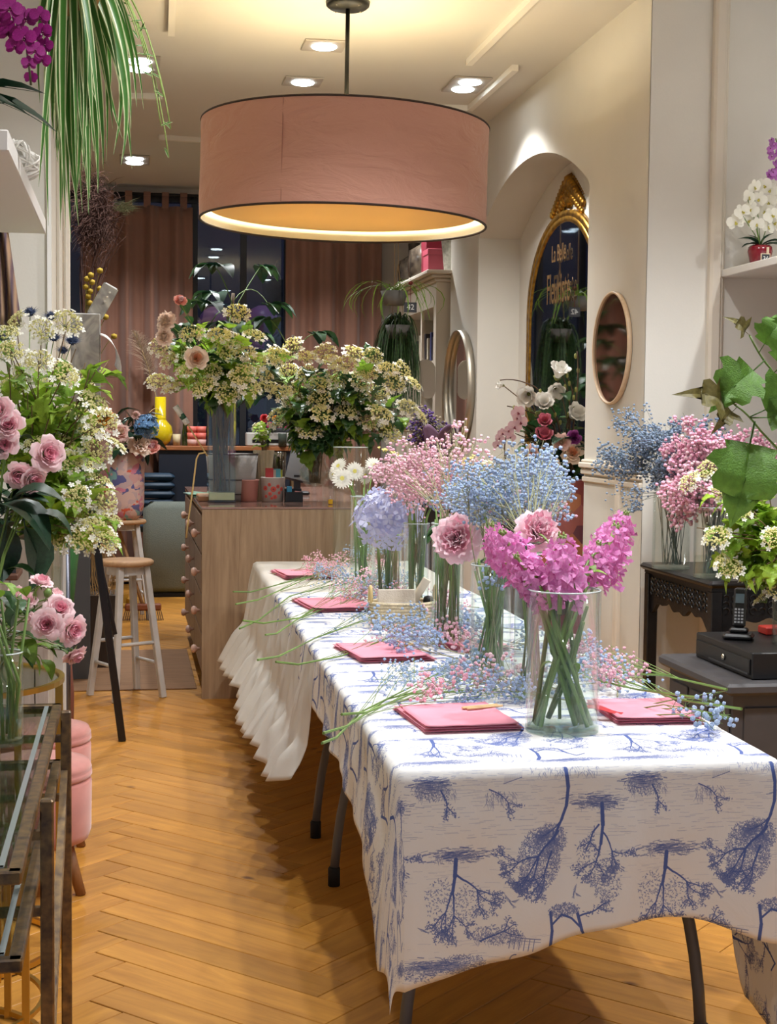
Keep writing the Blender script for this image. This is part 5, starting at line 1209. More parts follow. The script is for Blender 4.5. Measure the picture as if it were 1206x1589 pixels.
# ================================================================ napkins
nap = mat('pink_cotton', (255,172,192), .8, bump=.15, bscale=20, trans=.22)
def napkin(cx_, cy_, w, d, rz, label):
    p = lie(cx_, cy_, 0); t = thing('napkin', label, 'napkin', (p.x,p.y,TT+.0008), rz, 'pink folded napkins'); sd = U(0,9)
    for k in range(3):
        ww, dd = w*(1-.03*k), d*(1-.03*k); z0 = .0055*k; off = (U(-.006,.006), -.004*k)
        def fn(u, v, ww=ww, dd=dd, z0=z0, off=off, k=k):
            # a folded flap: goes round the front fold
            a = v*2
            if v < .5: y = dd/2-dd*(v/.5); z = z0
            else: y = -dd/2+dd*((v-.5)/.5)*(.97-.2*(k==2)); z = z0+.0040
            e = .002*math.sin(v*PI*2); r_ = .0016*noise.noise(Vector((u*4+sd, v*7, k)))
            lift = .006*max(0, abs(u-.5)*2-.7)*(k == 2)
            return (ww*(u-.5)+off[0]+.004*math.sin(v*3+k), y+off[1]-.006*math.exp(-((v-.5)/.03)**2), z+r_+lift)
        b = MB(); b.grid(fn, 13, 25); q = part('fold', b, nap, t, True); solid(q, .0009)
    return t
napkin(705, 1116, .235, .30, .06, 'pink folded napkin at the near left corner of the table')
napkin(1000, 1106, .215, .28, -.05, 'pink folded napkin right of the wide vase')
napkin(592, 1014, .225, .34, .12, 'pink folded napkin third from the far end on the left side')
napkin(518, 940, .25, .38, .12, 'pink folded napkin second from the far end, under blue stems')
napkin(470, 892, .24, .34, .10, 'pink folded napkin at the far left end of the table')
napkin(660, 937, .2, .2, .1, 'pink folded napkin behind the small basket')
napkin(735, 1005, .16, .2, .4, 'pink napkin tucked behind the middle vase')
stick = wood('lolly_wood', (222,190,140), (200,164,112), axis=0, rough=.6)
p = lie(745, 1096, .020); b = MB()
b.box((-.05,-.008,0),(.05,.006,.005),bev=.002); b.box((-.045,-.02,.0),(.055,-.011,.005),bev=.002)
k = thing('wooden_tag', 'small pale wooden clip lying on the near left napkin', 'clip', (p.x,p.y,TT+.0175), .3, mb=b, mats=stick)
p = lie(633, 1000, .02); b = MB(); b.box((-.045,-.012,0),(.045,.012,.004),bev=.002); thing('wooden_tag', 'small pale wooden clip lying on the third napkin', 'clip', (p.x,p.y,TT+.0175), .5, mb=b, mats=stick)
p = lie(940, 1103, .02); b = MB(); b.grid(lambda u, v: (.10*(u-.5), .05*(v-.5)*(1-u*.5), .006*math.sin(u*5)), 8, 4); q = thing('red_ribbon', 'short red ribbon lying on the right napkin', 'ribbon', (p.x-.01,p.y,TT+.023), -.5, mb=b, mats=mat('red_satin',(206,30,44),.35)); solid(q,.001)
# ================================================================ basket
bw = mat('woven_cream', (222,206,172), .8, bump=.6, bscale=180, var=.2, scale=60); p = tv(625, 972)
bk_ = thing('small_basket', 'small cream basket with loop handles among the blossoms', 'basket', (p.x,p.y,TT), .05)
br_ = .115
for k in range(8): b = MB(); zz = .008+.011*k; b.grid(lambda u, v, zz=zz: ((br_-.01+.0012*zz*100+.0062*math.cos(2*PI*v))*math.cos(2*PI*u), (br_-.01+.0062*math.cos(2*PI*v))*.8*math.sin(2*PI*u), zz+.0062*math.sin(2*PI*v)), 40, 7, closeu=True); part('coil', b, bw, bk_, True)
b = MB(); b.lathe([(0,.002),(br_-.01,.002),(br_-.01,.006),(0,.006)], 30, sy=.8); part('bottom', b, bw, bk_)
for s in (-1,1):
    b = MB(); b.tube([(s*br_,(.02)*math.cos(a),.085+.055*math.sin(a)) for a in [PI*k/10 for k in range(11)]], .0055, 7); part('handle', b, mat('wicker_pale',(226,200,140),.6), bk_, True)
tag_ = thing('price_card', 'pale card tag with a printed barcode standing in the basket', 'card', (p.x-.02,p.y-.055,TT+.02), 0)
b = MB(); M_ = Matrix.Rotation(-.18,4,'X'); b.box((-.075,-.006,0),(.055,.006,.115),M=M_,bev=.003); part('card', b, mat('card_linen',(224,212,194),.8,bump=.2,bscale=200), tag_)
b = MB(); b.box((-.055,-.0068,.02),(.04,-.0062,.07),M=M_); part('sticker', b, mat('sticker_white',(236,230,224),.5), tag_)
b = MB(); xx = -.047
r_ = random.Random(4)
while xx < .032: w = r_.choice((.0012,.002,.003)); b.box((xx,-.0072,.045),(xx+w,-.0069,.062),M=M_); xx += w+r_.choice((.001,.002))
for xx in (-.042,-.020,-.002,.014): b.box((xx,-.0072,.030),(xx+.012,-.0069,.036),M=M_)
part('barcode', b, mat('ink_black',(30,30,34),.6), tag_, stuff=True)
b = MB(); b.box((-.013,-.012,0),(.013,.012,.13),M=Matrix.Rotation(.55,4,'Y'),bev=.003); thing('wooden_block', 'pale wooden block leaning out of the basket', 'block', (p.x+.015,p.y-.01,TT+.055), mb=b, mats=mat('pale_block',(230,220,198),.6))
b = MB(); b.lathe([(0,0),(.016,0),(.019,.015),(.015,.03),(0,.034)], 16); thing('black_stopper', 'round black knob cap in the basket', 'cap', (p.x+.085,p.y-.02,TT+.075), mb=b, mats=blackm, smooth=True)
# ================================================================ LEFT: viburnum and roses in the planter
PZ = AY(40,838,5.35).z
vase('cylinder_vase', 'glass cylinder vase standing in the plank planter at the left, mostly hidden', AY(60,900,5.6).x, 5.6, PZ-.339, .085, .36, .6)
bx, by = AY(60,900,5.6).x, 5.6
heads = [(25,500),(65,512),(105,500),(18,545),(100,580),(128,592),(40,575),(68,600),(145,625),(118,640),(160,655),(178,690),(58,690),(132,722),(152,745),(120,770),(160,775),(138,800),(108,715),(150,822),(75,760),(165,838),(92,835),(20,600),(5,520),(85,655),(150,700),(30,655),(172,805),(128,838),(100,690),(138,668),(60,560)]
for k, (px, py) in enumerate(heads):
    Y = U(5.05,5.65); B = AY(px, py, Y); vib_branch("creamy viburnum branch in the large bouquet over the plank planter", 'viburnum branches at the left', (bx+U(-.05,.05),by+U(-.05,.05),PZ-.32), (bx+U(-.06,.06),by+U(-.06,.04),PZ+.03), B, nl=8, ls=(.06,.095), hs=(.050,.066), lm=[L_vib[0],L_vib[1],L_vib[1],L_vib[2],L_vib[0]])
for k in range(34):
    B = AY(U(0,168), U(530,840), U(5.1,5.7)); vib_branch("leafy flowerless viburnum shoot in the bouquet over the plank planter", 'leafy viburnum shoots at the left', (bx,by,PZ-.32), (bx+U(-.06,.06),by+U(-.05,.05),PZ+.03), B, nl=10, ls=(.06,.10), head=False)
for k, (px, py, s, d) in enumerate(((15,662,.052,(-.1,-1,.3)),(70,705,.060,(.5,-.9,.1)),(28,735,.045,(.1,-1,-.3)),(48,742,.048,(.5,-.8,-.3)),(0,640,.05,(-.3,-1,.4)),(8,690,.045,(0,-1,0)))):
    B = AY(px, py, 4.75); stemmed('rose', ['large pink garden rose at the left edge, upper','large pink garden rose nearest the viburnum leaves','pink rose half hidden low on the left','pink rosebud low beside the large rose','pink rose cut by the left edge','pink rose between the two large ones at the left edge'][k], 'rose', 'large pink roses at the left', arc_path((-.42,4.9,PZ-.5),(-.42,4.85,PZ-.1),B), stem_g, .004, M_rose[0 if k in (3,) else 1], 'bloom', s, d, leaves=[(U(.6,.9), L_ovald, U(.09,.13), dd) for dd in out_dirs(4, Vector((0,0,1)))])
vase('cylinder_vase', 'glass vase of the large pink roses at the left edge, on the round gold table', -.42, 4.2-.02, .7445, .06, .26, .6)
for k, (px, py, ls_, d, m_) in enumerate(((45,835,.19,(.25,0,-1),L_ovald),(20,790,.20,(.7,-.3,-.4),L_ovald),(70,800,.13,(.8,0,-.3),L_ovald),(10,830,.17,(-.1,0,-1),L_ovald),(35,770,.16,(.9,-.2,.2),L_ovald),(20,885,.10,(.9,-.2,.0),L_oval))):
    A = Vector((-.42,4.5,.80)); B = AY(px, py, 4.55) - Vector(d).normalized()*ls_*.5
    stemmed('foliage_stem', 'large deep green leaf %s' % ['hanging low over the planter edge','spreading right below the roses','beside the lowest viburnum heads','hanging at the left edge','rising toward the pink roses','low over the glass vase'][k], 'foliage', 'large deep green leaves at the left', [A, (A+B)/2+Vector((0,0,.05)), B], stem_g, .004, leaves=[(.98, m_, ls_, d)])
# thistles
thm = mat('thistle_blue', (58,72,104), .6, .1, objvar=.2)
def thistle():
    b = MB(); b.ball((0,0,.1), .34, 0, 0, (1,1,1.25))
    for k in range(90):
        z = 1-1.7*(k+.5)/90; r_ = math.sqrt(max(0,1-z*z)); a = k*2.4; d = Vector((r_*math.cos(a), r_*math.sin(a), z)); b.tube([d*.25+Vector((0,0,.1)), d*.5+Vector((0,0,.1))], [.035,.004], 3, cap=False)
    for k in range(14):
        a = 2*PI*k/14; d = Vector((math.cos(a), math.sin(a), .25)); t_ = Vector((-math.sin(a), math.cos(a), 0)); b.add([t_*.07+d*.2, d*1.0, -t_*.07+d*.2, d*.6+t_*.16, d*.6-t_*.16], [(0,1,2),(0,3,2),(2,4,0)])
    return b.mesh('flower_head', thm, False)
M_th = thistle()
for k, (px, py, s) in enumerate(((47,486,.048),(80,492,.046),(112,530,.052),(84,525,.046),(12,505,.055),(5,530,.06),(98,545,.04))):
    B = AY(px, py, 6.0); stemmed('thistle', ['blue thistle head topmost at the left','blue thistle head right of the topmost one','blue thistle head against the white trim','blue thistle head below the topmost pair','blue thistle head at the left edge','lower blue thistle head at the left edge','small blue thistle head low near the trim'][k], 'thistle', 'blue thistles', [(-.35,5.98,PZ-.1),(-.4,6,PZ+.2),B], stem_g, .003, M_th, 'flower_head', s, (U(-.3,.3),-.5,1))
vase('cylinder_vase', 'tall glass vase of the blue thistles behind the viburnum', -.36, 6.0, PZ-.33, .06, .35, .5)
b = MB(); b.box((-.52,5.9,0),(-.26,6.1,PZ-.331)); thing('plinth', 'white plinth under the thistle vase behind the planter', 'plinth', mb=b, mats=mat('white_paint',(205,202,198)))
b = MB(); x0 = AY(-12,430,5.7).x; x1 = AY(33,490,5.7).x; zt_ = AY(10,350,5.7).z; zb_ = AY(10,505,5.7).z
def scarf(u, v): return (x0+(x1-x0)*u-.05*(1-v)*u, 5.7+.02*math.sin(u*14), zb_+(zt_-zb_)*(1-v) )
b.grid(scarf, 24, 10); stm_, t, bb = nt('striped_cloth'); wv_ = t.nodes.new('ShaderNodeTexWave'); wv_.inputs['Scale'].default_value = 14; wv_.inputs['Distortion'].default_value = 1.2; tcx = t.nodes.new('ShaderNodeTexCoord'); t.links.new(tcx.outputs['Object'], wv_.inputs[0]); cr = t.nodes.new('ShaderNodeValToRGB'); cr.color_ramp.elements[0].color = lin((92,76,92))+(1,); cr.color_ramp.elements[1].color = lin((176,144,116))+(1,); t.links.new(wv_.outputs[1], cr.inputs[0]); t.links.new(cr.outputs[0], bb.inputs[0])
o = thing('striped_scarf', 'purple and tan striped cloth hanging at the left edge under the shelf', 'scarf', mb=b, mats=stm_, smooth=True); solid(o, .003)
b = MB(); b.tube([(-.80,5.7,zt_+.005),(x1,5.7,zt_+.005)], .008, 8); thing('wall_rail', 'thin rail carrying the striped cloth on the left wall', 'rail', mb=b, mats=blackm)
# ---------------------------------------------------------------- spray roses on the gold table
vx, vy = -.335, 4.05
vase('cylinder_vase', 'low glass vase of the pale pink spray roses on the round gold table', vx, vy, .7445, .055, .13, .6)
for k, (px, py, s, d, mi_, Y) in enumerate(((64,903,.032,(.3,-.3,1),1,3.95),(23,921,.030,(-.3,-.5,.8),0,3.9),(45,930,.028,(.2,-.9,.4),0,3.88),(88,922,.026,(.6,-.2,.8),0,4.0),(92,945,.040,(.3,-.8,.5),2,3.92),(73,969,.040,(-.1,-1,.15),2,3.82),(112,977,.043,(.7,-.8,-.1),2,3.85),(116,1016,.034,(.5,-.5,-.8),1,3.85),(52,960,.026,(-.8,-.5,.2),0,3.85))):
    B = AY(px, py, Y); stemmed('spray_rose', ['pale pink spray rose topmost on the gold table','half open pale spray rose at the left of the bunch','half open pink spray rose beside the left one','pale spray rose half hidden at the right top','open pale pink rose in the upper middle of the bunch','open rose with a deep pink heart facing out','large open pink rose at the right of the bunch','pink rose hanging face down below the large one','small closed rose left of the deep pink one'][k], 'rose', 'pale pink spray roses', arc_path((vx,vy,.76),(vx,vy,.875),B-Vector(d).normalized()*s*.3,8), stem_g, .0028, M_rose[mi_] if mi_ else M_rosebud, 'bloom', s, d, leaves=[(U(.5,.85), (L_oval,L_ovalg,L_oval)[rd.randrange(3)], U(.035,.055), dd) for dd in out_dirs(3, Vector((0,0,1)))])
for k, (px, py, ls_, d, m_) in enumerate(((20,965,.075,(.3,-.2,1),L_oval),(25,990,.075,(.9,-.3,.2),L_oval),(60,1005,.07,(1,-.2,-.2),L_ovalg),(85,1010,.08,(.9,0,-.3),L_ovalg),(45,1020,.07,(.6,0,-.6),L_ovalg),(10,1030,.07,(-.2,0,-1),L_oval),(60,925,.05,(.1,-.3,1),L_ovalg),(90,1000,.07,(.8,-.4,-.3),L_oval),(40,1000,.08,(.3,-.6,-.4),L_ovalg),(0,1005,.08,(-.8,-.4,-.2),L_oval),(30,1012,.07,(.8,-.5,-.5),L_oval),(70,1030,.06,(.5,-.5,-.6),L_ovalg))):
    A = Vector((vx,vy-.02,.86)); B = AY(px, py, 3.88)-Vector(d).normalized()*ls_*.5
    stemmed('rose_leaf_stem', 'glossy green rose leaf stem in the spray rose bunch', 'foliage', 'rose leaves on the gold table', [A,(A+B)/2,B], stem_g, .0022, leaves=[(.98, m_, ls_, d)])
b = MB(); b.ball((0,0,0), .012, 0, 0, (1,1,1.2)); 
p_ = AY(74,920,3.93); stemmed('rosebud', 'small green closed rosebud among the spray roses', 'rosebud', None, [(vx,vy,.875),p_-Vector((.01,0,.03)),p_], stem_g, .0018, b.mesh('bud', stem_g), 'bud', 1.0)
# glass vase on the glass console at the left edge
p = G(-4,1172,.748); vase('cylinder_vase', 'glass vase with long green stems cut by the left edge, on the glass console', p.x, p.y+.12, .7455, .045, .20, .6)
for k in range(9): a = U(0,6.28); b0 = Vector((p.x+.03*math.cos(a), p.y+.12+.03*math.sin(a), .762)); stemmed('foliage_stem', 'long green grass like stem in the vase at the left edge', 'foliage', 'stems in the left edge vase', [b0, b0+Vector((U(-.02,.02),U(-.02,.02),.12)), b0+Vector((U(-.06,.03),U(-.05,.05),.30))], stem_g, .0045, leaves=[(.9, L_oval, .07, (U(-1,.2),U(-1,1),.4)), (.99, L_ovalg, .06, (U(-1,.2),U(-1,1),.6))])
# red kalanchoe in a tiny pot, left edge
p = AY(2,872,4.9); t = thing('potted_kalanchoe', 'small red flowering plant in a terracotta pot with a tag at the left edge', 'potted plant', (p.x,p.y,p.z-.03))
b = MB(); b.lathe([(0,0),(.035,0),(.048,.06),(.05,.07),(.044,.07),(0,.06)], 20); part('pot', b, mat('terracotta',(128,84,66),.8,var=.2), t, True)
for k in range(9): v = rv(.04); put('flower', M_red, t, M=frame((v.x,v.y,.10+abs(v.z)), (v.x*8,-.5,1), 0, .014))
for k in range(6): v = rv(1); put('leaf', L_ovalg, t, M=frame((0,0,.07),(v.x,v.y,.6),0,.05) @ Matrix.Rotation(-PI/2,4,'X'))
b = MB(); b.box((.02,-.06,.0),(.05,-.056,.03)); tg = part('price_tag', b, mat('slate_tag',(52,54,60),.6), t)
text('price', '24', .022, mat('chalk_white',(230,230,225),.8), tg, Matrix.Translation((.035,-.0565,.015)) @ Matrix.Rotation(PI/2,4,'X'), .0003)
b = MB(); b.box((-.70,4.8,p.z-.05),(p.x+.06,5.0,p.z-.0305),bev=.004); thing('wooden_ledge', 'small brown ledge carrying the red plant at the left edge', 'ledge', mb=b, mats=mat('brown_ledge',(96,60,44),.6))
b = MB(); b.bar((-.5,4.9,0),(-.5,4.9,p.z-.0505),.03); thing('ledge_post', 'post under the small brown ledge at the left edge', 'post', mb=b, mats=mat('brown_ledge',(96,60,44),.6))
# ---------------------------------------------------------------- spider plant
spm, t, bb = nt('spider_leaf'); N = t.nodes; L = t.links; uvn = N.new('ShaderNodeUVMap'); uvn.uv_map = 'UVMap'; sx_ = N.new('ShaderNodeSeparateXYZ'); L.new(uvn.outputs[0], sx_.inputs[0])
ma = N.new('ShaderNodeMath'); ma.operation = 'SUBTRACT'; ma.inputs[1].default_value = .5; L.new(sx_.outputs[0], ma.inputs[0]); mb_ = N.new('ShaderNodeMath'); mb_.operation = 'ABSOLUTE'; L.new(ma.outputs[0], mb_.inputs[0])
cr = N.new('ShaderNodeValToRGB'); cr.color_ramp.elements[0].position = .30; cr.color_ramp.elements[1].position = .38; cr.color_ramp.elements[0].color = lin((70,122,48))+(1,); cr.color_ramp.elements[1].color = lin((222,228,178))+(1,); L.new(mb_.outputs[0], cr.inputs[0]); L.new(cr.outputs[0], bb.inputs['Base Color']); bb.inputs['Roughness'].default_value = .4
tr = N.new('ShaderNodeBsdfTranslucent'); L.new(cr.outputs[0], tr.inputs[0]); mx = N.new('ShaderNodeMixShader'); mx.inputs[0].default_value = .3; L.new(bb.outputs[0], mx.inputs[1]); L.new(tr.outputs[0], mx.inputs[2]); L.new(mx.outputs[0], N['Material Output'].inputs[0])
def ribbon(P, w, ref):
    vs = []; fs = []; uv = []; n = len(P)
    for i, p in enumerate(P):
        t_ = i/(n-1); d = (P[min(i+1,n-1)]-P[max(i-1,0)]).normalized(); s = d.cross(ref); s = s.normalized() if s.length > .05 else d.orthogonal().normalized(); k = w*(.35+.65*math.sin(PI*(.1+.75*t_)))*(1-t_**5*.95); nr = s.cross(d)
        for q, o_ in ((-1,.0),(0,-.35),(1,.0)): vs.append(p+s*k*q+nr*k*o_); uv.append(((q+1)/2, t_))
    for i in range(n-1):
        for k in range(2): fs.append((i*3+k, i*3+k+1, i*3+4+k, i*3+3+k))
    me = bpy.data.meshes.new('leaf'); me.from_pydata([tuple(v) for v in vs], [], fs); ul = me.uv_layers.new(name='UVMap'); ix = [0]*len(me.loops); me.loops.foreach_get('vertex_index', ix)
    ul.data.foreach_set('uv', [c for i in ix for c in uv[i]]); me.polygons.foreach_set('use_smooth', [True]*len(me.polygons)); me.materials.append(spm); me.update(); return me
sp0 = AY(112,-38,4.1); spt = thing('spider_plant', 'hanging spider plant with long white edged leaves at the upper left', 'potted plant', sp0)
b = MB(); b.lathe([(0,-.12),(.06,-.12),(.085,-.01),(.09,.0),(.08,0),(0,-.02)], 24); part('pot', b, mat('cork_pot',(186,140,90),.8,var=.3), spt, True)
b = MB()
for a in (0,2.1,4.2): b.tube([(.085*math.cos(a),.085*math.sin(a),-.005),(0,0,.35)], .002, 4)
b.tube([(0,0,.35),(0,0,CEIL-sp0.z)], .003, 4); part('hanger', b, mat('jute',(170,140,100),.8), spt)
ends = [(85,230),(100,290),(110,376),(122,350),(133,290),(118,270),(95,330),(75,278),(90,200),(140,288),(150,260),(160,262),(188,256),(205,262),(203,200),(176,240),(165,250),(145,235),(128,220),(105,180),(223,170),(212,166),(152,300),(115,330),(70,150),(62,160),(60,290),(130,180),(150,160),(170,150),(185,130),(120,150),(100,130),(140,310),(108,250),(95,260),(128,265),(83,215),(155,215),(175,200),(190,215),(128,330),(75,350),(118,310),(104,220),(88,250),(136,250),(196,150)]+[(84+rd.uniform(0,66), rd.uniform(235,372)-abs(k-9)*3) for k in range(20)]
for k, (px, py) in enumerate(ends):
    E_ = AY(px, py, 4.1+U(-.16,.12))-sp0; a = math.atan2(E_.y, E_.x)+U(-.2,.2); up = U(.05,.16); ho = Vector((E_.x*U(.5,.8)+U(-.02,.04), E_.y*.8, up))
    P = bez4((U(-.06,.06),U(-.04,.04),-.01), (E_.x*U(-.1,.5),E_.y*.3,up), (E_.x*U(.6,1.35)+U(-.05,.05),E_.y,E_.z*U(.0,.55)), E_, 14); put('leaf', ribbon(P, U(.009,.0135), Vector((U(-.5,.5),-1,.25))), spt)
for k, (px, py) in enumerate(((265,200),(262,245),(225,85),(254,150),(250,195),(215,60))):
    E_ = AY(px, py, 4.05)-sp0; P = bez4((.02,0,0),(E_.x*.5,0,.08),(E_.x*.85,0,E_.z*.35),E_,12); b = MB(); b.tube(P, [.0022]*8+[.0016]*4, 5); rn = part('runner', b, mat('runner_green',(150,176,90),.5), spt, True)
    for j in range(4): q = P[-1-j*2]; d = Vector((U(-1,1),U(-.6,.2),U(-.2,1))).normalized(); me = ribbon([q, q+d*.02, q+d*.035-Vector((0,0,.004))], .003, Vector((0,-1,.3))); put('plantlet_leaf', me, rn)
# ---------------------------------------------------------------- orchids at the upper left
ot = thing('potted_orchid', 'purple moth orchid with a drooping flower spike at the upper left corner', 'orchid', (-.43,3.95,LSZ))
b = MB(); b.lathe([(0,0),(.05,0),(.065,.11),(.068,.12),(.06,.12),(0,.10)], 24); part('pot', b, mat('white_ceramic',(225,222,214),.3), ot, True)
for k, (px, py, l_, d, r0) in enumerate(((30,176,.16,(1,-.1,.30),0),(10,192,.13,(1,-.5,.05),0),(45,212,.19,(1,-.2,-.12),0),(20,214,.13,(1,.3,.1),0),(-10,200,.15,(-.6,-.5,.3),0))):
    P0 = Vector((0,0,.12)); Tp = P0 + Vector(d).normalized()*l_*1.35; M_ = Matrix.Translation(P0) @ frame((0,0,0), d, 0, 1); 
    dd = Vector(d).normalized(); up = Vector((0,0,1)); x = dd.cross(up).normalized(); z = x.cross(dd); M_ = Matrix.Translation(P0) @ Matrix((x,dd,z)).transposed().to_4x4() @ Matrix.Diagonal((l_*.75,l_*1.4,l_*.9,1)); put('leaf', L_ovald, ot, M=M_)
top_ = AY(30,-60,3.75)-Vector((-.43,3.95,LSZ)); endp = AY(48,132,3.72)-Vector((-.43,3.95,LSZ)); P = bez4((0,0,.12),(0,0,top_.z*.8),(top_.x*1.0,top_.y,top_.z*1.2),endp,24)
b = MB(); b.tube(P, .003, 6); sp_ = part('flower_spike', b, mat('orchid_stem',(70,66,40),.5), ot, True)
O_ = Vector((-.43,3.95,LSZ))
for k, (px, py, s) in enumerate(((16,12,.030),(38,28,.031),(14,50,.031),(38,58,.030),(62,25,.026),(66,50,.026),(55,78,.024),(66,92,.022),(70,70,.022),(24,72,.026),(0,28,.028),(48,120,.018),(45,98,.02))):
    q = AY(px, py, 3.70+.02*(k%3))-O_; put('bloom', M_orc, ot, M=frame(q, (U(-.3,.35),-1,U(-.1,.15)), U(-.3,.3), s, ref=(0,0,1)) @ Matrix.Rotation(0,4,'Z'))
    if k % 2 == 0: b = MB(); near = min(P, key=lambda w: (w-q).length); b.tube([near, q+Vector((0,.012,0))], .0012, 4, cap=False); part('pedicel', b, stem_g, ot)
# ---------------------------------------------------------------- right shelf: white orchid pot, violet vanda
pt = G(1178,412,SHZ); ro = thing('potted_orchid', 'white moth orchid in a dark red pot with a price tag on the right shelf', 'orchid', (pt.x+.03,pt.y+.06,SHZ+.0005))
k_ = (pt.y/F)
b = MB(); b.lathe([(0,0),(.038,0),(.046,.02),(.058,.07),(.055,.09),(.045,.098),(.04,.092),(0,.085)], 24); part('pot', b, mat('red_glaze',(128,18,36),.2,coat=.5), ro, True)
b = MB(); b.box((-.024,-.066,.002),(.022,-.061,.055),bev=.001); part('tag_frame', b, mat('tag_wood',(216,196,168),.6), ro)
b = MB(); b.box((-.020,-.0675,.006),(.018,-.0662,.051)); tg = part('price_tag', b, mat('slate_tag',(52,54,60),.6), ro)
text('price', '36', .036, mat('chalk_white',(230,230,225),.8), tg, Matrix.Translation((-.001,-.0678,.028)) @ Matrix.Rotation(PI/2,4,'X') @ Matrix.Diagonal((.8,1,1,1)), .0003)
b = MB(); b.box((.006,-.060,.05),(.018,-.056,.085)); part('tag_clip', b, mat('tag_wood',(216,196,168)), ro)
for d, l_ in (((-1,-.1,.5),.11),((1,-.1,.4),.11),((-1,-.3,.1),.10),((1,-.2,.15),.11),((-.4,.5,.9),.08),((.5,-.4,.9),.08)):
    dd = Vector(d).normalized(); x = dd.cross(Vector((0,0,1))).normalized(); z = x.cross(dd); put('leaf', L_ovald, ro, M=Matrix.Translation((0,0,.09)) @ Matrix((x,dd,z)).transposed().to_4x4() @ Matrix.Diagonal((l_*.6,l_*1.1,l_*.8,1)))
RO = Vector(ro.location)
for k, (px, py) in enumerate(((1170,292),(1186,288),(1200,292),(1160,308),(1176,308),(1194,312),(1150,326),(1166,326),(1184,330),(1200,332),(1145,342),(1160,346),(1177,346),(1192,350),(1206,345))):
    q = AY(px+U(-4,4), py+U(-4,4), RO.y-.06+.02*(k%3))-RO; put('bloom', M_orw, ro, M=frame(q, (U(-.9,.6),-1,U(-.4,.4)), U(-.8,.8), U(.036,.046), ref=(0,0,1)))
    if k % 3 == 0: b = MB(); b.tube([(0,0,.09),(q.x*.3,q.y*.3,q.z*.6),(q.x,q.y+.02,q.z)], .0022, 5); part('flower_stem', b, stem_g, ro, True)
vt = thing('potted_orchid', 'violet orchid spike rising above the white one at the right edge', 'orchid', (RO.x+.20,RO.y+.02,SHZ+.0005))
b = MB(); b.lathe([(0,0),(.045,0),(.06,.1),(.055,.11),(0,.1)], 24); part('pot', b, mat('white_ceramic',(225,222,214)), vt, True); VO = Vector(vt.location)
qt = AY(1204,215,VO.y-.05)-VO; b = MB(); b.tube(bez4((0,0,.1),(0,0,.5),(qt.x+.05,0,qt.z-.1),qt,12), .003, 6); part('flower_stem', b, stem_g, vt, True)
for k in range(34): q = AY(U(1192,1216), U(215,276), VO.y-.05-U(0,.04))-VO; put('bloom', M_orv, vt, M=frame(q, (U(-.7,.3),-1,U(-.3,.4)), U(0,6), .017))
# ================================================================ RIGHT recess: console bouquets
def console_vase(px, py, r_, h_, w_, lab): p = G(px, py, KH); vase('cylinder_vase', lab, p.x, p.y, KH+.0005, r_, h_, w_); return Vector((p.x,p.y,KH))
cA = console_vase(1041,882,.085,.34,.0,"tall clear glass vase of the dusty blue baby's breath on the console"); cB = console_vase(1103,896,.075,.30,.3,"clear glass vase of the pink baby's breath on the console")
for k in range(26):
    a = U(0,6.28); q = math.sqrt(rd.random()); px = 1000+62*q*math.cos(a); py = 712+72*q*math.sin(a); px += (px-1000)*.1
    if k > 20: px, py = U(1085,1115), U(645,700)
    B = AY(px, py, 6.2+U(-.12,.15)); sprig("dusty blue baby's breath sprig in the tall vase on the console", "dusty blue baby's breath on the console", arc_path(cA+Vector((U(-.04,.04),U(-.04,.04),.02)), cA+Vector((U(-.06,.06),U(-.06,.06),.34)), B), B, .075, 130, [gyp_db], .0060, stm=mat('gyp_grey_stem',(104,116,108),.7))
for k in range(34):
    t_ = U(0,1); px = 1042+U(0,22)+t_*150; py = 745-60*t_+U(-55,60)*(1-.3*t_)
    if k < 6: px, py = U(1040,1075), U(655,780)
    B = AY(px, py, 6.02+U(-.12,.12)); sprig("pink baby's breath sprig in the dense bunch on the console", "pink baby's breath on the console", arc_path(cB+Vector((U(-.03,.03),U(-.03,.03),.02)), cB+Vector((U(-.05,.05),U(-.05,.05),.30)), B), B, .055, 100, [mat('gyp_pink2',(240,178,202),.7,objvar=.12), mat('gyp_pink2',(240,178,202)), gyp_pp], .0085, stm=mat('gyp_grey_stem',(104,116,108)))
b = MB(); p = G(1041,882,KH+.001)
# viburnum on the right
rx, ry = AY(1235,900,5.0).x, 5.0
vase('cylinder_vase', 'glass vase of the right hand viburnum standing on the grey cabinet at the right edge', rx, ry, .5605, .08, .36, .6)
rh = [(1100,727),(1070,748),(1124,761),(1169,759),(1190,742),(1148,795),(1197,795),(1113,834),(1151,845),(1122,868),(1133,882),(1163,862),(1190,862),(1163,890),(1184,890),(1184,928),(1204,915),(1200,835),(1206,880),(1175,905)]
for k, (px, py) in enumerate(rh):
    B = AY(px, py, U(4.75,5.1)); vib_branch("creamy viburnum branch in the bouquet over the cash drawer", 'viburnum branches at the right', (rx+U(-.04,.04),ry+U(-.04,.04),.575), (rx-.05,ry+U(-.05,.05),.94), B, nl=7, ls=(.055,.09), hs=(.044,.058))
for k in range(20): B = AY(U(1080,1206), U(745,890), U(4.8,5.2)); vib_branch("leafy flowerless viburnum shoot over the cash drawer", 'leafy viburnum shoots at the right', (rx,ry,.575), (rx-.04,ry,.94), B, nl=9, ls=(.055,.095), head=False)
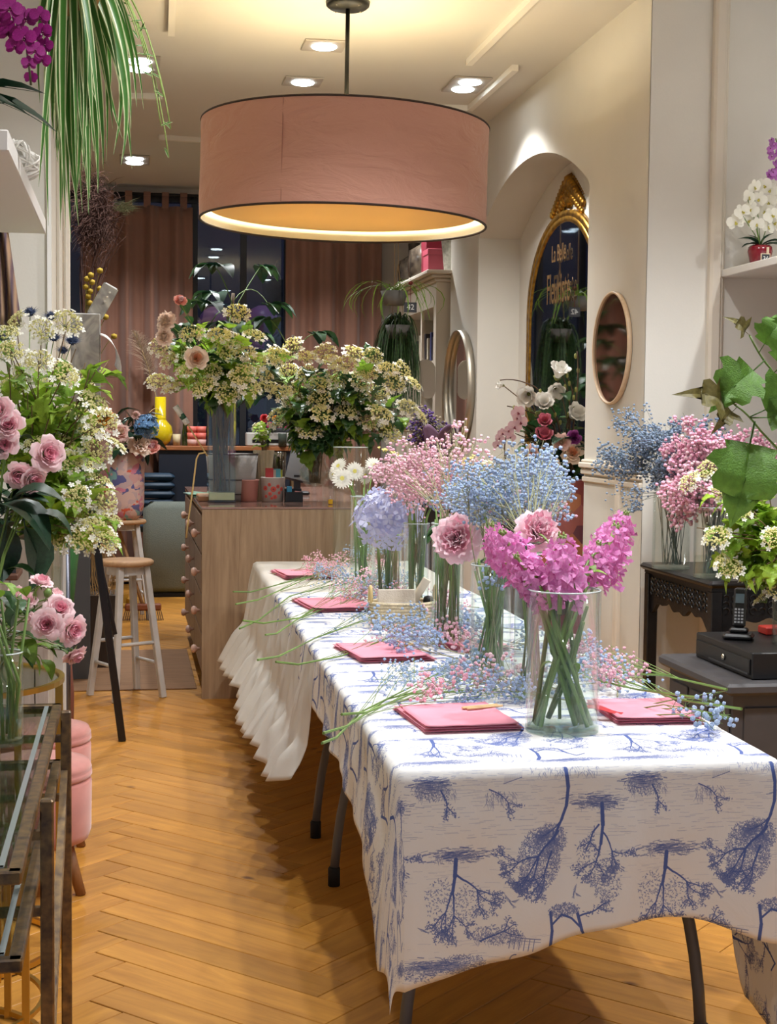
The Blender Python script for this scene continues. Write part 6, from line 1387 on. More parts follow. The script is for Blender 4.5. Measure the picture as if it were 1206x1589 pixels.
# big foreground leaves at the right edge
fv = thing('floor_vase', 'tall white floor vase of the big leaved branch, just outside the right edge', 'vase', (1.80,3.55,0)); b = MB(); b.lathe([(0,0),(.09,0),(.13,.2),(.12,.5),(.07,.66),(.075,.7),(.06,.7),(.055,.6),(0,.58)], 32); part('body', b, mat('white_ceramic',(225,222,214)), fv, True)
big = leaf_mesh('lobed', mat('leaf_fresh', (96,140,52), .5, var=.2, scale=12, trans=.25, bump=.35, bscale=45)); bigr = leaf_mesh('star', mat('leaf_bronze', (120,112,62), .5, var=.3, scale=12, trans=.25))
def fp(px, py, Y=3.5): return AY(px, py, Y)
P = bez4((1.80,3.55,.62),(1.8,3.52,1.3),fp(1225,720),fp(1180,668),12)+bez(fp(1180,668),fp(1160,640),fp(1140,628),5)[1:]
stemmed('leafy_branch', 'big leaved green branch reaching in at the right edge, lower stem', 'branch', None, P, stem_g, .004, leaves=[(.99, bigr, .115, (-1,-.1,.25)), (.97, bigr, .07, (-.6,-.2,-.5)), (.80, big, .20, (-.25,-.2,-.95)), (.84, big, .15, (.9,-.2,.5)), (.83, big, .14, (.9,-.4,.1))])
P = bez4((1.80,3.55,.62),(1.8,3.5,1.3),fp(1230,640),fp(1196,572),12)+bez(fp(1196,572),fp(1180,555),fp(1163,520),6)[1:]
stemmed('leafy_branch', 'big leaved green branch at the right edge, upper stem with a small tip leaf', 'branch', None, P, stem_g, .0038, leaves=[(.995, bigr, .06, (-.8,-.2,.6)), (.78, big, .14, (-.8,-.1,-.65)), (.86, big, .09, (.5,-.3,1)), (.66, big, .13, (.2,-.7,.5))])
# ================================================================ NICHE arrangement
pat, t, bb = nt('painted_vase_dark'); N = t.nodes; L = t.links; tcx = N.new('ShaderNodeTexCoord'); v = N.new('ShaderNodeTexVoronoi'); v.inputs['Scale'].default_value = 9; L.new(tcx.outputs['Object'], v.inputs[0]); cr = N.new('ShaderNodeValToRGB'); cr.color_ramp.interpolation = 'CONSTANT'
for p_, c_ in ((0,(150,70,70)),(.3,(60,70,72)),(.45,(170,96,92)),(.62,(112,60,76)),(.8,(190,120,84))):
    e = cr.color_ramp.elements.new(p_) if p_ not in (0,) else cr.color_ramp.elements[0]; e.position = p_; e.color = lin(c_)+(1,)
sx_ = N.new('ShaderNodeSeparateColor'); L.new(v.outputs['Color'], sx_.inputs[0]); L.new(sx_.outputs[0], cr.inputs[0]); L.new(cr.outputs[0], bb.inputs[0]); bb.inputs['Roughness'].default_value = .35
nx, ny = AY(878,800,8.35).x, 8.35
nv = thing('painted_vase', 'tall dark red flower painted floor vase at the niche', 'vase', (nx,ny,0)); b = MB(); b.lathe([(0,0),(.12,0),(.17,.15),(.18,.6),(.17,.98),(.14,1.10),(.145,1.12),(.12,1.12),(.11,1.0),(0,.98)], 32); part('body', b, pat, nv, True)
nr = Vector((nx,ny,1.12))
def nflower(px, py, me, s, d, name, lab, cat, Y=8.3, lv=2, grp='flowers in the painted niche vase', sm=stem_w):
    B = AY(px, py, Y); return stemmed(name, lab, cat, grp, arc_path(nr-Vector((0,0,.3)), nr+Vector((U(-.06,.06),U(-.06,.06),0)), B-Vector(d).normalized()*s*.2), sm, .005, me, 'bloom', s, d, leaves=[(U(.6,.95), (L_ovald,L_oval,L_vibd)[rd.randrange(3)], U(.10,.16), (U(-1,1),U(-.8,.3),U(-.3,.8))) for _ in range(lv)])
for k, (px, py, s, d, lab) in enumerate(((820,612,.095,(-.4,-.8,-.2),'white magnolia bloom left of the gilt mirror frame'),(866,582,.095,(.1,-.6,.8),'white magnolia bloom topmost before the dark mirror'),(862,603,.08,(-.1,-.8,-.3),'white magnolia bloom just under the topmost one'),(845,628,.09,(-.3,-.9,.5),'white magnolia bloom in the middle of the arrangement'),(888,645,.095,(.3,-.8,.4),'white magnolia bloom next to the pilaster edge'),(779,598,.04,(-1,-.1,0),'slender white magnolia bud at the far left twig tip'))): nflower(px, py, M_mag, s, d, 'magnolia', lab, 'magnolia', lv=1)
for px, py, s, d, lab in ((845,655,.065,(-.2,-.9,.4),'dusty pink lily upper one in the niche vase'),(843,679,.08,(-.1,-.8,.6),'dusty pink lily lower one in the niche vase')): nflower(px, py, M_lily, s, d, 'lily', lab, 'lily', 8.2)
for px, py, me, s, lab in ((889,703,M_peach[0],.066,'round peach rose beside the chair rail end'),(838,742,M_peach[1],.075,'peach rose low behind the blue mist'),(872,686,M_palep,.05,'blush carnation left of the peach rose'),(891,679,M_purple,.045,'small purple bloom above the peach rose'),(820,728,M_coral,.045,'coral bloom low at the left of the arrangement'),(855,722,M_peach[0],.055,'orange peach bloom between the two peach roses'),(826,700,M_palep,.04,'pale bloom behind the blue mist')): nflower(px, py, me, s, (U(-.3,.3),-1,.3), 'rose', lab, 'rose', 8.15)
for k in range(14): nflower(U(800,905), U(650,760), None, .05, (0,-1,0), 'foliage_stem', 'dark green leaf stem in the niche arrangement', 'foliage', 8.35, 4, 'leaf stems in the niche vase')
for k, (A_, B_, C_) in enumerate((((870,680),(867,631),(830,600)),((860,660),(840,640),(787,630)),((890,660),(900,590),(896,545)),((880,660),(895,620),(862,560)),((885,650),(900,610),(872,572)))):
    P = bez(fp(*A_,8.3), fp(*B_,8.3), fp(*C_,8.3), 10); q = P[0]
    if k == 0: P += bez(P[-1], fp(800,585,8.3), fp(776,590,8.3), 6)[1:]
    t_ = stemmed('magnolia_twig', ['bare magnolia twig arching to the far left bud','thin magnolia twig pointing left with small buds','twig rising along the pilaster edge','twig in front of the dark mirror, left','twig in front of the dark mirror, right'][k], 'twig', None, [nr+Vector((0,0,-.1))]+P, mat('twig_brown',(84,62,48),.8), .0055, r1=.003)
    b = MB()
    for j in range(4): w = P[2+j*2]-nr-Vector((0,0,-.1)); b.ball(tuple(w+rv(.015)), .012, 0, 0, (.8,.8,1.6))
    part('buds', b, mat('bud_olive2',(138,138,70),.6), t_, stuff=True)
ol = thing('potted_orchid', 'small dusky pink orchid arching left of the painted vase', 'orchid', (AY(806,760,7.95).x,7.95,0))
OL = Vector(ol.location); b = MB(); b.lathe([(0,0),(.1,0),(.1,.95),(.08,1.02),(0,1.0)], 24); part('pedestal_pot', b, mat('dark_pot',(50,48,46),.5), ol, True)
P = [q-OL for q in bez4(fp(800,760,7.95),fp(770,700,7.95),fp(785,660,7.95),fp(806,650,7.95),14)]; b = MB(); b.tube(P, .004, 6); part('flower_spike', b, mat('twig_brown',(84,62,48)), ol, True)
for k, (px, py) in enumerate(((804,640),(808,655),(799,662),(790,668),(793,678),(780,672),(776,680),(772,690),(802,648))): q = AY(px, py, 7.92)-OL; put('bloom', M_orpk, ol, M=frame(q, (U(-.5,.3),-1,.1), U(-.5,.5), .030+.012*(k<3)))
for d in ((-1,0,.8),(1,-.2,.5),(.2,-1,1),(-.3,.2,1.2)): put('leaf', L_ovald, ol, M=frame((0,0,1.0), d, 0, .2) @ Matrix.Rotation(-PI/2,4,'X'))
# ================================================================ COUNTER bouquets
CT = CH+.001
q = G(345,780,CT); sqx, sqy = q.x, q.y+.09
vase('square_vase', 'tall square glass vase with brown stems on the near left corner of the counter', sqx, sqy, CT, .075, AY(345,622,sqy).z-CT, .63, square=True)
b = MB(); b.box((sqx-.068,sqy-.068,CT+.0125),(sqx+.068,sqy+.068,CT+.052)); thing('gel_layer', 'pale layer in the bottom of the square glass vase', 'filler', mb=b, mats=mat('pale_gel',(206,204,160),.4))
sqz = CT+.06; sqr = AY(345,622,sqy).z
h1 = [(369,485),(380,547),(348,544),(397,560),(375,582),(408,580),(340,520),(249,538),(246,592),(297,517),(279,547),(387,600),(270,600),(309,587),(428,553),(360,528),(262,560),(330,575),(352,610),(395,520),(316,600),(290,575)]
for k, (px, py) in enumerate(h1):
    B = AY(px, py, 7.8+U(-.2,.2)); vib_branch("cream viburnum branch in the square vase on the counter", 'viburnum in the square vase', (sqx+U(-.05,.05),sqy+U(-.05,.05),sqz), (sqx+U(-.05,.05),sqy+U(-.05,.05),sqr), B, nl=8, ls=(.07,.11), hs=(.055,.075))
for k in range(14): B = AY(U(270,415), U(500,625), 7.85+U(-.2,.2)); vib_branch("leafy viburnum shoot in the square vase on the counter", 'leafy shoots in the square vase', (sqx+U(-.05,.05),sqy+U(-.05,.05),sqz), (sqx+U(-.05,.05),sqy,sqr), B, nl=9, ls=(.07,.12), head=False, lm=[L_vib[0],L_vibd])
for px, py, me, s, d, lab in ((279,469,M_coral,.038,(.2,-.8,.6),'small coral rose topmost in the square vase bouquet'),(260,500,M_carn,.050,(-.6,-.8,.2),'peach peony at the left edge of the square vase bouquet, upper'),(257,522,M_carn,.046,(-.6,-.8,-.1),'peach peony at the left edge of the square vase bouquet, lower'),(304,557,M_peach[0],.060,(.1,-1,.1),'round peach rose facing out in the square vase bouquet')):
    B = AY(px, py, 7.6); stemmed('rose', lab, 'rose', 'peach roses in the square vase', arc_path((sqx,sqy,sqz),(sqx-.04,sqy-.03,sqr),B), stem_g, .004, me, 'bloom', s, d, leaves=[(U(.8,.98), L_oval, U(.08,.11), (U(-1,1),U(-.6,.4),U(0,1))) for _ in range(4)])
# footed bowl and second bouquet
q = G(492,779,CT); fx, fy = q.x, q.y+.10; fb = thing('footed_glass_bowl', 'clear glass goblet shaped vase of the second viburnum bouquet on the counter', 'vase', (fx,fy,CT))
b = MB(); b.lathe([(0,0),(.085,.0),(.085,.012),(.03,.03),(.022,.06),(.05,.085),(.085,.13),(.088,.17),(.06,.22),(.06,.245),(.095,.28),(.091,.28),(.056,.245),(.056,.22),(.082,.17),(.079,.13),(.045,.092),(0,.08)], 36); part('bowl', b, VG, fb, True)
b = MB(); b.lathe([(0,.083),(.043,.096),(.077,.132),(.080,.165),(0,.165)], 30); part('water', b, WG, fb, True)
h2 = [(428,552),(453,539),(476,554),(504,547),(448,575),(476,579),(551,549),(536,564),(572,579),(524,582),(496,597),(460,605),(436,609),(602,572),(625,575),(612,595),(531,612),(556,612),(496,619),(499,642),(453,619),(579,552),(591,642),(572,655),(538,638),(632,632),(652,645),(642,595),(606,672),(481,668),(430,648),(412,600),(560,590),(585,610),(516,560),(470,630)]
for k, (px, py) in enumerate(h2):
    B = AY(px, py, 7.9+U(-.25,.25)); big_ = px > 520
    vib_branch("cream viburnum branch in the wide counter bouquet behind the gerberas", 'viburnum in the wide counter bouquet', (fx+U(-.03,.03),fy+U(-.03,.03),CT+.10), (fx+U(-.04,.04),fy+U(-.04,.04),CT+.26), B, nl=8, ls=(.07,.11), hs=(.058,.080), lm=[L_vib[0],L_vibd,L_vibd])
for k in range(26): B = AY(U(425,645), U(570,690), 8.0+U(-.25,.2)); vib_branch("leafy viburnum shoot in the wide counter bouquet", 'leafy shoots in the wide counter bouquet', (fx,fy,CT+.10), (fx+U(-.04,.04),fy,CT+.26), B, nl=10, ls=(.07,.12), head=False, lm=[L_vibd,L_vib[0]])
# ================================================================ SMALL THINGS ON THE COUNTER
def cpt(px, py, z=None): p = G(px, py, CT if z is None else z); return p
p = cpt(387,779); b = MB(); b.lathe([(0,0),(.046,0),(.056,.115),(.060,.117),(.060,.122),(.053,.12),(.05,.02),(0,.015)], 28); thing('pink_cup', 'dusty pink metal cup on the counter right of the square vase', 'cup', (p.x,p.y+.06,CT), mb=b, mats=mat('dusty_pink_tin',(206,148,138),.5), smooth=True)
p = cpt(425,779); ft = thing('floral_tin', 'white tin pot printed with red poppies on the counter', 'pot', (p.x,p.y+.07,CT))
b = MB(); b.lathe([(0,0),(.058,0),(.066,.13),(.069,.132),(.066,.135),(.062,.13),(.055,.02),(0,.015)], 32); part('tin', b, mat('white_tin',(214,208,202),.4), ft, True)
pop = mat('poppy_red',(206,84,72),.6); popc = mat('poppy_centre',(120,50,50),.6)
for k, (a, z, s) in enumerate(((-2.35,.075,.014),(-1.95,.095,.010),(-1.6,.07,.016),(-1.2,.085,.011),(-1.9,.045,.011),(-2.3,.03,.009),(-1.45,.028,.012),(-1.05,.05,.009),(-1.75,.02,.008),(-.8,.07,.012))):
    r_ = .0585+.0079*z/.13+.0003; M_ = Matrix.Translation((r_*math.cos(a), r_*math.sin(a), z)) @ frame((0,0,0), (math.cos(a),math.sin(a),-.06), 0, 1)
    b = MB(); b.lathe([(0,.0002),(s,.0002),(s*.8,.0012),(0,.0014)], 10, M=M_); pf = part('poppy', b, pop, ft); b = MB(); b.lathe([(0,.0014),(s*.35,.0014),(0,.002)], 6, M=M_); part('poppy_centre', b, popc, pf)
for k, (dx, dz, rz, c_) in enumerate(((-.02,.10,-.1,(196,66,70)),(-.005,.09,.06,(206,190,176)),(.022,.095,-.25,(90,170,190)),(.034,.09,.3,(210,206,70)))):
    b = MB(); b.box((-.022,-.001,0),(.022,.001,.085)); t = thing('paper_card', '%s paper card standing in the poppy tin' % ('red','beige printed','turquoise','yellow green')[k], 'card', (p.x+dx,p.y+.07-.012+.008*k,CT+dz), rz, mb=b, mats=mat('card_%d'%k, c_, .6))
p = cpt(404,777); b = MB(); b.lathe([(0,0),(.019,0),(.019,.05),(.010,.06),(.010,.07),(0,.07)], 16); bt = thing('small_bottle', 'small white bottle with an orange label behind the pink cup', 'bottle', (p.x,p.y+.13,CT)); part('body', b, mat('bottle_white',(230,224,218),.4), bt, True); b = MB(); b.lathe([(.0194,.012),(.0194,.04)], 16); b.f = b.f[:-2]; b.m = b.m[:-2]; part('label', b, mat('label_orange',(226,96,64),.5), bt)
ob = mat('organizer_black',(22,22,25),.4); p = cpt(457,779); og = thing('desk_organizer', 'black desk organizer box with a blue block in it on the counter', 'organizer', (p.x,p.y+.04,CT))
b = MB(); b.box((-.048,-.03,0),(.048,.05,.008)); b.box((-.048,-.03,.008),(.048,-.025,.055)); b.box((-.048,.045,.008),(.048,.05,.07)); b.box((-.048,-.025,.008),(-.043,.045,.055)); b.box((.043,-.025,.008),(.048,.045,.055)); part('tray', b, ob, og)
b = MB(); b.box((-.040,-.02,.0085),(-.012,.0,.085),bev=.002); thing('blue_block', 'bright blue sponge block standing in the black organizer', 'block', (p.x,p.y+.04,CT), mb=b, mats=mat('blue_foam',(60,140,180),.7))
b = MB(); b.box((.0,-.02,.0085),(.035,.01,.06),M=Matrix.Rotation(.1,4,'Y'),bev=.002); thing('pink_block', 'small pink note block in the black organizer', 'block', (p.x,p.y+.04,CT), mb=b, mats=mat('pink_foam',(206,140,140),.7))
p = cpt(462,770); tm_ = thing('card_terminal', 'black tilting screen terminal on the counter behind the organizer', 'terminal', (p.x+.02,p.y+.20,CT))
b = MB(); b.box((-.07,-.06,0),(.07,.06,.02),bev=.006); b.box((-.02,.0,.02),(.02,.03,.12)); part('base', b, ob, tm_)
b = MB(); b.box((-.085,-.012,0),(.085,.012,.2),M=Matrix.Translation((0,0,.08)) @ Matrix.Rotation(-.5,4,'X') @ Matrix.Rotation(.25,4,'Y'),bev=.006); part('screen', b, mat('screen_back',(26,26,30),.3), tm_)
p = cpt(510,778); b = MB(); b.lathe([(0,0),(.03,0),(.036,.085),(.033,.085),(.028,.006),(0,.006)], 24); thing('clear_cup', 'small clear glass cup at the right of the footed bowl', 'glass', (p.x+.01,p.y+.10,CT), mb=b, mats=VG, smooth=True)
p = cpt(514,783); b = MB(); b.box((-.012,-.012,0),(.012,.012,.026),bev=.003); thing('yellow_block', 'tiny yellow block on the counter edge', 'block', (p.x,p.y+.03,CT), mb=b, mats=mat('yellow_plastic',(226,176,30),.4))
p = cpt(386,762); rb = thing('ribbed_vase', 'tall cream ribbed vase with a few blossoms on the counter', 'vase', (p.x,8.35,CT))
b = MB(); b.grid(lambda u, v: ((.040+.018*v**2+.0025*math.cos(u*2*PI*16))*math.cos(2*PI*u), (.040+.018*v**2+.0025*math.cos(u*2*PI*16))*math.sin(2*PI*u), .28*v), 96, 8, closeu=True); part('body', b, mat('cream_ceramic',(222,206,176),.5), rb, True)
b = MB(); b.lathe([(0,.0),(.039,0),(.039,.004),(0,.004)], 20); part('base', b, mat('cream_ceramic',(222,206,176)), rb)
for k in range(5): B = Vector((p.x-.03+U(-.05,.03),8.33+U(-.04,.04),CT+.28+U(.05,.20))); vib_branch('small viburnum sprig in the cream ribbed vase', 'sprigs in the ribbed vase', (p.x,8.35,CT+.06), (p.x+U(-.02,.02),8.35,CT+.28), B, nl=4, ls=(.04,.06), hs=(.028,.036))
b = MB(); b.lathe([(0,0),(.040,0),(.052,.27),(.049,.27),(.038,.01),(0,.01)], 24); thing('grey_tumbler', 'tall smoky grey tumbler right of the cream ribbed vase', 'tumbler', (p.x+.085,8.42,CT), mb=b, mats=glass('smoke_glass',(170,160,150),.12,.5,.05), smooth=True)
p = cpt(345,765); wb = thing('wire_basket', 'grey fabric basket with dark rim lines behind the square vase', 'basket', (p.x,8.28,CT)); 
b = MB(); b.lathe([(0,0),(.11,0),(.13,.10),(.145,.26),(.14,.26),(.122,.10),(.1,.01),(0,.01)], 30); part('body', b, mat('grey_fabric',(150,144,140),.9,bump=.2), wb, True)
for z, r_ in ((.26,.144),(.12,.134),(.04,.119)): b = MB(); ring(b,0,0,z,r_,.004,36); part('rim_line', b, mat('dark_cord',(60,52,50),.7), wb, True)
for k, (c_, rz) in enumerate((((120,166,142),.1),((160,190,176),.3),((96,130,110),-.15))):
    p = cpt(300,748); b = MB(); b.grid(lambda u, v, k=k: ((u-.5)*.24, (v-.5)*.30, .003+.006*k+.006*math.sin(u*5+k)*v), 10, 8); o = thing('tissue_sheet', '%s tissue sheet lying on the far left of the counter' % ('green','pale mint','deep green')[k], 'paper', (p.x+.02,8.75,CT+.001), rz, mb=b, mats=mat('tissue_%d'%k, c_, .8), smooth=True); solid(o,.0015)
p = cpt(296,762); b = MB(); b.box((-.04,-.15,0),(.05,.15,.03),bev=.004); thing('wooden_tray', 'low wooden tray on the left side of the counter', 'tray', (p.x+.035,8.35,CT), mb=b, mats=wood('tray_wood',(170,128,92),(140,98,66),axis=1))
# bent reed with taped tip
rt_ = thing('bent_reed', 'bent straw reed hanging over the drawer side of the counter', 'reed', (0,0,0)); b = MB()
b.tube([AY(x, y, 7.72) for x, y in ((320,702),(309,704),(305,712),(299,760),(292,810),(289,835))], .0045, 6); part('reed', b, mat('straw',(206,178,120),.6), rt_, True)
wd = thing('taped_wand', 'thin wooden stick with a green and white taped tip above the counter', 'stick', (0,0,0)); b = MB(); b.tube([AY(322,708,7.9), AY(290,657,7.9)], .004, 6); part('stick', b, mat('straw',(206,178,120)), wd, True)
for (x0_,y0_,x1_,y1_,c_,n_) in ((272,630,282,645,(226,226,222),'tape_white'),(281,643,286,650,(36,90,70),'tape_green'),(286,650,291,658,(222,222,218),'tape_white')): b = MB(); b.tube([AY(x0_,y0_,7.9),AY(x1_,y1_,7.9)], .016, 10); part('taped_tip', b, mat(n_,c_,.4), wd, True)
# ================================================================ FAR DESK
DZ = DKZ+.001
def dpt(px): return AY(px, 692, 13.02).x
yv = thing('yellow_vase', 'glossy yellow long necked vase with pampas grass on the navy desk', 'vase', (dpt(249),13.03,DZ)); b = MB(); b.lathe([(0,0),(.05,0),(.09,.04),(.108,.11),(.095,.17),(.055,.215),(.048,.23),(.052,.235),(.048,.24),(.048,.42),(.042,.42),(.04,.24),(0,.2)], 36); part('body', b, mat('yellow_glaze',(222,196,24),.15,coat=.6), yv, True)
YM = mat('pampas',(196,174,150),.9,trans=.3)
for k, (px, py, bx_) in enumerate(((208,515,.0),(232,640,.01))):
    B = AY(px, py, 12.9); A = Vector((dpt(249)+bx_,13.03,DZ+.25)); P = bez(A, (A+B)/2+Vector((.02,0,.1)), B, 14); b = MB(); b.tube(P, .003, 5); o_ = thing('pampas_plume', ['tall pampas plume in the yellow vase','short pampas stalk in the yellow vase'][k], 'pampas grass', P[0]); bb_ = MB(); bb_.tube([q_-P[0] for q_ in P], .003, 5); part('stem', bb_, mat('straw',(206,178,120)), o_); f_ = MB()
    if k == 0:
        for i in range(420):
            t_ = U(.30,1); j = min(12,int(t_*13)); q_ = P[j].lerp(P[j+1], t_*13-j)-P[0]; w_ = .14*math.sin(PI*min(1,(t_-.28)/.74))+.02; d = Vector((U(-1,1),U(-.5,.5),U(.3,1.1))).normalized()*w_*U(.6,1.2); f_.tube([q_,q_+d*.6,q_+d+Vector((0,0,-.02))], [.0016,.0011,.0004], 3, cap=False)
        part('plume', f_, YM, o_, stuff=True)
def cup(px, w, h, c_, nm, lab, y=13.0, m_=None): b = MB(); b.lathe([(0,0),(w*.82,0),(w,h),(w*.92,h),(w*.75,.01),(0,.01)], 20); return thing(nm, lab, 'cup', (dpt(px),y,DZ), mb=b, mats=m_ or mat('cup_%d'%px, c_, .5, var=.1), smooth=True)
cup(274,.036,.10,(206,190,150),'tin_candle','cream tin candle beside the yellow vase')
for k in range(2):
    for j in range(3):
        b = MB(); b.lathe([(0,0),(.040,0),(.045,.055),(.041,.055),(.036,.006),(0,.006)], 20); thing('paper_cup', '%s paper cup in the %s stack on the navy desk, %s' % (('pale pink striped','coral','coral')[j], ('left','right')[k], ('bottom','middle','top')[j]), 'cup', (dpt(298+14*k),13.0,DZ+.057*j), group='stacked paper cups', mb=b, mats=mat(('cup_stripe','cup_coral','cup_coral')[j], ((206,160,150),(222,112,98),(222,112,98))[j], .5), smooth=True)
b = MB(); b.lathe([(0,0),(.03,0),(.03,.12),(.022,.16),(.022,.20),(.018,.2),(.02,.15),(0,.01)], 20); thing('green_glass_bottle', 'small green glass bottle behind the cup stacks', 'bottle', (dpt(288),13.06,DZ), mb=b, mats=glass('green_glass',(150,190,150),.1,.5,.03), smooth=True)
pr = thing('printer', 'white and dark grey office printer on the navy desk', 'printer', (dpt(417),13.03,DZ)); b = MB(); b.box((-.2,-.08,0),(.2,.08,.12),bev=.01); part('body', b, mat('printer_white',(190,186,180),.5), pr); b = MB(); b.box((-.18,-.07,.1205),(.18,.07,.16),bev=.01); part('lid', b, mat('printer_dark',(56,58,64),.4), pr); b = MB(); b.box((-.15,-.0815,.03),(.1,-.0803,.06)); part('paper_slot', b, blackm, pr)
b = MB(); b.box((-.09,-.05,0),(.09,.05,.05),bev=.004); thing('magenta_box', 'magenta box on top of the printer', 'box', (dpt(430),13.03,DZ+.161), mb=b, mats=mat('magenta_card',(176,40,84),.5))
bvx = dpt(411); vase('bud_vase', 'green glass bud vase with a red rose before the printer', bvx, 12.93+.005, DZ, .032, .13, .4, gm=glass('bud_green_glass',(170,200,180),.1,.5,.03)); 
for dx, me, s, lab in ((-.01,M_red,.04,'red rose in the bud vase'),(.05,M_orange,.03,'small orange bloom beside the red rose')): B = Vector((bvx+dx*1.6,12.90,DZ+.24)); stemmed('rose', lab, 'rose', None, [(bvx,12.935,DZ+.02),(bvx,12.93,DZ+.13),B], stem_g, .003, me, 'bloom', s, (0,-1,.4))
b = MB(); b.lathe([(0,0),(.035,0),(.04,.11),(.036,.115),(0,.115)], 20); thing('jar_candle', 'dark jar candle with a pale round label at the right end of the desk', 'candle', (dpt(437),12.945,DZ), mb=b, mats=mat('jar_dark',(70,78,70),.25), smooth=True)
# ================================================================ PAINTED VASE ON THE STOOL
pv_m, t, bb = nt('painted_vase_light'); N = t.nodes; L = t.links; tcx = N.new('ShaderNodeTexCoord'); nz = N.new('ShaderNodeTexNoise'); nz.inputs['Scale'].default_value = 9; L.new(tcx.outputs['Object'], nz.inputs[0]); mxv = N.new('ShaderNodeMixRGB'); mxv.inputs[0].default_value = .25; L.new(tcx.outputs['Object'], mxv.inputs[1]); L.new(nz.outputs['Color'], mxv.inputs[2]); v = N.new('ShaderNodeTexVoronoi'); v.inputs['Scale'].default_value = 20; L.new(mxv.outputs[0], v.inputs[0]); sc_ = N.new('ShaderNodeSeparateColor'); L.new(v.outputs['Color'], sc_.inputs[0]); cr = N.new('ShaderNodeValToRGB'); cr.color_ramp.interpolation = 'CONSTANT'
for p_, c_ in ((0,(204,170,160)),(.35,(196,150,146)),(.5,(206,92,72)),(.6,(186,160,160)),(.72,(92,92,140)),(.8,(196,120,140)),(.9,(120,160,160))):
    e = cr.color_ramp.elements[0] if p_ == 0 else cr.color_ramp.elements.new(p_); e.position = p_; e.color = lin(c_)+(1,)
L.new(sc_.outputs[0], cr.inputs[0]); L.new(cr.outputs[0], bb.inputs[0]); bb.inputs['Roughness'].default_value = .3
st2 = G(196,806,.72); px_, py_ = st2.x-.02, st2.y; pz_ = .7205
pv = thing('painted_vase', 'tall pastel flower painted vase standing on the rear stool', 'vase', (px_,py_,pz_)); hgt = AY(196,690,py_).z-pz_; b = MB(); b.lathe([(0,0),(.10,0),(.135,.04),(.15,.12),(.152,hgt*.8),(.14,hgt),(.13,hgt),(.14,hgt*.8),(.12,.05),(0,.03)], 36); part('body', b, pv_m, pv, True)
pr_ = Vector((px_,py_,pz_+hgt))
for px, py, me, s, cat, lab in ((227,663,M_hyd[1],.085,'hydrangea','bright blue hydrangea in the painted vase on the stool'),(218,690,M_carn,.085,'carnation','peach carnation under the blue hydrangea'),(237,694,M_coral,.06,'rose','coral bloom right of the peach carnation'),(162,647,M_orange,.07,'rose','orange bloom at the left of the painted vase'),(173,660,M_palep,.06,'rose','pale pink bloom beside the orange one'),(186,672,M_palep,.065,'rose','beige pink bloom in the middle of the painted vase'),(211,645,M_palep,.03,'rosebud','tiny pale bud above the blue hydrangea')):
    B = AY(px, py, py_-.16); d = (U(-.2,.3),-1,.35); stemmed('cut_flower', lab, cat, 'flowers in the painted vase on the stool', arc_path(pr_-Vector((0,0,.2)), pr_+Vector((U(-.07,.07),U(-.07,.07),0)), B), stem_g, .004, me, 'bloom', s, d, leaves=[(U(.75,.98), (L_ovald,L_long)[rd.randrange(2)], U(.14,.2), (U(-.6,1),U(-.6,.4),U(-.3,.6))) for _ in range(3)])
# ================================================================ ACRYLIC STAND, PAPER ROLL, DRIED BUNDLE
mx_, t, bb = nt('grey_marbled'); N = t.nodes; L = t.links; tcx = N.new('ShaderNodeTexCoord'); nz = N.new('ShaderNodeTexNoise'); nz.inputs['Scale'].default_value = 5; nz.inputs['Distortion'].default_value = 3; L.new(tcx.outputs['Object'], nz.inputs[0]); cr = N.new('ShaderNodeValToRGB'); cr.color_ramp.elements[0].position = .35; cr.color_ramp.elements[0].color = lin((150,150,150))+(1,); cr.color_ramp.elements[1].color = lin((196,196,192))+(1,); cr.color_ramp.elements[1].position = .65; L.new(nz.outputs[0], cr.inputs[0]); L.new(cr.outputs[0], bb.inputs[0]); bb.inputs['Roughness'].default_value = .25
AYY = 8.3; x0, x1 = AY(129,550,AYY).x, AY(156,550,AYY).x; z0, z1 = AY(140,640,AYY).z, AY(140,486,AYY).z
ac = thing('display_stand', 'narrow grey marbled display stand against the white pillar edge', 'stand', (x0,AYY,0)); b = MB(); b.box((-.25,0,z0),(x1-x0,.10,z1),bev=.006); part('panel', b, mx_, ac); b = MB(); b.box((-.22,.02,0),(x1-x0-.06,.08,z0-.0005)); part('post', b, mat('stand_post',(90,92,96),.4), ac)
q0, q1 = AY(146,486,AYY+.05), AY(165,452,AYY+.05); b = MB(); 
pd = thing('grey_paddle', 'grey rounded paddle with small holes sticking up from the marbled stand', 'paddle', (q0.x,AYY+.05,q0.z-.02)); ln = (q1-q0).length+.06; an = math.atan2(q1.x-q0.x, q1.z-q0.z); M_ = Matrix.Rotation(an,4,'Y')
b.box((-.045,-.008,0),(.045,.008,ln),M=M_,bev=.02); part('blade', b, mx_, pd); b = MB()
for k in range(3): b.ball(tuple(M_ @ Vector((0.01,-.009,ln-.04-.028*k))), .007, 0, 0, (1,.4,1))
part('holes', b, mat('paddle_stud',(225,222,215),.4), pd, stuff=True)
b = MB(); c_ = AY(158,545,AYY-.03); b.grid(lambda u, v: (x1-.002+.085*math.sin(u*2.0)+.035*v*u, AYY+.045-.09*v, c_.z+.10-.135*(1-math.cos(u*2.2))*.8-.045*v*(.3+u)), 14, 3); o = thing('paper_tape_curl', 'curled strip of white paper hanging from the marbled stand', 'paper', mb=b, mats=mat('white_paper',(214,210,208),.7), smooth=True); solid(o,.002)
db = thing('dried_bundle', 'dark dried twig and feather bundle hanging by the pillar before the curtain', 'dried flowers', AY(150,480,9.2)); DO = Vector(db.location); b = MB(); r_ = random.Random(12)
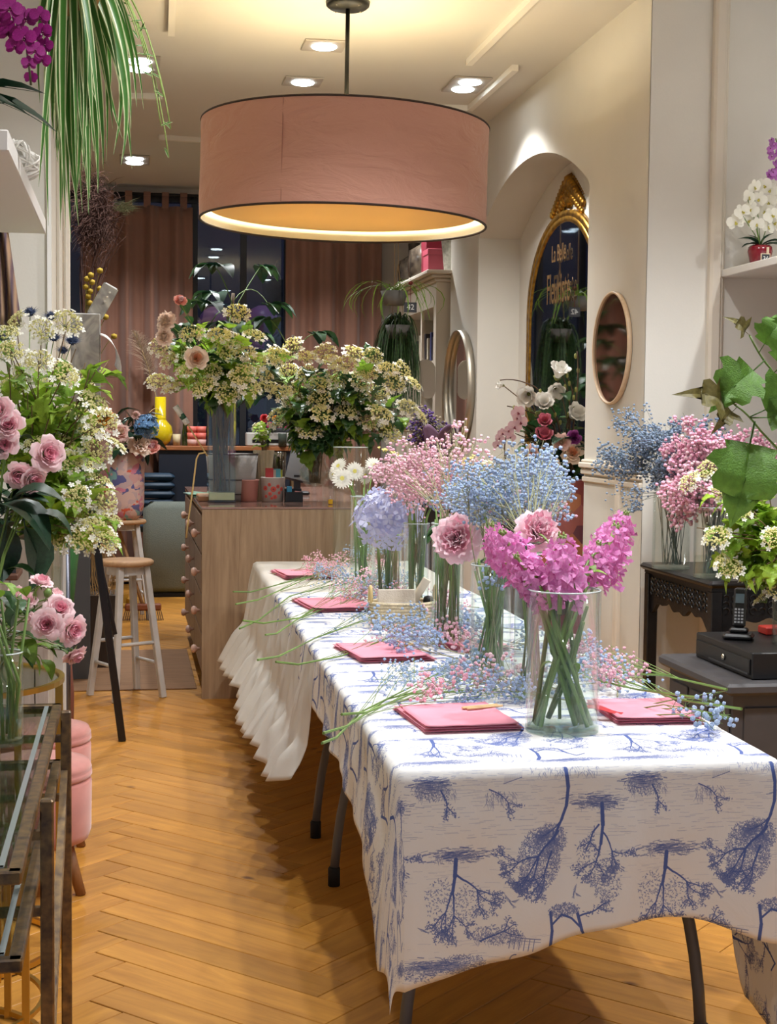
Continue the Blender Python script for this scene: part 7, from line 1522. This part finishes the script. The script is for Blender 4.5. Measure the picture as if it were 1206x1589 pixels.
for k in range(26):
    E_ = AY(r_.uniform(126,200), r_.uniform(296,400), 9.2+r_.uniform(-.1,.1))-DO; a = Vector((r_.uniform(-.02,.02)-.05,0,r_.uniform(-.6,-.3))); b.tube(bez4(a, (-.08+r_.uniform(-.05,.05),0,.2), (E_.x*.6+r_.uniform(-.1,.1),r_.uniform(-.05,.05),E_.z*.7), E_, 10), [.005-.0004*i for i in range(10)], 4, cap=False)
part('twigs', b, mat('twig_dark',(70,42,34),.8), db, stuff=True); b = MB()
for k in range(3): b.tube([Vector((AY(134,640,8.9).x-.04+.02*k,9.0,.98))-DO, Vector((-.06,0,-.3)), Vector((-.03+.03*k,0,.15))], .006, 5)
part('long_stems', b, mat('twig_dark',(70,42,34)), db, stuff=True); b = MB()
for k in range(1700):
    c_ = AY(r_.gauss(146,13), r_.gauss(335,26), 9.2)-DO; d = Vector((r_.uniform(-1,1),r_.uniform(-1,.5),r_.uniform(-1,1))).normalized()*r_.uniform(.05,.12); b.tube([c_,c_+d*.5+Vector((0,0,.01)),c_+d], [.002,.0014,.0005], 3, cap=False)
part('feathery_plume', b, mat('feather_brown',(62,38,30),.9,objvar=.2), db, stuff=True); b = MB()
for k in range(120): c_ = AY(r_.gauss(188,7), r_.gauss(322,5), 9.15)-DO; d = Vector((1,0,.1))+Vector((r_.uniform(-.6,.6),0,r_.uniform(-.6,.6))); b.tube([c_,c_+d*.05], [.002,.0004], 3, cap=False)
part('feather_tip', b, mat('feather_green',(74,72,42),.7), db, stuff=True)
cr_ = thing('craspedia_bunch', 'stems of small mustard yellow ball flowers along the pillar edge', 'dried flowers', AY(134,640,8.9)); CO = Vector(cr_.location)
for k, (px, py) in enumerate(((135,433),(143,438),(141,427),(155,420),(140,452),(137,460),(155,448),(164,492),(177,522),(139,470),(133,445))):
    q = AY(px, py, 8.9)-CO; b = MB(); b.tube(bez4((-.04,.08,AY(134,640,8.9).z*-1+.98),(-.02,.02,.1),(q.x*.3,0,q.z*.8),q,9), .003, 4); s_ = part('stem', b, mat('dry_stem',(120,112,60),.8), cr_); b = MB(); b.ball(tuple(q), .020, 0); part('ball_flower', b, mat('mustard_ball',(160,134,34),.8), cr_, True)
b = MB(); b.lathe([(0,0),(.10,0),(.12,.5),(.1,1.0),(.08,1.02),(0,1.0)], 20); dv = thing('floor_vase', 'dark floor vase of the dried stems behind the marbled stand', 'vase', (CO.x-.04,9.0,0), mb=b, mats=mat('dark_pot',(50,48,46)), smooth=True)
dv.location.z = .0075
# ================================================================ REAR PLANTS
def schefflera(px, py, Y, n, sz, label, pot=None):
    c_ = AY(px, py, Y); t = thing('leafy_plant', label, 'potted plant', (c_.x,c_.y,0)); b = MB(); b.lathe([(0,0),(.14,0),(.18,.34),(.17,.36),(0,.34)], 28); part('pot', b, mat('grey_pot',(110,108,104),.7), t, True)
    b = MB(); b.tube(bez4((0,0,.34),(.02,0,.8),(-.03,0,c_.z-.3),(0,0,c_.z),10), .012, 8); part('trunk', b, stem_w, t, True)
    for k in range(n):
        d = Vector((U(-1,1),U(-.8,.8),U(-.5,.9))).normalized(); l_ = U(.5,1.15)*sz; z_ = c_.z-U(-.05,.45); P = bez((0,0,z_-.1),(d.x*l_*.5,d.y*l_*.5,z_+.1),(d.x*l_,d.y*l_,z_+d.z*.3),7); b = MB(); b.tube(P, .004, 5); part('leaf_stalk', b, stem_g, t)
        for j in range(4): a = -1.2+.8*j; dd = Matrix.Rotation(a,3,'Z') @ Vector((d.x,d.y,-.15)); dd.normalize(); x = dd.cross(Vector((0,0,1))).normalized(); z = x.cross(dd); put('leaf', L_ovald if j%2 else L_oval, t, M=Matrix.Translation(P[-1]) @ Matrix((x,dd,z)).transposed().to_4x4() @ Matrix.Scale(U(.16,.24),4))
schefflera(362,455,11.4,12,.34,'dark green glossy leaved plant rising before the rear window'); schefflera(455,520,11.2,9,.30,'second dark green plant between the counter bouquets and the rear window')
def grass_plant(px, py, Y, w_, h_, n, label, m_, wid=.0045, up=.12):
    c_ = AY(px, py, Y); t = thing('trailing_plant', label, 'potted plant', c_); b = MB(); b.lathe([(0,-.10),(.07,-.10),(.10,.0),(.09,.0),(0,-.02)], 20); part('pot', b, mat('grey_pot',(110,108,104)), t, True)
    f_ = MB()
    for k in range(n):
        a = U(0,6.28); q = math.sqrt(rd.random()); e = Vector((w_*q*math.cos(a), w_*q*math.sin(a)*.7, -h_*U(.4,1))); P = bez4((U(-.05,.05),U(-.05,.05),0),(e.x*.6,e.y*.6,up*U(.3,1.5)),(e.x*U(.8,1.5)+U(-.04,.04),e.y*U(.8,1.5),e.z*U(-.1,.4)),e+Vector((U(-.05,.05),0,0)),9); s_ = Vector((math.sin(a*3),-math.cos(a*3),0))*wid*U(.6,1.3)
        vs = []; fs = []
        for i, p_ in enumerate(P): k_ = 1-(i/8)**3*.8; vs += [p_-s_*k_, p_+s_*k_]
        for i in range(8): fs.append((2*i,2*i+1,2*i+3,2*i+2))
        f_.add(vs, fs)
    part('foliage', f_, m_, t, stuff=True); return t, c_
tp, cc = grass_plant(617,505,10.7,.17,.82,330,'dense dark grassy trailing plant hanging before the cream cabinet', mat('leaf_rhip',(58,88,46),.5,var=.7,scale=55), .0045, .16)
b = MB(); b.tube([(-.05,0,0),(0,0,.45),(0,0,CEIL-cc.z)], .003, 4); b.tube([(.05,0,0),(0,0,.45)], .003, 4); part('hanger', b, mat('jute',(170,140,100)), tp)
tp2, cc2 = grass_plant(612,452,10.5,.42,.22,34,'small spider plant with arching runners above the grassy hanging plant', leaf_g, .005, .16)
b = MB(); b.tube([(0,0,0),(0,0,CEIL-cc2.z)], .003, 4); part('hanger', b, mat('jute',(170,140,100)), tp2)
p_ = AY(637,477,10.35); b = MB(); b.box((-.045,-.004,-.035),(.045,.004,.035),bev=.002); sg_ = thing('price_sign', 'small black hanging sign with a chalk price before the cabinet', 'sign', p_); part('board', b, mat('slate_tag',(52,54,60)), sg_); text('price', '42', .055, mat('chalk_white',(230,230,225)), sg_, Matrix.Translation((0,-.0045,0)) @ Matrix.Rotation(PI/2,4,'X'), .0004)
b = MB(); b.tube([(0,0,.035),(.0,.0,.16)], .003, 4); b.ball((0,0,.17), .018, 0); part('cord', b, mat('red_brown_cord',(110,36,28),.7), sg_)
b = MB(); b.tube([(0,0,.18),(0,0,CEIL-p_.z)], .0015, 4); part('wire', b, blackm, sg_)
# purple scalloped wrap with dried flowers, on a pedestal
q = AY(683,705,8.9); cwm = mat('mauve_felt',(128,98,128),.75); cw_ = thing('mauve_wrap_vase', 'mauve scalloped felt vase holding dark dried flowers below the far mirror', 'vase', (q.x,8.9,q.z))
b = MB(); b.grid(lambda u, v: ((.07+.045*v)*math.cos(2*PI*u), (.07+.045*v)*math.sin(2*PI*u), v*(.13+.055*abs(math.cos(u*2*PI*2.5)))), 60, 10, closeu=True); o = part('wrap', b, cwm, cw_, True); solid(o,.004)
b = MB(); b.lathe([(0,0),(.068,0),(.068,.01),(0,.01)],24); part('bottom', b, cwm, cw_)
b = MB(); b.box((-.11,-.11,0),(.11,.11,q.z-.0005)); thing('plinth', 'slim dark plinth under the mauve felt vase', 'plinth', (q.x,8.9,0), mb=b, mats=mat('plinth_dark2',(48,42,42),.7))
for k in range(16):
    B = AY(U(640,700), U(640,690), 8.95+U(-.1,.1)); sprig("dusky mauve dried flower stem around the felt vase", 'mauve dried flowers', [(q.x,8.9,q.z+.05),(q.x+U(-.03,.03),8.9,q.z+.17),B], B, .05, 55, [mat('dried_mauve',(96,80,104),.9,objvar=.2), mat('dried_violet',(92,64,140),.8), mat('dried_cream',(170,156,130),.9)], .0085, name='dried_flower_stem')
# ================================================================ each member of a bouquet gets its own label, from where its tip shows
def pj(p):
    c = R.transposed() @ (Vector(p)-EYEP); return (CX+F*c.x/-c.z, CY-F*c.y/-c.z)
ORD = ('topmost','second highest','third highest','fourth highest','fifth highest','sixth highest','seventh highest','eighth highest','ninth highest','tenth highest','eleventh highest','twelfth highest','thirteenth highest','fourteenth highest','fifteenth highest')
bpy.context.view_layer.update()
byl = {}
for o in list(C.objects):
    if o.parent is None and o.get('category') and o.get('group'): byl.setdefault((o['group'], o['label']), []).append(o)
def tip(o):
    for c in o.children:
        if c.name.split('.')[0] in ('flower_head','bloom','flower_spike','flower_spray'): return pj(o.location+c.matrix_basis.translation)
    st_ = [c for c in o.children if c.name.startswith(('stem','blossoms'))]
    if st_: v = st_[-1].data.vertices; n = len(v); s_ = [v[i].co for i in range(n-6 if st_[-1].name.startswith('stem') else 0, n)]; m = sum((Vector(q) for q in s_), Vector())/len(s_); return pj(o.location+m)
    return pj(o.location)
for (g, lab), os_ in byl.items():
    if len(os_) < 2: continue
    T_ = [(tip(o), o) for o in os_]; xs = sorted(t[0][0] for t in T_); n = len(xs)
    nc = 1 if n <= 4 else (2 if n <= 8 else (3 if n <= 16 else 5))
    names = {1:('',), 2:('left half','right half'), 3:('left third','middle third','right third'), 5:('far left','left centre','centre','right centre','far right')}[nc]
    cut = [xs[0]+(xs[-1]-xs[0])*(i+1)/nc for i in range(nc-1)]
    cols = [[] for _ in range(nc)]
    for (x_, y_), o in T_: cols[sum(x_ > c for c in cut)].append((y_, o))
    for nm, col in zip(names, cols):
        col.sort(key=lambda t: t[0])
        for i, (_, o) in enumerate(col): o['label'] = ' '.join(lab.split()[:11]).rstrip(',')+(', '+nm if nm else '')+', '+(ORD[i] if i < len(ORD) else '%dth from the top' % (i+1))
